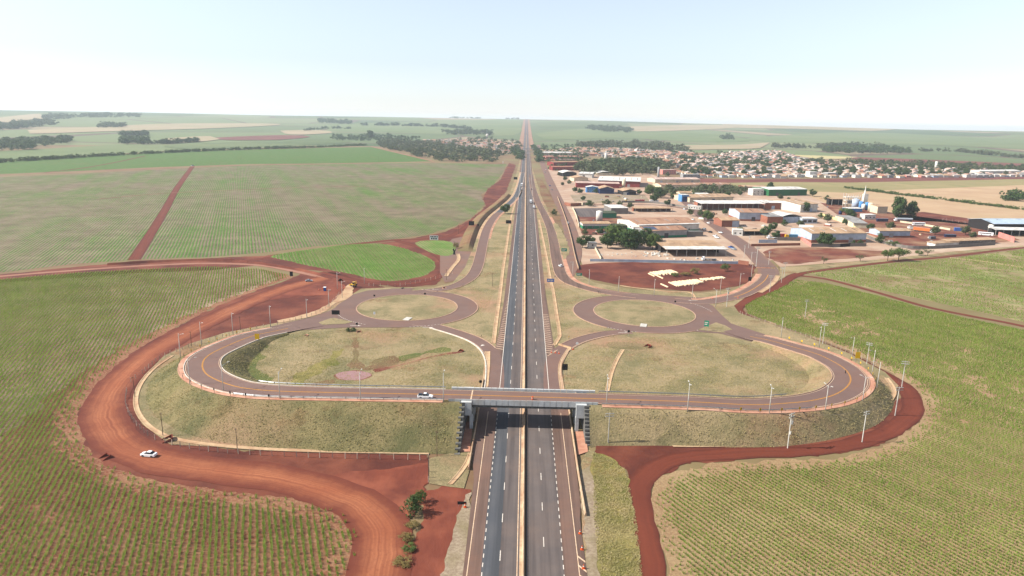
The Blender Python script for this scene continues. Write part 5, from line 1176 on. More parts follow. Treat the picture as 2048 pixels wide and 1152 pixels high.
def building(name, label, cat, a, b, d, h, kind, rh, wall, roof, over=.6, win=0, wz=None, band=None, door=None, open_=False, wins=(1.4, 1.2), skew=0.0, side_win=0, group=None, strip=None, solar=None):
    A, rz, w = base_frame(a, b); t = empty(name, A, rz + skew, label, cat, group)
    if open_:
        MB().box(0, w, d - .3, d, -.2, h).build('back_wall', M[wall], t)
        MB().box(0, .25, d * .5, d, -.2, h).box(w - .25, w, d * .5, d, -.2, h).build('side_wall', M[wall], t)
        n = max(3, int(w / 7) + 1); pm_ = MB().box(-.15, .15, -.15, .15, -.2, h).mesh('post', M['conc_light'])
        for i in range(n): link('post', pm_, t, (.2 + (w - .4) * i / (n - 1), .2, 0))
    else: link('wall', wall_mesh(w, d, h, kind, rh, M[wall]), t)
    ro = link('roof', roof_mesh(kind, w, d, h, rh, over, M[roof]), t)
    if strip:   # newer sheets on the front of the roof
        sd = strip[1]; z = lambda y: h + rh * (1 - abs(y - d / 2) / (d / 2)) if kind == 'gable' else (h + rh * (y + over) / (d + 2 * over) if kind == 'shed' else h)
        MB().prismx([(-over - .03, z(-over) + .26), (sd, z(sd) + .26), (sd, z(sd) + .31), (-over - .03, z(-over) + .31)], -over - .02, w + over + .02).build('roof_sheets', M[strip[0]], ro)
    if solar:
        x0, x1 = solar; zz = lambda y: h + rh * y / (d / 2)
        y0, y1 = d * .1, d * .45
        MB().prismx([(y0, zz(y0) + .3), (y1, zz(y1) + .3), (y1, zz(y1) + .38), (y0, zz(y0) + .38)], x0 * w, x1 * w).build('solar_panels', M['solar'], ro)
    if cat == 'warehouse' and kind in ('gable', 'gabley', 'shed') and w > 18 and not open_:
        rs = random.Random(int(w * 37 + d * 11))      # roller doors, pale roof lights and a rain gutter
        for q in range(max(1, int(w / 22))):
            x0 = w * (q + .5) / max(1, int(w / 22)) + rs.uniform(-4, 4); MB().box(x0 - 2, x0 + 2, -.1, .08, -.1, min(4.4, h * .65)).build('roller_door', M[rs.choice(['door', 'w_grey', 'w_navy', 'w_bluegrey'])], t)
        MB().box(-over, w + over, -over - .22, -over + .02, h - .12, h + .12).build('rain_gutter', M['steel'], t)
        if kind != 'gabley':
            for q in range(int(w / 9)):
                x0 = w * (q + .5) / int(w / 9); za = lambda y: h + (rh * (1 - abs(y - d / 2) / (d / 2)) if kind == 'gable' else rh * (y + over) / (d + 2 * over))
                y0, y1 = (d * .08, d * .42) if kind == 'gable' else (d * .1, d * .9)
                MB().prismx([(y0, za(y0) + .23), (y1, za(y1) + .23), (y1, za(y1) + .27), (y0, za(y0) + .27)], x0 - .5, x0 + .5).build('roof_light', M[rs.choice(['r_grey', 'r_white', 'r_dark', 'r_tan'])], ro)
    if band: MB().box(-.06, w + .06, -.06, d + .06, -.3, band[1]).build('wall_band', M[band[0]], t)
    if win:
        wm = MB().box(-wins[0] / 2, wins[0] / 2, -.05, .1, 0, wins[1]).mesh('window', M['glass']); fm = MB().box(-wins[0] / 2 - .1, wins[0] / 2 + .1, -.03, .08, -.1, wins[1] + .1).mesh('frame', M['frame'])
        for zz_ in ([wz] if not isinstance(wz, (list, tuple)) else wz):
            for i in range(win):
                o = link('window', wm, t, (w * (i + .5) / win, -.05 - (.06 if band else 0), zz_ or h * .5)); link('frame', fm, o)
    for i in range(side_win):
        o = MB().box(-.12, .02, -.7, .7, 0, 1.3).build('window', M['glass'], t, loc=(0, d * (i + .5) / side_win, h * .45))
    if door: MB().box(door[0] * w, door[1] * w, -.09, .1, -.2, door[2]).build('door', M[door[3] if len(door) > 3 else 'door'], t)
    return t
W_, B_ = 'warehouse', 'building'
building('blue_house', 'light blue two storey block with dark windows beside the navy hangar', B_, (1172.5, 385), (1197, 385.5), 14, 7.5, 'gabley', 1.6, 'w_blue', 'r_white', .3, 3, [1.2, 4.6])
building('hangar', 'tan gabled hangar with a navy blue open front', W_, (1199, 387.5), (1228, 388), 26, 7, 'gabley', 3, 'w_navy', 'r_tan', .8)
building('open_shed', 'dark open fronted shed with a low tan gable right of the navy hangar', W_, (1246, 390), (1272, 390), 24, 5.5, 'gabley', 2.4, 'w_dark', 'r_tan', 1.0, door=(.02, .38, 4, 'w_white'))  # closed box; dark walls stand in for the shaded open front
building('red_factory', 'long low red walled factory with faded pink roof behind the blue block', B_, (1152, 375), (1238, 377), 24, 7, 'gable', 1.6, 'w_red', 'r_pink')
building('white_roof_warehouse', 'very large red walled warehouse under a white roof', W_, (1196, 372), (1279, 375), 85, 9, 'gable', 3, 'w_red', 'r_white', 1.0)
building('workshop', 'small tan gabled workshop left of the huge white roof', B_, (1148, 363), (1176, 363), 26, 6, 'gabley', 2.2, 'w_cream', 'r_tan')
building('arched_shed', 'white arched shed behind the palms beside the service street', W_, (1126, 353), (1153, 353), 30, 6.5, 'arch', 3, 'w_dark', 'r_white')
building('flat_shed', 'white flat roofed shed right of the arched shed', W_, (1157, 355), (1184, 356), 30, 7, 'shed', 1.2, 'w_white', 'r_white')
building('arched_hall', 'broad low white arched roof in front of the wood', W_, (1194, 351), (1228, 351), 30, 4.5, 'arch', 2.5, 'w_cream', 'r_white')
building('red_block', 'front one of the red roofed buildings along the service street', B_, (1105, 341), (1152, 341), 22, 7, 'gable', 1.4, 'w_red', 'r_orange', win=8, wz=2.5)
building('red_block', 'rear one of the red roofed buildings along the service street', B_, (1107, 332), (1157, 331), 26, 8, 'gable', 1.6, 'w_red', 'r_brown')
building('long_depot', 'long white roofed depot beside the highway before the town', W_, (1087, 312), (1145, 312), 40, 9, 'gable', 2, 'w_cream', 'r_white')
building('long_depot', 'long orange roofed depot below the white roofed depot', W_, (1092, 319), (1166, 319), 40, 7, 'gable', 2, 'w_pink', 'r_orange')
building('long_depot', 'dark old roofed depot right of the roadside trees', W_, (1110, 326), (1150, 326), 30, 7, 'gable', 2, 'w_brick', 'r_dark')
building('brick_ruin', 'roofless raw brick building by the service street fence', B_, (1141, 413), (1163, 412), 14, 3.6, 'flat', 0, 'w_brick', 'lot', -.4)
building('brick_ruin', 'second roofless brick building with pale rooms', B_, (1165, 411), (1182, 410), 12, 3.4, 'flat', 0, 'w_cream', 'lot', -.4, 3, 1.2)
building('grey_store', 'grey flat box store with white parapet roof at the paved yard', B_, (1222, 428), (1256, 428), 30, 6.5, 'flat', 0, 'w_block', 'r_white', .2)
building('green_store', 'white topped green workshop facing the grass by the service street', B_, (1165, 458), (1221, 458), 10, 5.0, 'shed', .8, 'w_white', 'r_tan', .5, 4, 1.4, ('w_green', 3.0))
building('green_shed', 'dark green flat roofed shed beside the white tank', B_, (1203, 436), (1233, 436), 14, 5, 'shed', .6, 'w_green', 'w_olive')
building('olive_shed', 'low dark olive shed right of the green workshop', B_, (1223, 459), (1255, 459), 9, 3.6, 'shed', .5, 'w_olive', 'w_olive')
building('brick_yard_sheds', 'low tan open sheds behind the brown roofed warehouse', B_, (1270, 424), (1345, 424), 12, 4, 'shed', .6, 'w_brick', 'r_tan', .5, open_=True)
building('brown_warehouse', 'large brown roofed warehouse with white eaves and green base', W_, (1278, 467), (1397, 463), 46, 7.5, 'gable', 2.6, 'w_white', 'r_brown', .8, 3, 2.0, ('w_green', 2.2), strip=('r_white', 2.0), side_win=4, solar=None)
building('solar_warehouse', 'grey walled warehouse with solar panels on a brown roof', W_, (1291, 477), (1373, 474), 24, 6.5, 'gable', 2.0, 'w_grey', 'r_brown', .5, 0, None, ('w_green', 2.0), solar=(.04, .32))
building('block_compound', 'small grey block walled compound beside the street', B_, (1374, 473), (1406, 473), 8, 4, 'flat', 0, 'w_block', 'conc_dark', .05)
building('stone_yard_shed', 'wide open shed with tan roof and white front sheets in the stone yard', W_, (1333, 513), (1452, 513), 30, 5.6, 'shed', 1.6, 'w_dark', 'r_tan', 1.2, open_=True, strip=('r_white', 9.0))
building('gate_house', 'small white gate house under the dark tree in the stone yard', B_, (1177, 496), (1193, 496), 6, 4, 'flat', 0, 'w_white', 'r_grey', .3, 1, 1.8)
building('blue_cube', 'bright blue cube shaped building by the industrial street', B_, (1363, 404), (1377, 404), 12, 9, 'flat', 0, 'w_blue', 'r_white', .1, door=(.15, .9, 7, 'w_navy'))
building('tan_factory', 'wide tan roofed factory right of the blue cube', W_, (1379, 405), (1466, 403), 40, 6, 'gable', 2, 'w_cream', 'r_tan')
building('post_shed', 'very long white roofed shed open on posts', W_, (1402, 421), (1528, 421), 22, 8, 'shed', 1.2, 'w_brick', 'r_white', 1, open_=True)
building('post_shed', 'brick shed with white roof at the right end of the long post shed', W_, (1529, 419), (1566, 419), 20, 8, 'shed', 1.0, 'w_brick', 'r_white', .6)
building('office', 'low white office with dark windows at the left end of the long post shed', B_, (1376, 418), (1401, 420), 10, 4, 'flat', 0, 'w_white', 'r_white', .3, 5, 1.5)
building('light_blue_hall', 'pale blue clad warehouse with brown roof behind the brick workshop', W_, (1478, 442), (1534, 443), 36, 9, 'gable', 2, 'w_bluegrey', 'r_brown', .4, 0, None, ('w_brick', 2.0))
building('brick_hall', 'plain brick fronted hall right of the pale blue warehouse', W_, (1534, 447), (1565, 447), 26, 7, 'shed', .8, 'w_brick', 'r_grey', .2)
building('brick_workshop', 'tan roofed workshop half brick half white at the street', B_, (1443, 454), (1478, 454), 20, 6.5, 'gable', 1.8, 'w_brick', 'r_tan', .6, door=(.6, .98, 6, 'w_bluegrey'))
building('white_house', 'white flat house on the kerb of the industrial street', B_, (1465, 471), (1485, 472), 9, 5.2, 'flat', 0, 'w_white', 'r_white', .1, 2, 1.8)
building('lorry_shelter', 'tan roofed open shelter right of the white house', B_, (1487, 471), (1530, 471), 9, 4, 'shed', .5, 'w_dark', 'r_tan', .6, open_=True)
building('white_block', 'white two storey block left of the green warehouse', B_, (1505, 391), (1527, 391), 14, 9, 'flat', 0, 'w_white', 'r_white', .1, 3, [1.5, 5])
building('green_warehouse', 'long green clad warehouse with white roof before the olive field', W_, (1537, 392), (1613, 391), 40, 9, 'gable', 1.5, 'w_dgreen', 'r_white', .4)
building('gable_warehouse', 'white walled warehouse with wide tan roof and dark side trees', W_, (1600, 425), (1641, 424), 52, 9, 'gable', 2.5, 'w_white', 'r_tan', .6, skew=.18)
building('arched_store', 'white arched store left of the small blue office', W_, (1561, 446), (1602, 445), 24, 6, 'arch', 2.8, 'w_bluegrey', 'r_white', .3)
building('blue_office', 'small white and blue office with dark glazing', B_, (1604, 447), (1634, 447), 12, 5, 'flat', 0, 'w_bluegrey', 'r_white', .3, 3, 1.2, wins=(4, 2.4))
building('grey_warehouse', 'large pale grey warehouse with tan roof behind the big round tree', W_, (1622, 486), (1731, 485), 34, 8.2, 'gable', 2.6, 'w_bluegrey', 'r_tan', .5, 0, None, ('w_brick', 2.6))
building('open_bay', 'open lorry bay with white roof at the left end of the grey warehouse', W_, (1596, 477), (1622, 479), 30, 7.5, 'shed', 1, 'w_dark', 'r_white', .8, open_=True)
building('blue_grey_shed', 'blue grey shed with tan roof inside the curved wall', W_, (1758, 475), (1819, 475), 16, 6, 'gable', 1.6, 'w_bluegrey', 'r_tan', .6, 0, None, ('w_brick', 1.6))
building('cream_long_shed', 'long narrow cream walled shed running away behind the grey warehouse', W_, (1706, 456), (1735, 458), 62, 5, 'gable', 1.4, 'w_cream', 'r_grey', .6, skew=.25)
building('cream_box', 'cream windowless box building beside the steel tanks', B_, (1754, 427), (1774, 427), 14, 8, 'shed', .8, 'w_cream', 'r_tan', .2)
building('plant_office', 'small white office below the chemical plant', B_, (1729, 439), (1751, 439), 9, 5, 'flat', 0, 'w_white', 'r_white', .3, 3, 1.6)
building('plant_canopy', 'cream open canopy at the chemical plant', B_, (1663, 411), (1690, 411), 12, 8, 'shed', .6, 'w_dark', 'r_tan', .5, open_=True)
building('plant_shed', 'low white shed roof before the blue tanks', B_, (1694, 424), (1724, 424), 10, 4, 'shed', .4, 'w_blue', 'r_white', .4)
building('blue_roof_hangar', 'hangar with light blue roof at the right edge', W_, (1986, 464), (2070, 464), 34, 8, 'gable', 3, 'w_dark', 'r_blue', 1)
building('hangar_annexe', 'white lean-to in front of the blue roofed hangar', W_, (1990, 472), (2070, 474), 12, 6, 'shed', 1, 'w_dark', 'r_white', .6, open_=True)
building('long_stable', 'long low cream roofed building on the dark perimeter wall', B_, (1898, 491), (1990, 487), 8, 3.6, 'shed', .5, 'w_block', 'r_tan', .8, 14, 2.2, wins=(.9, .6))
building('white_annexe', 'small cream roofed annexe left of the long low building', B_, (1870, 494), (1917, 491), 8, 3, 'shed', .4, 'w_white', 'r_tan', .6)
building('tan_barn', 'long tan roofed barn behind the row of dusky trees', W_, (1322, 378), (1462, 377), 30, 6, 'gable', 2, 'w_cream', 'r_brown', .6)
building('tan_barn', 'grey and tan barn before the red strip of bare soil', W_, (1310, 366), (1400, 366), 34, 6, 'gable', 2, 'w_cream', 'r_pink', .6)
building('tan_barn', 'small tan shed left of the white block', W_, (1488, 380), (1532, 380), 20, 5, 'gable', 1.6, 'w_brick', 'r_tan', .6)
building('side_store', 'tan roofed store before the trees near the industrial street', B_, (1360, 393), (1384, 393), 14, 5, 'gable', 1.6, 'w_cream', 'r_tan')
building('side_store', 'white roofed store right of the tan store', B_, (1391, 396), (1420, 396), 12, 5, 'shed', .6, 'w_bluegrey', 'r_white')
building('school_block', 'pale two storey block at the left end of the front town row', B_, (1325, 349), (1352, 349), 16, 9, 'flat', 0, 'w_pink', 'r_pink', .2, 6, [2, 5])
building('grey_terrace', 'grey terrace of raw houses at the front of the town', B_, (1366, 357), (1400, 357), 12, 7, 'flat', 0, 'w_grey', 'r_grey', .1, 5, [1.5, 4.5])
building('white_cube_house', 'tall white cube house in the front row of the town', B_, (1619, 354), (1634, 354), 14, 10, 'flat', 0, 'w_white', 'r_white', .1)
building('white_cube_house', 'pale green grey cube house in the front row of the town', B_, (1655, 354), (1675, 354), 14, 8, 'flat', 0, 'w_grey', 'r_white', .1)
building('white_hall', 'very long white hall at the right end of the town', W_, (1960, 350), (2040, 349), 30, 8, 'gable', 2, 'w_white', 'r_white', .4)
building('white_hall', 'white arcade building above the left part of the town', B_, (1273, 305), (1290, 305), 14, 10, 'flat', 0, 'w_white', 'r_white', .2, 3, 2, wins=(5, 5))

# tanks, towers, plant frame -----------------------------------------------------------------------
def tank(px, r, h, m, label, cat='tank', dome=True, legs=0.0):
    t = empty('storage_tank', G(*px), 0, label, cat)
    MB().cyl(0, 0, legs, h, r, None, 20).build('tank_shell', M[m], t, True)
    if dome: MB().tube([(0, 0, h - .02), (0, 0, h + r * .25)], r, r * .25, 20).build('tank_roof', M[m], t)
    MB().tube([(r + .15, 0, legs), (r + .15, 0, h)], .1, .1, 5).build('ladder', M['steel'], t)
    if legs:
        for a in range(4): MB().box(r * .7 * cos(a * pi / 2 + .78) - .15, r * .7 * cos(a * pi / 2 + .78) + .15, r * .7 * sin(a * pi / 2 + .78) - .15, r * .7 * sin(a * pi / 2 + .78) + .15, -.2, legs + .1).build('leg', M['conc_light'], t)
    return t
tank((1198, 442), 3.2, 10, 'w_white', 'fat white tank beside the dark green shed')
tank((1247, 376), 2.6, 13, 'w_cream', 'slim cream water tank beside the red factory', 'water tower')
tank((1316, 359), 2.0, 22, 'w_grey', 'slender grey cylindrical water tower behind the barns', 'water tower')
tank((1211, 322), 3, 20, 'w_white', 'white water tower standing in the wood', 'water tower')
tank((1871, 340), 3, 20, 'w_white', 'white water tower behind the far town row', 'water tower')
tank((974, 282), 5, 30, 'w_white', 'white water tank in the left town', 'water tower', True, 18)
tank((1710, 416), 4.2, 11, 'w_bluegrey', 'widest pale blue tank of the chemical plant')
tank((1721, 418), 2.6, 9, 'w_blue', 'bright blue tank left of the white tower')
tank((1733, 420), 2.4, 9, 'w_blue', 'bright blue tank right of the white tower')
tank((1740, 423), 2.8, 10, 'w_cream', 'pale upright tank beside the bright blue tanks')
tank((1726, 420), 2.2, 7, 'w_white', 'white upright tank in front of the white tower')
tank((1680, 432), 1.8, 6, 'w_navy', 'navy drum on a stand beside the flat topped tree', 'tank', False, 2)
tank((1980, 466), 2.2, 8, 'w_white', 'white tank in front of the blue roofed hangar')
def plant():
    t = empty('process_tower', G(1728, 413), 0, 'white process tower with a tapering spire above the chemical plant', 'tower')
    MB().box(-2.6, 2.6, -2.6, 2.6, 0, 16).build('tower_body', M['w_white'], t)
    MB().tube([(-1, 0, 16), (-1, 0, 22), (-1, 0, 27)], 1.2, .15, 8).build('spire', M['w_white'], t)
    s = empty('steel_frame', G(1690, 414), 0, 'white open steel frame structure left of the process tower', 'plant frame')
    for i in range(4):
        for j in range(2): MB().box(i * 6 - .25, i * 6 + .25, j * 7 - .25, j * 7 + .25, 0, 15 if i else 17).build('column', M['w_white'], s)
    for z in (4, 8, 12):
        MB().box(-.5, 18.5, -.5, 7.5, z, z + .5).build('floor_deck', M['w_white'], s)
    MB().box(4, 10, 1, 5, 4.5, 7.6).build('vessel', M['w_grey'], s)
plant()
def mast(px, h, label):
    t = empty('radio_mast', G(*px), 0, label, 'mast'); MB().tube([(0, 0, 0), (0, 0, h)], .9, .35, 4).build('lattice', M['steel'], t)
    for k in range(3): MB().box(-1.2, 1.2, -.15, .15, h * (.55 + .2 * k), h * (.55 + .2 * k) + .8).build('antenna', M['conc_light'], t)
mast((917, 282), 75, 'left one of two tall thin radio masts over the left town'); mast((973, 284), 65, 'right one of two tall thin radio masts over the left town')
# footbridges over the highway before the horizon
for y, lab in ((2330, 'far concrete footbridge crossing the highway at the town'), (2080, 'near concrete footbridge crossing the highway at the town')):
    t = empty('footbridge', (1.6, y, 0), 0, lab, 'bridge')
    MB().box(-24, 24, -1.5, 1.5, 7, 8.4).build('deck', M['conc'], t)
    for x in (-22, 0, 22): MB().box(x - .6, x + .6, -.6, .6, -.2, 7).build('pier', M['conc'], t)

# perimeter walls ------------------------------------------------------------------------------------
def wall_run(px, h, m, label, thick=.25):
    L = densify(GS(px), False, 4) if len(px) > 2 else GS(px)
    return tag(sweep('boundary_wall', L, [(-thick / 2, -.1), (thick / 2, -.1), (thick / 2, h), (-thick / 2, h)], M[m], loop=True), label, 'wall')
wall_run([(1180, 523), (1300, 525), (1400, 527), (1476, 528)], 2.0, 'w_bluegrey', 'long whitish wall along the front of the stone yard')
wall_run([(1476, 528), (1497, 531)], 3.0, 'w_brick', 'short brick wall ending at the concrete road barriers')
wall_run([(1157, 540), (1150, 515), (1140, 470), (1128, 430), (1115, 395)], 1.8, 'conc_tan', 'dusty tan wall along the right side of the service street')
wall_run([(1190, 498), (1202, 520)], 2.0, 'w_cream', 'cream wall beside the gate house')
wall_run([(1502, 493), (1600, 491)], 2.2, 'w_brick', 'low reddish brick wall behind the dirt street')
wall_run([(1517, 486), (1554, 486)], 3.0, 'w_bluegrey', 'white sheet fence between the lorries and the brick wall')
wall_run([(1554, 481), (1600, 482)], 3.2, 'w_block', 'grey block wall right of the white sheet fence')
wall_run([(1600, 478), (1622, 494)], 3.2, 'w_pink', 'pale pink wall left of the grey warehouse')
wall_run([(1622, 494), (1680, 494)], 3.0, 'w_block', 'grey wall left of the dark warehouse gate')
wall_run([(1680, 494), (1700, 493)], 3.0, 'w_dark', 'black sliding gate of the grey warehouse')
wall_run([(1700, 493), (1732, 493)], 3.0, 'w_block', 'grey wall right of the dark warehouse gate')
wall_run([(1731, 474), (1752, 483), (1784, 492), (1815, 497), (1850, 498), (1900, 496), (1990, 490)], 2.6, 'w_block', 'long curved grey perimeter wall at the right of the industrial quarter')
wall_run([(1996, 474), (2028, 485)], 5.0, 'w_pink', 'tall pink wall before the blue roofed hangar')
wall_run([(1640, 430), (1690, 447), (1715, 462)], 2.6, 'w_yellow', 'pale yellow wall beside the long cream shed')
wall_run([(1800, 445), (1850, 452), (1900, 461)], 2.0, 'w_cream', 'cream wall running behind the parked bus')
wall_run([(1243, 405), (1310, 407), (1385, 418)], 2.4, 'w_block', 'dark grey wall behind the brick sheds')
wall_run([(1145, 417), (1152, 432), (1158, 455)], 2.2, 'w_cream', 'pale wall of the paved yard facing the service street')

# the town: rows of small houses ----------------------------------------------------------------------
HT = []
for wall, roof, kind, h in (('w_white', 'r_orange', 'gable', 3.4), ('w_white', 'r_tan', 'gable', 3.2), ('w_cream', 'r_orange', 'hip', 3.4), ('w_pink', 'r_pink', 'gable', 3.4), ('w_white', 'r_white', 'flat', 4.2), ('w_grey', 'r_grey', 'flat', 5.0), ('w_cream', 'r_brown', 'gabley', 3.4), ('w_brick', 'r_orange', 'gable', 3.2), ('w_white', 'r_pink', 'gabley', 5.6), ('w_bluegrey', 'r_tan', 'flat', 4.0)):
    w, d = 9.5, 11
    HT.append((wall_mesh(w, d, h, kind, 1.7, M[wall]), roof_mesh(kind, w, d, h, 1.7, .5, M[roof]), MB().box(1.2, 2.8, -.06, .1, 1, 2.2).box(5.6, 7.2, -.06, .1, 1, 2.2).mesh('windows', M['glass']),
               '%s house with %s roof in the far town' % ({'w_white': 'white', 'w_cream': 'cream', 'w_pink': 'pink', 'w_grey': 'raw grey', 'w_brick': 'brick', 'w_bluegrey': 'pale blue'}[wall], {'r_orange': 'orange tile', 'r_tan': 'tan', 'r_pink': 'faded pink', 'r_white': 'flat white', 'r_grey': 'flat grey', 'r_brown': 'brown'}[roof] + (' low' if kind == 'flat' else '') + (' gabled' if kind == 'gabley' else ''))))
TOWN = [(1350, 338), (1400, 318), (1470, 305), (1560, 303), (1600, 318), (1720, 330), (1860, 338), (2000, 343), (2110, 346), (2110, 354), (1990, 355), (1830, 355.5), (1680, 356), (1540, 356), (1420, 356), (1360, 352)]
TOWN2 = [(1085, 306), (1150, 296), (1260, 299), (1380, 306), (1420, 320), (1360, 330), (1280, 318), (1180, 312), (1100, 312)]
TOWN3 = [(845, 281), (960, 280), (1035, 288), (1040, 310), (1005, 308), (930, 294), (860, 286)]
def lots(px, ang, sx, sy, seed, jit=2.0):
    rg = random.Random(seed); W = GS(px); P = np.array([(p.x, p.y) for p in W]); c, s = cos(ang), sin(ang)
    U = P[:, 0] * c + P[:, 1] * s; V = -P[:, 0] * s + P[:, 1] * c; out = []
    v = V.min(); r = 0
    while v < V.max():
        u = U.min()
        while u < U.max():
            x, y = u * c - v * s, u * s + v * c
            if inside(np.array([x]), np.array([y]), P)[0]: out.append((x + rg.uniform(-jit, jit), y + rg.uniform(-jit, jit), ang + (pi if r % 2 else 0)))
            u += sx * rg.uniform(.9, 1.3)
        v += sy if r % 2 else sy * 1.7; r += 1
    return out
L1 = lots(TOWN, .12, 11.5, 13, 1) ; L2 = lots(TOWN2, .02, 13, 16, 2); L3 = lots(TOWN3, -.05, 16, 18, 3)
ALL = sorted([(hypot(x, y), x, y, a, 1) for x, y, a in L1] + [(hypot(x, y), x, y, a, 2) for x, y, a in L2] + [(hypot(x, y), x, y, a, 3) for x, y, a in L3])
print('lots', len(L1), len(L2), len(L3))
rg = random.Random(9); fv = {}
def hw_pick(zone): return rg.choices(range(10), [2, 4, 1.5, 2.5, 6, 2.5, 2, 1, 4, 2.5] if zone == 1 else [3, 4, 2, 2, 3, 1, 3, 1.5, 1, 1])[0]
for n, (dd, x, y, a, zone) in enumerate(ALL):
    if rg.random() < .27: continue
    k = hw_pick(zone); s = rg.uniform(.85, 1.25)
    if n < 400:
        u_, v_ = pix((x, y, 0)); t = empty('house', (x, y, 0), a, HT[k][3].replace('in the far town', 'in the ' + ('front' if v_ > 351 else 'middle' if v_ > 344 else 'rear') + ' rows, ' + ('left' if u_ < 1500 else 'central' if u_ < 1750 else 'right') + ' part of town'), 'house', 'houses of the town', s)
        link('wall', HT[k][0], t); link('roof', HT[k][1], t); link('windows', HT[k][2], t)
    else: fv.setdefault(k, []).append((x, y, a, s))
for k, lst in fv.items():      # houses past the nearest ones: one mass per colour
    b = MB()
    for x, y, a, s in lst:
        c, q = cos(a) * s, sin(a) * s
        for me, mi in ((HT[k][0], 0), (HT[k][1], 1)):
            b.add([(v.co.x * c - v.co.y * q + x, v.co.x * q + v.co.y * c + y, v.co.z * s + float(hill(x, y))) for v in me.vertices], [tuple(p.vertices) for p in me.polygons], mi)
    tag(b.build('distant_houses', [HT[k][0].materials[0], HT[k][1].materials[0]]), 'mass of %s' % HT[k][3].replace('house', 'houses'), None, None, 'stuff')

# ================================================================ fences
def fence(px, spacing, h, label, lean=0.0, z=.08, wires_=3, pts=None):
    L = pts or densify(GS(px), False, spacing); t = empty('fence', L[0], 0, label, 'fence'); pm_ = MB().box(-.09, .09, -.09, .09, -.2, h).mesh('fence_post', M['post'])
    for p in L: o = link('fence_post', pm_, t, Vector(p) - Vector(L[0]) + Vector((0, 0, z))); o.rotation_euler = (random.uniform(-.04, .04), random.uniform(-.04, .04), random.uniform(0, 1))
    b = MB()
    for k in range(wires_):
        zz = z + h * (.35 + .28 * k); b.tube([Vector(p) - Vector(L[0]) + Vector((0, 0, zz)) for p in L], .012, .012, 3, 0, False)
    b.build('fence_wire', M['wire'], t); return t
fence([(857, 921), (760, 919), (640, 916), (500, 910), (400, 901), (330, 887), (296, 872), (268, 845), (252, 812), (254, 785)], 3.1, 1.9, 'wire fence with pale posts along the foot of the left bank')
fence([(262, 765), (285, 748), (320, 720), (365, 700), (420, 683), (500, 662), (580, 645), (640, 626), (668, 603), (678, 590)], 3.2, 1.9, 'wire fence with pale posts between the dark red soil and the loop road')
fence([(738, 572), (790, 573), (840, 565), (880, 556), (905, 548)], 3.6, 1.9, 'wire fence with pale posts below the bright green field')
fence([(857, 921), (858, 945), (857, 965)], 2.6, 1.9, 'short wire fence running down from the bank fence corner')
fence([(1480, 628), (1560, 656), (1640, 684), (1700, 708), (1750, 733)], 3.0, 1.6, 'wire fence between the right loop verge and the red track')
fence([(1885, 441), (1930, 447), (1985, 455)], 5.0, 2.4, 'fence of pale posts in front of the straw field')
fence([(1454, 515), (1475, 524), (1494, 530)], 2.5, 1.6, 'pale picket fence at the right side of the stone yard')
# ================================================================ markers and signs
def chevron_marker(p, rz, front, label, group):
    t = empty('chevron_marker', p, rz, label, 'road marker', group)
    link('marker_post', CHM[0], t); link('marker_plate', CHM[1] if front else CHM[2], t)
    if front: link('chevron', CHM[3], t)
CHM = [MB().box(-.05, .05, -.05, .05, -.2, 1.2).mesh('marker_post', M['wood']), MB().box(-.32, .32, -.08, -.05, .9, 1.75).mesh('marker_plate', M['signyellow']), MB().box(-.32, .32, -.08, -.05, .9, 1.75).mesh('marker_plate', M['signback']), MB().prism([(-.18, 1.0), (.02, 1.0), (.2, 1.32), (.02, 1.65), (-.18, 1.65), (.0, 1.32)], -.1, -.085).mesh('chevron', M['black'])]
NN = frame2d(LP); step = 0
cw = sum(1 for p in LP if p.x < 0)
acc = 0.0
for i in range(12, len(LP) - 12):
    acc += (LP[i] - LP[i - 1]).length
    p = LP[i]; east = p.x > 0
    if abs(p.x) < (75 if not east else 70): continue
    gap = 5.2 if p.y < 300 else 6.5
    if acc < gap: continue
    acc = 0.0; q = p + NN[i] * (LW[i] + 2.0); rz = math.atan2(NN[i].y, NN[i].x) - pi / 2 + pi
    if east: chevron_marker(q + Vector((0, 0, .3)), rz, True, 'small yellow chevron marker on the outer kerb of the right loop', 'chevrons of the right loop')
    else: chevron_marker(q + Vector((0, 0, .3)), rz, p.y > 268 , 'small chevron marker on the outer kerb of the left loop', 'chevrons of the left loop')
def sign(px, z, w, h, zc, face, label, legs=1, round_=False, rz=0.0, back=None, text=None, cat='sign', name='road_sign'):
    t = empty(name, G(px[0], px[1], z), rz, label, cat)
    for x in ([0] if legs == 1 else [-w * .35, w * .35]): MB().cyl(x, .05, -.2, zc + (h / 2 if not round_ else 0), .055, None, 6).build('sign_post', M['steel'], t)
    if round_: MB().tube([(0, -.02, zc), (0, .02, zc)], w / 2, None, 16).build('sign_plate', M[face], t)
    else: MB().box(-w / 2, w / 2, -.03, .0, zc - h / 2, zc + h / 2).build('sign_plate', M[face], t)
    if text:
        b = MB()
        for (x0, x1, z0, z1) in text: b.box(x0 * w / 2, x1 * w / 2, -.045, -.031, zc + z0 * h / 2, zc + z1 * h / 2)
        b.build('sign_print', M['white'] if face in ('signgreen', 'signblue') else M['black'], t)
    return t
BAR2 = [(-.8, .6, .15, .45), (-.8, .3, -.45, -.15)]
sign((515, 686), 1.6, 2.0, 2.6, 3.0, 'signyellow', 'large yellow warning sign at the inner edge of the left loop', 2)
sign((1714, 724), 2.9, 2.0, 2.8, 3.0, 'signyellow', 'large yellow warning sign among the chevrons of the right loop', 2)
sign((672, 641), .4, 4.0, 2.2, 4.2, 'signback', 'wide black backed direction board on the left splitter islet', 2)
sign((714, 657), .3, 1.2, 1.2, 2.4, 'signback', 'round dark sign on a post at the top of the left loop', 1, True)
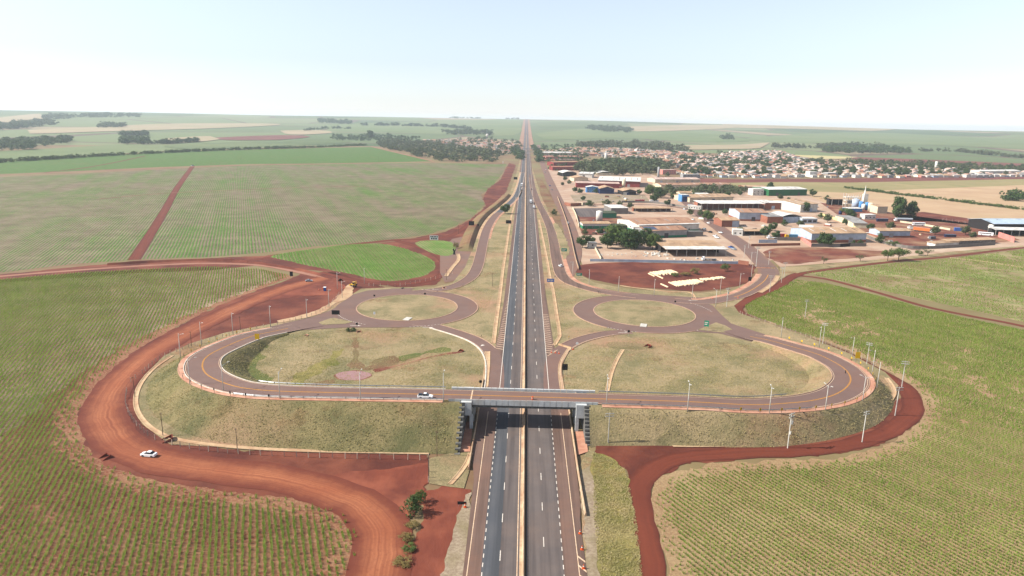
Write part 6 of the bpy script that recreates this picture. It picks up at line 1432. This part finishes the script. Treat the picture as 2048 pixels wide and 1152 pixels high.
sign((850, 597), .4, 1.2, 1.2, 2.8, 'signback', 'round dark sign on the far rim of the left island, right one', 1, True)
sign((749, 600), .4, 1.0, 1.0, 2.6, 'signback', 'dark sign on the far rim of the left island, left one')
sign((749, 636), .4, 1.0, 1.3, 2.6, 'signwhite', 'white sign on the near rim of the left island')
sign((961, 776), .3, 1.2, 1.2, 2.6, 'signback', 'round dark sign beside the ramp just above the overpass', 1, True)
sign((1130, 750), .3, 2.0, 2.6, 3.4, 'signback', 'black backed sign on the grass right of the highway above the overpass', 2)
sign((1257, 672), .3, 1.2, 1.2, 2.4, 'signback', 'round dark sign at the top of the right loop', 1, True)
sign((1154, 696), .3, 1.2, 1.2, 2.2, 'signwhite', 'round white sign beside the closed ramp', 1, True)
sign((1350, 612), .4, 1.1, 1.1, 2.6, 'signback', 'round dark sign on the far rim of the right island', 1, True)
sign((1412, 661), .4, 2.2, 3.0, 3.6, 'signgreen', 'tall green direction sign on the right splitter islet', 2, text=BAR2, rz=-.3)
sign((1128, 510), .4, 4.2, 2.4, 4.0, 'signgreen', 'green direction sign on the narrow grass islet', 2, text=BAR2)
sign((1158, 559), .3, 3.6, 1.8, 3.4, 'signgreen', 'green direction sign on the verge of the red lot corner', 2, text=BAR2)
sign((1101, 572), .3, 4.4, 2.0, 3.6, 'signblue', 'wide blue direction sign beside the highway', 2, text=[(-.8, -.3, -.4, .4), (-.1, .8, .1, .4), (-.1, .6, -.4, -.1)])
sign((1017, 452), .3, 5.0, 3.2, 4.0, 'signback', 'dark backed direction sign on the verge by the lone tree', 2)
sign((943, 455), .2, 5.0, 4.0, 4.0, 'signback', 'dark backed sign beside the red track and the ramp', 2)
sign((956, 455), .2, 1.6, 2.4, 2.0, 'signback', 'small dark upright sign on the ramp pavement')
sign((583, 555), .1, 2.0, 3.0, 2.4, 'signback', 'dark board at the tip of the left cane field', 1)
sign((868, 484), .1, 7.0, 3.6, 3.6, 'signwhite', 'big white billboard with grey lettering by the red track', 2, text=[(-.85, -.55, .1, .8), (-.45, -.15, .1, .8), (-.05, .2, .1, .8), (.3, .55, .1, .8), (.65, .88, .1, .8), (-.7, -.4, -.8, -.1), (-.3, 0, -.8, -.1), (.1, .4, -.8, -.1), (.5, .75, -.8, -.1)], cat='billboard', name='billboard')
sign((1499, 567), .2, 2.0, 2.6, 3.0, 'signback', 'black backed sign inside the northeast bend', 2)
sign((1690, 752), 3.2, .3, 1.6, 1.6, 'signback', 'thin dark post sign on the inner kerb of the right loop')
sign((1031, 362), .2, 6, 4, 4.5, 'signback', 'dark backed sign beside the far end of the ramp', 2)
sign((924, 1012), .2, 2.4, .9, .9, 'signback', 'low black board on the red shoulder left of the highway', 2)
sign((1006, 327), .1, 1.2, 5, 3, 'signwhite', 'white marker post at the end of the far field track', 1)
def delineators(line, off, a, b, stepn, label, group, face):
    N = frame2d(line)
    for i in range(a, min(b, len(line)), stepn):
        p = line[i] + N[i] * off + Vector((0, 0, .25)); t = empty('delineator_post', p, math.atan2(N[i].y, N[i].x) + pi / 2, label, 'road marker', group)
        link('marker_post', DL[0], t); link('reflector', DL[1 if face else 2], t)
DL = [MB().box(-.06, .06, -.06, .06, -.2, .95).mesh('marker_post', M['wood']), MB().box(-.3, .3, -.09, -.06, .8, 1.35).mesh('reflector', M['signyellow']), MB().box(-.22, .22, -.09, -.06, .7, 1.2).mesh('reflector', M['signback'])]
delineators(R1, 5.0, int(len(R1) * .35), int(len(R1) * .8), 9, 'dark marker post on the outer pavement of the upper left ramp', 'marker posts of the upper left ramp', False)
delineators(R1, -5.2, int(len(R1) * .66), len(R1) - 10, 5, 'small dark marker post on the inner kerb of the upper left ramp bend', 'marker posts of the upper left ramp bend', False)
delineators(R2, -4.6, 14, len(R2) - 24, 4, 'small dark marker post on the upper kerb of the lower left ramp', 'marker posts of the lower left ramp', False)
delineators(R3, 4.6, 12, len(R3) - 22, 4, 'small yellow marker on the upper kerb of the closed right ramp', 'yellow markers of the closed ramp', True)
delineators(R4, 5.0, int(len(R4) * .62), len(R4) - 4, 5, 'small dark marker post on the inner kerb of the upper right ramp', 'marker posts of the upper right ramp', False)
delineators(R6, 7.8, 26, 60, 5, 'small yellow marker on the outer verge of the northeast bend', 'yellow markers of the northeast bend', True)
# ================================================================ concrete road barriers, cones, toilet, culverts
def road_block(p, rz, L, label, m='conc_tan', group=None):
    return tag(MB().prismx([(-.3, 0), (.3, 0), (.28, .2), (.12, .45), (.1, .85), (-.1, .85), (-.12, .45), (-.28, .2)], -L / 2, L / 2).build('concrete_barrier', M[m], None, False, p, rz), label, 'barrier', group)
A, B = G(1117, 690, .3), G(1143, 698, .3); rz = math.atan2(B.y - A.y, B.x - A.x)
for k in range(3): road_block(A.lerp(B, (k + .5) / 3), rz, (B - A).length / 3 - .1, 'pale concrete barrier closing off the ramp, ' + ['left', 'middle', 'right'][k] + ' one', 'gutter')
A, B = G(1512, 536, .3), G(1551, 537, .3); rz = math.atan2(B.y - A.y, B.x - A.x)
for k in range(4): road_block(A.lerp(B, (k + .5) / 4), rz, (B - A).length / 4 - .5, ['first', 'second', 'third', 'fourth'][k] + ' concrete barrier from the left across the northeast street', 'walk' if k != 3 else 'gutter')
def cone(px, z, label, s=1.0, group='orange road cones'):
    t = empty('traffic_cone', G(px[0], px[1], z), 0, label, 'cone', group, s)
    link('cone_body', CN[0], t); link('cone_base', CN[1], t); link('white_band', CN[2], t)
CN = [MB().tube([(0, 0, .05), (0, 0, .95)], .24, .04, 10).mesh('cone_body', M['orange']), MB().box(-.32, .32, -.32, .32, 0, .06).mesh('cone_base', M['orange']), MB().tube([(0, 0, .45), (0, 0, .62)], .165, .125, 10).mesh('white_band', M['white'])]
for px, lab in [((1160, 1067), 'top one of three orange cones on the right shoulder edge'), ((1164, 1099), 'middle one of three orange cones on the right shoulder edge'), ((1167, 1137), 'bottom one of three orange cones on the right shoulder edge'), ((930, 1014), 'orange cone beside the low black board'), ((1146, 699), 'orange cone at the right end of the closed ramp barrier'), ((1103, 705), 'left one of three posts on the closed ramp'), ((1111, 706), 'middle one of three posts on the closed ramp'), ((1118, 707), 'right one of three posts on the closed ramp'), ((638, 580), 'orange cone left of the blue toilet'), ((645, 577), 'orange cone just behind the blue toilet'), ((688, 577), 'left one of two orange cones by the street lamp'), ((690, 575), 'right one of two orange cones by the street lamp'), ((1476, 596), 'orange cone at the kerb of the northeast road'), ((1425, 597), 'orange cone at the road edge left of the transformer pole')]:
    cone(px, .3, lab, 1.2)
def barrel(px, z, label):
    t = empty('traffic_drum', G(px[0], px[1], z), 0, label, 'drum')
    MB().cyl(0, 0, 0, 1.1, .34, .28, 12).build('drum_body', M['orange'], t); MB().cyl(0, 0, .5, .7, .33, .325, 12).build('white_band', M['white'], t)
barrel((1065, 799), 9.5, 'orange drum standing in the middle of the overpass')
t = empty('portable_toilet', G(650, 582), .1, 'blue portable toilet with white roof beside the red ground fence', 'toilet')
MB().box(-.7, .7, -.7, .7, 0, 2.2).build('cabin', mat('blue_plastic', (30, 70, 170), rough=.5), t); MB().prismx([(-.78, 2.2), (.78, 2.2), (.5, 2.5), (-.5, 2.5)], -.78, .78).build('roof', M['signwhite'], t); MB().box(-.5, .5, -.74, -.69, .15, 2.0).build('door', M['signblue'], t)
def culvert(px, rz, m, label, s=1.0, z=.0):
    t = empty('culvert_head', G(px[0], px[1], z), rz, label, 'culvert', None, s * .65)
    MB().box(-1.4, 1.4, -.15, .15, -.2, 1.5).build('headwall', M[m], t); MB().prismx([(-.15, -.2), (-3, -.2), (-3, .3), (-.15, 1.4)], -1.6, -1.4).build('wing_wall', M[m], t); MB().prismx([(-.15, -.2), (-3, -.2), (-3, .3), (-.15, 1.4)], 1.4, 1.6).build('wing_wall', M[m], t)
    MB().tube([(0, -.17, .6), (0, -.3, .6)], .5, None, 14).build('pipe_mouth', M['black'], t)
M['rust'] = bm_('red_stained_concrete', (150, 72, 52))
culvert((718, 665), .3, 'walk', 'salmon culvert head at the top of the muddy hollow in the left loop'); culvert((924, 703), -.6, 'rust', 'rusty culvert head near the ramp in the left loop'); culvert((1299, 694), -1.0, 'rust', 'red culvert head at the pit in the right loop', 1.3)
culvert((345, 880), -1.1, 'rust', 'dark red culvert channel at the foot of the left bank', 1.5); culvert((218, 914), -.6, 'rust', 'dark red culvert head in the soil beside the orange track', 1.2); culvert((615, 672), -.7, 'walk', 'salmon step drain on the upper slope of the left loop', .9)
culvert((887, 577), .8, 'walk', 'tan step drain on the cut slope beside the upper left ramp', 1.0); culvert((805, 578), .5, 'conc_dark', 'dark drain grating on the verge above the left roundabout', .9)
st = empty('burnt_stump', G(908, 509), 0, 'burnt black tree stump on the grass patch by the red track', 'stump')
MB().tube([(0, 0, -.2), (.2, .1, 2.2), (-.4, .2, 4.4)], .9, .35, 9).build('trunk', M['black'], st); MB().tube([(.2, .1, 2.0), (1.2, .2, 3.6), (1.3, .3, 4.6)], .4, .15, 7).build('branch', M['black'], st); MB().tube([(0, .1, 2.4), (-1.0, .2, 4.0)], .4, .15, 7).build('branch', M['black'], st)
for nm, px in (('slab', (815, 638)), ('slab', (1287, 651))):
    tag(MB().box(-1.6, 1.6, -2.6, 2.6, 0, .25).build('concrete_slab', M['conc_light'], None, False, G(px[0], px[1], .36), -.25), 'pale concrete slab lying on the near rim of the %s island' % ('left' if px[0] < 1000 else 'right'), 'slab')
M['beam'] = mat('pale_precast', (236, 214, 176), (222, 192, 152), .8)
# stacked precast beams on the red lot
BD = Vector((cos(-1.27), sin(-1.27), 0)); BPROF = [(-.4, 0), (.4, 0), (.4, .5), (.3, .62), (-.3, .62), (-.4, .5)]
bmsh = {L: MB().prismx(BPROF, -L / 2, L / 2).mesh('precast_beam', M['beam']) for L in (11.0, 9.0, 5.0)}
def beam(p, L, label, group, z=.13): return tag(link('precast_beam', bmsh[L], None, p + BD * (L / 2) + Vector((0, 0, z)), -1.27 + random.uniform(-.03, .03)), label, 'beam', group)
A, B = G(1338, 566), G(1442, 554.5)
for k in range(42):
    L = 11.0 if k < 16 else 9.0 if k < 22 else 5.0
    if k in (22, 23, 31): continue
    beam(A.lerp(B, k / 41) + Vector((0, random.uniform(-.8, .8), 0)), L, ('long' if L > 6 else 'short') + ' pale precast beam lying in the lower row on the red lot', 'lower row of precast beams')
A, B = G(1300, 545.5), G(1342, 541)
for k in range(20): beam(A.lerp(B, k / 19) + Vector((0, random.uniform(-.8, .8), 0)), 9.0 if k % 3 else 11.0, 'pale precast beam lying in the upper stack on the red lot', 'upper stack of precast beams')
beam(G(1297, 548), 9.0, 'lone precast beam at the left end of the upper stack', None); beam(G(1311, 551), 11.0, 'lone precast beam in front of the upper stack', None); beam(G(1322, 569), 9.0, 'lone precast beam left of the lower row', None)
# marble offcuts in the stone yard
rg = random.Random(3); M['stone'] = bm_('marble_offcut', (214, 208, 196))
for k in range(70):
    x = rg.choice([rg.uniform(1200, 1330), rg.uniform(1290, 1335), rg.uniform(1310, 1470)]); y = rg.uniform(504, 513) if x < 1335 else rg.uniform(517, 524)
    s = rg.uniform(.5, 1.5); o = MB().prismx([(-s * .4, 0), (s * .4, 0), (s * .3, s * .7), (-s * .25, s * .55)], -s * .7, s * .7).build('stone_slab', M['stone'], None, False, G(x, y, .12), rg.uniform(0, 3)); tag(o, 'rough pale stone block lying in the stone yard', 'stone', 'stone blocks of the stone yard')

# sheds, piles and pallets in the yards
rg = random.Random(17)
for k in range(60):
    zone = rg.choice([(1165, 1260, 462, 470), (1150, 1290, 392, 404), (1250, 1380, 412, 424), (1480, 1620, 450, 482), (1750, 1960, 455, 488), (1640, 1760, 436, 468), (1380, 1500, 424, 440), (1560, 1660, 395, 420)])
    p = G(rg.uniform(zone[0], zone[1]), rg.uniform(zone[2], zone[3]), .1); s = rg.uniform(1.2, 3.2); c = rg.choice(['w_white', 'w_cream', 'w_brick', 'conc_tan', 'w_block', 'w_bluegrey', 'r_tan', 'stone', 'wood'])
    t = empty('goods_pile', p, rg.uniform(0, 3), 'covered pile of %s goods in the yard %s' % ({'w_white': 'white', 'w_cream': 'cream', 'w_brick': 'brick red', 'conc_tan': 'tan', 'w_block': 'grey', 'w_bluegrey': 'pale blue', 'r_tan': 'sandy', 'stone': 'stone', 'wood': 'wooden'}[c], {1165: 'by the green workshop', 1150: 'before the navy hangar', 1250: 'behind the brown warehouse', 1480: 'around the lorry shelter', 1750: 'inside the curved wall', 1640: 'before the chemical plant', 1380: 'along the industrial street', 1560: 'beside the green warehouse'}[zone[0]]), 'goods pile', 'goods piles of the industrial yards')
    MB().box(-s, s, -s * .6, s * .6, 0, s * .5).build('stack', M[c], t); MB().prismx([(-s * .65, s * .5), (s * .65, s * .5), (s * .2, s * .8), (-s * .2, s * .8)], -s * .9, s * .8).build('cover', M[rg.choice(['r_white', 'r_tan', 'r_grey', 'w_dark', 'r_blue'])], t)
# ================================================================ vehicles
M['tyre'] = mat('tyre_rubber', (34, 34, 36), rough=.8); M['rim'] = mat('wheel_rim', (150, 152, 156), rough=.4, metal=.5); M['vglass'] = mat('car_glass', (26, 32, 40), rough=.08, spec=.6); M['lampw'] = mat('headlamp', (226, 226, 220), rough=.2); M['lampr'] = mat('tail_lamp', (150, 26, 22), rough=.3)
def paint(n, c): return mat('car_paint_' + n, c, rough=.25, spec=.5)
PT = {'white': paint('white', (236, 236, 234)), 'silver': paint('silver', (176, 182, 188)), 'black': paint('black', (40, 42, 46)), 'blue': paint('blue', (60, 110, 190)), 'orange': paint('orange', (222, 128, 70)), 'red': paint('red', (200, 60, 56)), 'navy': paint('navy', (40, 56, 92)), 'grey': paint('grey', (120, 124, 130)), 'yellow': paint('yellow', (226, 178, 40)), 'teal': paint('teal', (64, 150, 186))}
WH = (MB().tube([(0, -.1, 0), (0, .1, 0)], .33, None, 16).mesh('wheel', M['tyre'], False), MB().tube([(0, -.11, 0), (0, .11, 0)], .2, None, 12).mesh('rim', M['rim'], False))
VM = {}
def wheel(t, x, y, r=.33, z=None):
    o = link('wheel', WH[0], t, (x, y, r if z is None else z)); s = r / .33; o.scale = (s, s * 1.1, s); link('rim', WH[1], o)
def loft(sec, mname, m):
    """body from cross sections along x: each (x, halfwidth, z0, z1, top halfwidth)"""
    b = MB(); vs = []; fs = []
    for x, w, z0, z1, tw in sec: vs += [(x, -w, z0), (x, -w, z0 + (z1 - z0) * .6), (x, -tw, z1), (x, tw, z1), (x, w, z0 + (z1 - z0) * .6), (x, w, z0)]
    for i in range(len(sec) - 1):
        for j in range(6): fs.append((i * 6 + j, i * 6 + (j + 1) % 6, (i + 1) * 6 + (j + 1) % 6, (i + 1) * 6 + j))
    n = len(sec); fs += [tuple(range(5, -1, -1)), tuple((n - 1) * 6 + j for j in range(6))]
    return b.add(vs, fs).mesh(mname, m, False)
def car(p, rz, col, label, kind='sedan', group=None, s=1.0):
    t = empty('parked_car' if kind != 'pickup' else 'pickup_truck', p, rz, label, 'car' if kind != 'pickup' else 'pickup', group, s); key = (kind, col)
    if key not in VM:
        if kind == 'hatch':
            body = [(-1.85, .74, .32, .85, .7), (-1.7, .82, .25, .98, .78), (-.9, .85, .22, 1.0, .8), (.5, .85, .22, .98, .8), (1.2, .84, .22, .92, .76), (1.75, .76, .28, .78, .66), (1.9, .66, .34, .62, .58)]
            cab = [(-1.72, .72, .95, 1.0, .7), (-1.45, .74, .95, 1.38, .58), (-.6, .76, .95, 1.5, .62), (.2, .76, .95, 1.47, .62), (.95, .74, .92, 1.0, .68)]
        else:
            body = [(-2.15, .72, .34, .8, .68), (-2.05, .8, .26, .94, .74), (-1.2, .86, .22, .98, .8), (.5, .86, .22, .97, .8), (1.3, .85, .22, .92, .76), (2.0, .78, .28, .78, .66), (2.18, .66, .34, .62, .56)]
            cab = [(-1.55, .72, .94, 1.0, .7), (-.95, .75, .94, 1.36, .6), (-.45, .76, .94, 1.44, .62), (.25, .76, .94, 1.42, .62), (1.05, .74, .92, 1.0, .68)]
        if kind == 'pickup':
            body = [(-2.6, .84, .45, 1.0, .82), (-2.5, .88, .4, 1.05, .84), (-.5, .9, .38, 1.06, .84), (.9, .9, .38, 1.08, .84), (1.5, .88, .38, 1.04, .8), (2.3, .84, .42, .92, .72), (2.5, .74, .46, .7, .66)]
            cab = [(-.75, .8, 1.03, 1.6, .68), (-.55, .82, 1.03, 1.74, .68), (.45, .82, 1.03, 1.72, .68), (1.15, .8, 1.02, 1.1, .74)]
        roof = [(c[0] * .86 - .02, c[4] - .03, c[3] - .0, c[3] + .035, c[4] - .08) for c in cab if c[3] > 1.3]
        VM[key] = (loft(body, 'body', PT[col]), loft(cab, 'windows', M['vglass']), loft(roof, 'roof', PT[col]), MB().box(-.08, .06, -.2, .2, -.09, .09).mesh('headlight', M['lampw']), MB().box(-.06, .08, -.18, .18, -.1, .1).mesh('taillight', M['lampr']))
    b, c, r, hl, tl = VM[key]; fx, rx, hh = {'hatch': (1.82, -1.8, .68), 'sedan': (2.05, -2.08, .68), 'pickup': (2.38, -2.55, .8)}[kind]
    link('body', b, t); link('windows', c, t); link('roof', r, t)
    for y in (-.5, .5): link('headlight', hl, t, (fx, y, hh)); link('taillight', tl, t, (rx, y, hh + .1))
    wb = {'hatch': 1.2, 'sedan': 1.3, 'pickup': 1.5}[kind]
    for x in (-wb, wb * 1.02):
        for y in (-.78, .78): wheel(t, x, y, .33 if kind != 'pickup' else .38)
    if kind == 'pickup':
        MB().box(-2.45, -.9, -.72, .72, 1.0, 1.1).build('load_bed', M['black'], t); MB().box(-2.3, -1.0, -.6, .6, 1.1, 1.45).build('load', M['vglass'], t)
    return t
def lorry(p, rz, cabc, boxc, label, L=9.0, kind='box', s=1.0, group=None):
    t = empty('lorry', p, rz, label, 'truck', group, s)
    link('cab', loft([(L / 2 - 2.1, 1.2, .9, 2.9, 1.1), (L / 2 - 1.8, 1.22, .7, 3.0, 1.12), (L / 2 - .5, 1.22, .6, 2.9, 1.08), (L / 2 - .1, 1.18, .6, 1.9, 1.08), (L / 2, 1.1, .7, 1.2, 1.0)], 'cab', PT[cabc]), t)
    MB().prism([(L / 2 - .44, 2.75), (L / 2 - .02, 1.85), (L / 2 + .02, 1.85), (L / 2 - .4, 2.77)], -1.0, 1.0).build('windscreen', M['vglass'], t)
    MB().box(-L / 2, L / 2 - 1.8, -.45, .45, .75, 1.05).build('chassis', M['black'], t)
    if kind == 'box': MB().box(-L / 2, L / 2 - 2.3, -1.25, 1.25, 1.1, 3.7).build('cargo_box', PT[boxc], t)
    elif kind == 'tank': MB().tube([(-L / 2, 0, 2.1), (L / 2 - 2.4, 0, 2.1)], 1.1, None, 16).build('tank', PT[boxc], t)
    elif kind == 'flat': MB().box(-L / 2, L / 2 - 2.3, -1.25, 1.25, 1.05, 1.3).build('flat_bed', PT[boxc], t)
    for x in (L / 2 - 1.2, -L / 2 + 1.2, -L / 2 + 2.4) + ((-L / 2 + 3.6,) if L > 11 else ()):
        for y in (-1.05, 1.05): wheel(t, x, y, .5)
    return t
def bus(p, rz, label, L=12):
    t = empty('bus', p, rz, label, 'bus')
    MB().prismx([(-1.25, .4), (1.25, .4), (1.25, 2.9), (1.05, 3.2), (-1.05, 3.2), (-1.25, 2.9)], -L / 2, L / 2).build('body', PT['white'], t)
    for i in range(8):
        for y in (-1.27, 1.25): MB().box(-.55, .55, 0, .02, 0, .9).build('window', M['vglass'], t, loc=(-L / 2 + 1.2 + i * (L - 2.2) / 8, y, 1.8))
    MB().box(L / 2 - .01, L / 2 + .02, -1.05, 1.05, 1.5, 2.8).build('windscreen', M['vglass'], t)
    for x in (-L / 2 + 2.6, L / 2 - 2.4):
        for y in (-1.1, 1.1): wheel(t, x, y, .5)
    return t
car(G(298, 912, .17), -.12 + pi, 'white', 'white sedan driving on the orange dirt road', 'sedan', None, 1.08)
car(G(851, 796, 9.51), 0.0, 'white', 'white pickup with dark load bed driving east on the loop road', 'pickup')
car(G(618, 563, .17), .25, 'silver', 'silver sedan on the dirt ground beside the cane field tip', 'sedan')
car(G(1121, 533, .31), 1.9, 'white', 'white hatchback on the upper right ramp', 'hatch', None, 1.1)
car(G(1136, 447, .30), 1.5, 'white', 'white hatchback driving down the service street', 'hatch', None, 1.1)
car(G(385, 332, .15), 1.2, 'silver', 'tiny parked car at the top of the far left field track', 'sedan', None, 1.5)
car(G(1043, 381, .33), pi / 2 + pi, 'black', 'dark car following the lorry on the left carriageway', 'sedan')
car(G(1063, 379, .33), pi / 2, 'navy', 'dark blue car on the right carriageway ahead of the lorry', 'sedan')
lorry(G(1043.5, 372, .31), -pi / 2, 'white', 'white', 'white box lorry on the left carriageway', 9, 'box', 1.1)
lorry(G(1061.5, 406, .31), pi / 2, 'navy', 'white', 'dark cabbed lorry with pale box on the right carriageway', 11, 'box', 1.0)
lorry(G(1068, 417, .31), pi / 2, 'white', 'white', 'short white tank lorry behind the dark cabbed lorry', 7.5, 'tank', 1.0)
for i, (px, col, kd, lab) in enumerate([((1430, 473), 'white', 'hatch', 'front one of two white cars parked on the industrial street'), ((1434, 476), 'white', 'sedan', 'rear one of two white cars parked on the industrial street'), ((1420, 465), 'black', 'sedan', 'black car parked on the industrial street'), ((1408, 459), 'silver', 'hatch', 'silver car parked on the left of the industrial street'), ((1417, 447), 'white', 'hatch', 'white car parked by the bright round tree'), ((1462, 496), 'blue', 'pickup', 'blue pickup parked by the stone yard fence'), ((1467, 499), 'silver', 'sedan', 'silver car parked behind the blue pickup'), ((1385, 440), 'white', 'hatch', 'white car parked by the grey compound'), ((1441, 466), 'white', 'sedan', 'white car parked by the brick workshop kerb')]):
    car(G(*px, .31), 2.2, col, lab, kd, None, 1.1)
for px, col, lab in [((1104, 380), 'silver', 'silver car parked on the verge of the service street'), ((1100, 372), 'blue', 'blue car parked by a bush on the service street verge'), ((1092, 340), 'white', 'upper white car at the town end of the service street'), ((1090, 345), 'silver', 'grey car at the town end of the service street'), ((1160, 448), 'white', 'white car in the yard of the green workshop'), ((1187, 443), 'silver', 'silver car beside the fat white tank')]:
    car(G(*px, .3), 1.4, col, lab, 'hatch', None, 1.1)
lorry(G(1418, 521, .12), .05 + pi, 'white', 'grey', 'white flatbed lorry in the stone yard', 11, 'flat')
lorry(G(1806, 443, .12), pi - .05, 'white', 'silver', 'silver tank lorry under the eucalyptus', 15, 'tank', 1.25)
bus(G(1837, 451, .12), pi - .08, 'white bus parked in front of the tank lorry'); bus(G(1971, 471, .12), -.5, 'white bus parked near the pink wall')
lorry(G(1846, 464, .12), -.75, 'white', 'orange', 'orange box trailer lorry in the red yard', 15, 'box', 1.15)
lorry(G(1545, 478, .12), pi, 'white', 'white', 'white lorry behind the white sheet fence', 9, 'flat', 1.1)
def container(px, rz, col, label, L=6.0, h=2.6, z=.12):
    t = empty('shipping_container', G(px[0], px[1], z), rz, label, 'container')
    MB().box(-L / 2, L / 2, -1.22, 1.22, .05, h).build('container_body', PT[col], t); MB().box(-L / 2 - .04, -L / 2 + .02, -1.15, -.03, .15, h - .1).build('door', PT[col], t); MB().box(-L / 2 - .04, -L / 2 + .02, .03, 1.15, .15, h - .1).build('door', PT[col], t)
    for x in np.arange(-L / 2 + .4, L / 2, .6): MB().box(x - .06, x + .06, -1.27, -1.21, .15, h - .1).build('rib', PT[col], t)
container((1916, 462), -.25, 'blue', 'bright blue container on the grass before the pale fence', 7, 3.4); container((1590, 477), 0, 'teal', 'teal container at the open lorry bay', 12, 3.8); container((1573, 477), 0, 'yellow', 'yellow container end left of the teal container', 3, 3.8); container((1560, 475), 0, 'red', 'dark red container left of the yellow one', 12, 3.6)
container((1764, 443), .05, 'navy', 'navy container below the plant office', 12, 3.2); container((1703, 424), 0, 'blue', 'bright blue drum shaped container before the plant', 6, 3); container((1275, 404), 0, 'red', 'left one of two red machines in the gravel yard', 6, 3); container((1284, 404), 0, 'red', 'right one of two red machines in the gravel yard', 6, 3.2); container((1252, 404), 0, 'yellow', 'small yellow machine in the gravel yard', 2, 2.4); container((1308, 405), 0, 'white', 'white tank trailer by the street corner trees', 11, 3.4)
container((1900, 474), .0, 'navy', 'dark open skip behind the long low building', 10, 2.6); container((1864, 478), .3, 'grey', 'grey skip in the red yard', 6, 2.6)
# backhoe by the left roundabout
bh = empty('backhoe_loader', G(707, 573, .31), 2.3, 'yellow backhoe loader with raised arm at the edge of the left roundabout', 'excavator')
link('body', loft([(-1.6, .7, .8, 1.6, .6), (0, .75, .75, 1.8, .6), (1.9, .6, .8, 1.6, .5)], 'body', PT['yellow']), bh)
link('cab', loft([(-1.3, .75, 1.6, 2.9, .68), (.2, .75, 1.6, 2.9, .68)], 'cab', M['vglass']), bh); MB().box(-1.4, .3, -.78, .78, 2.88, 3.0).build('cab_roof', PT['yellow'], bh)
MB().tube([(-1.7, 0, 1.2), (-2.6, 0, 3.6), (-3.4, 0, 4.2)], .2, .16, 6).build('boom', PT['yellow'], bh); MB().tube([(-3.4, 0, 4.2), (-3.9, 0, 2.4)], .15, .12, 6).build('dipper_arm', PT['yellow'], bh); MB().prism([(-4.3, 1.6), (-3.6, 1.7), (-3.7, 2.4), (-4.2, 2.3)], -.35, .35).build('bucket', M['black'], bh)
MB().prism([(2.6, .2), (3.3, .25), (2.8, 1.1), (2.5, 1.0)], -1.1, 1.1).build('front_bucket', PT['yellow'], bh)
for y in (-.7, .7): MB().tube([(1.0, y, 1.6), (2.6, y, .7)], .12, .1, 6).build('loader_arm', PT['yellow'], bh)
for y in (-.85, .85): wheel(bh, -1.0, y, .72); wheel(bh, 1.3, y, .48)

# ================================================================ hazy air
hb = MB().box(-15000, 15000, -1500, 14800, -6, 135)
ho = hb.build('haze', None); ho['kind'] = 'stuff'; ho['label'] = 'pale bluish haze in the air over the plain'
hm = bpy.data.materials.new('hazy_air'); hm.use_nodes = True; hm.node_tree.nodes.clear()
pv = hm.node_tree.nodes.new('ShaderNodeVolumePrincipled'); om = hm.node_tree.nodes.new('ShaderNodeOutputMaterial')
pv.inputs['Color'].default_value = (.76, .85, .94, 1); pv.inputs['Density'].default_value = 6.5e-5; pv.inputs['Anisotropy'].default_value = 0.2
hm.node_tree.links.new(pv.outputs[0], om.inputs['Volume']); ho.data.materials.append(hm); ho.display_type = 'WIRE'
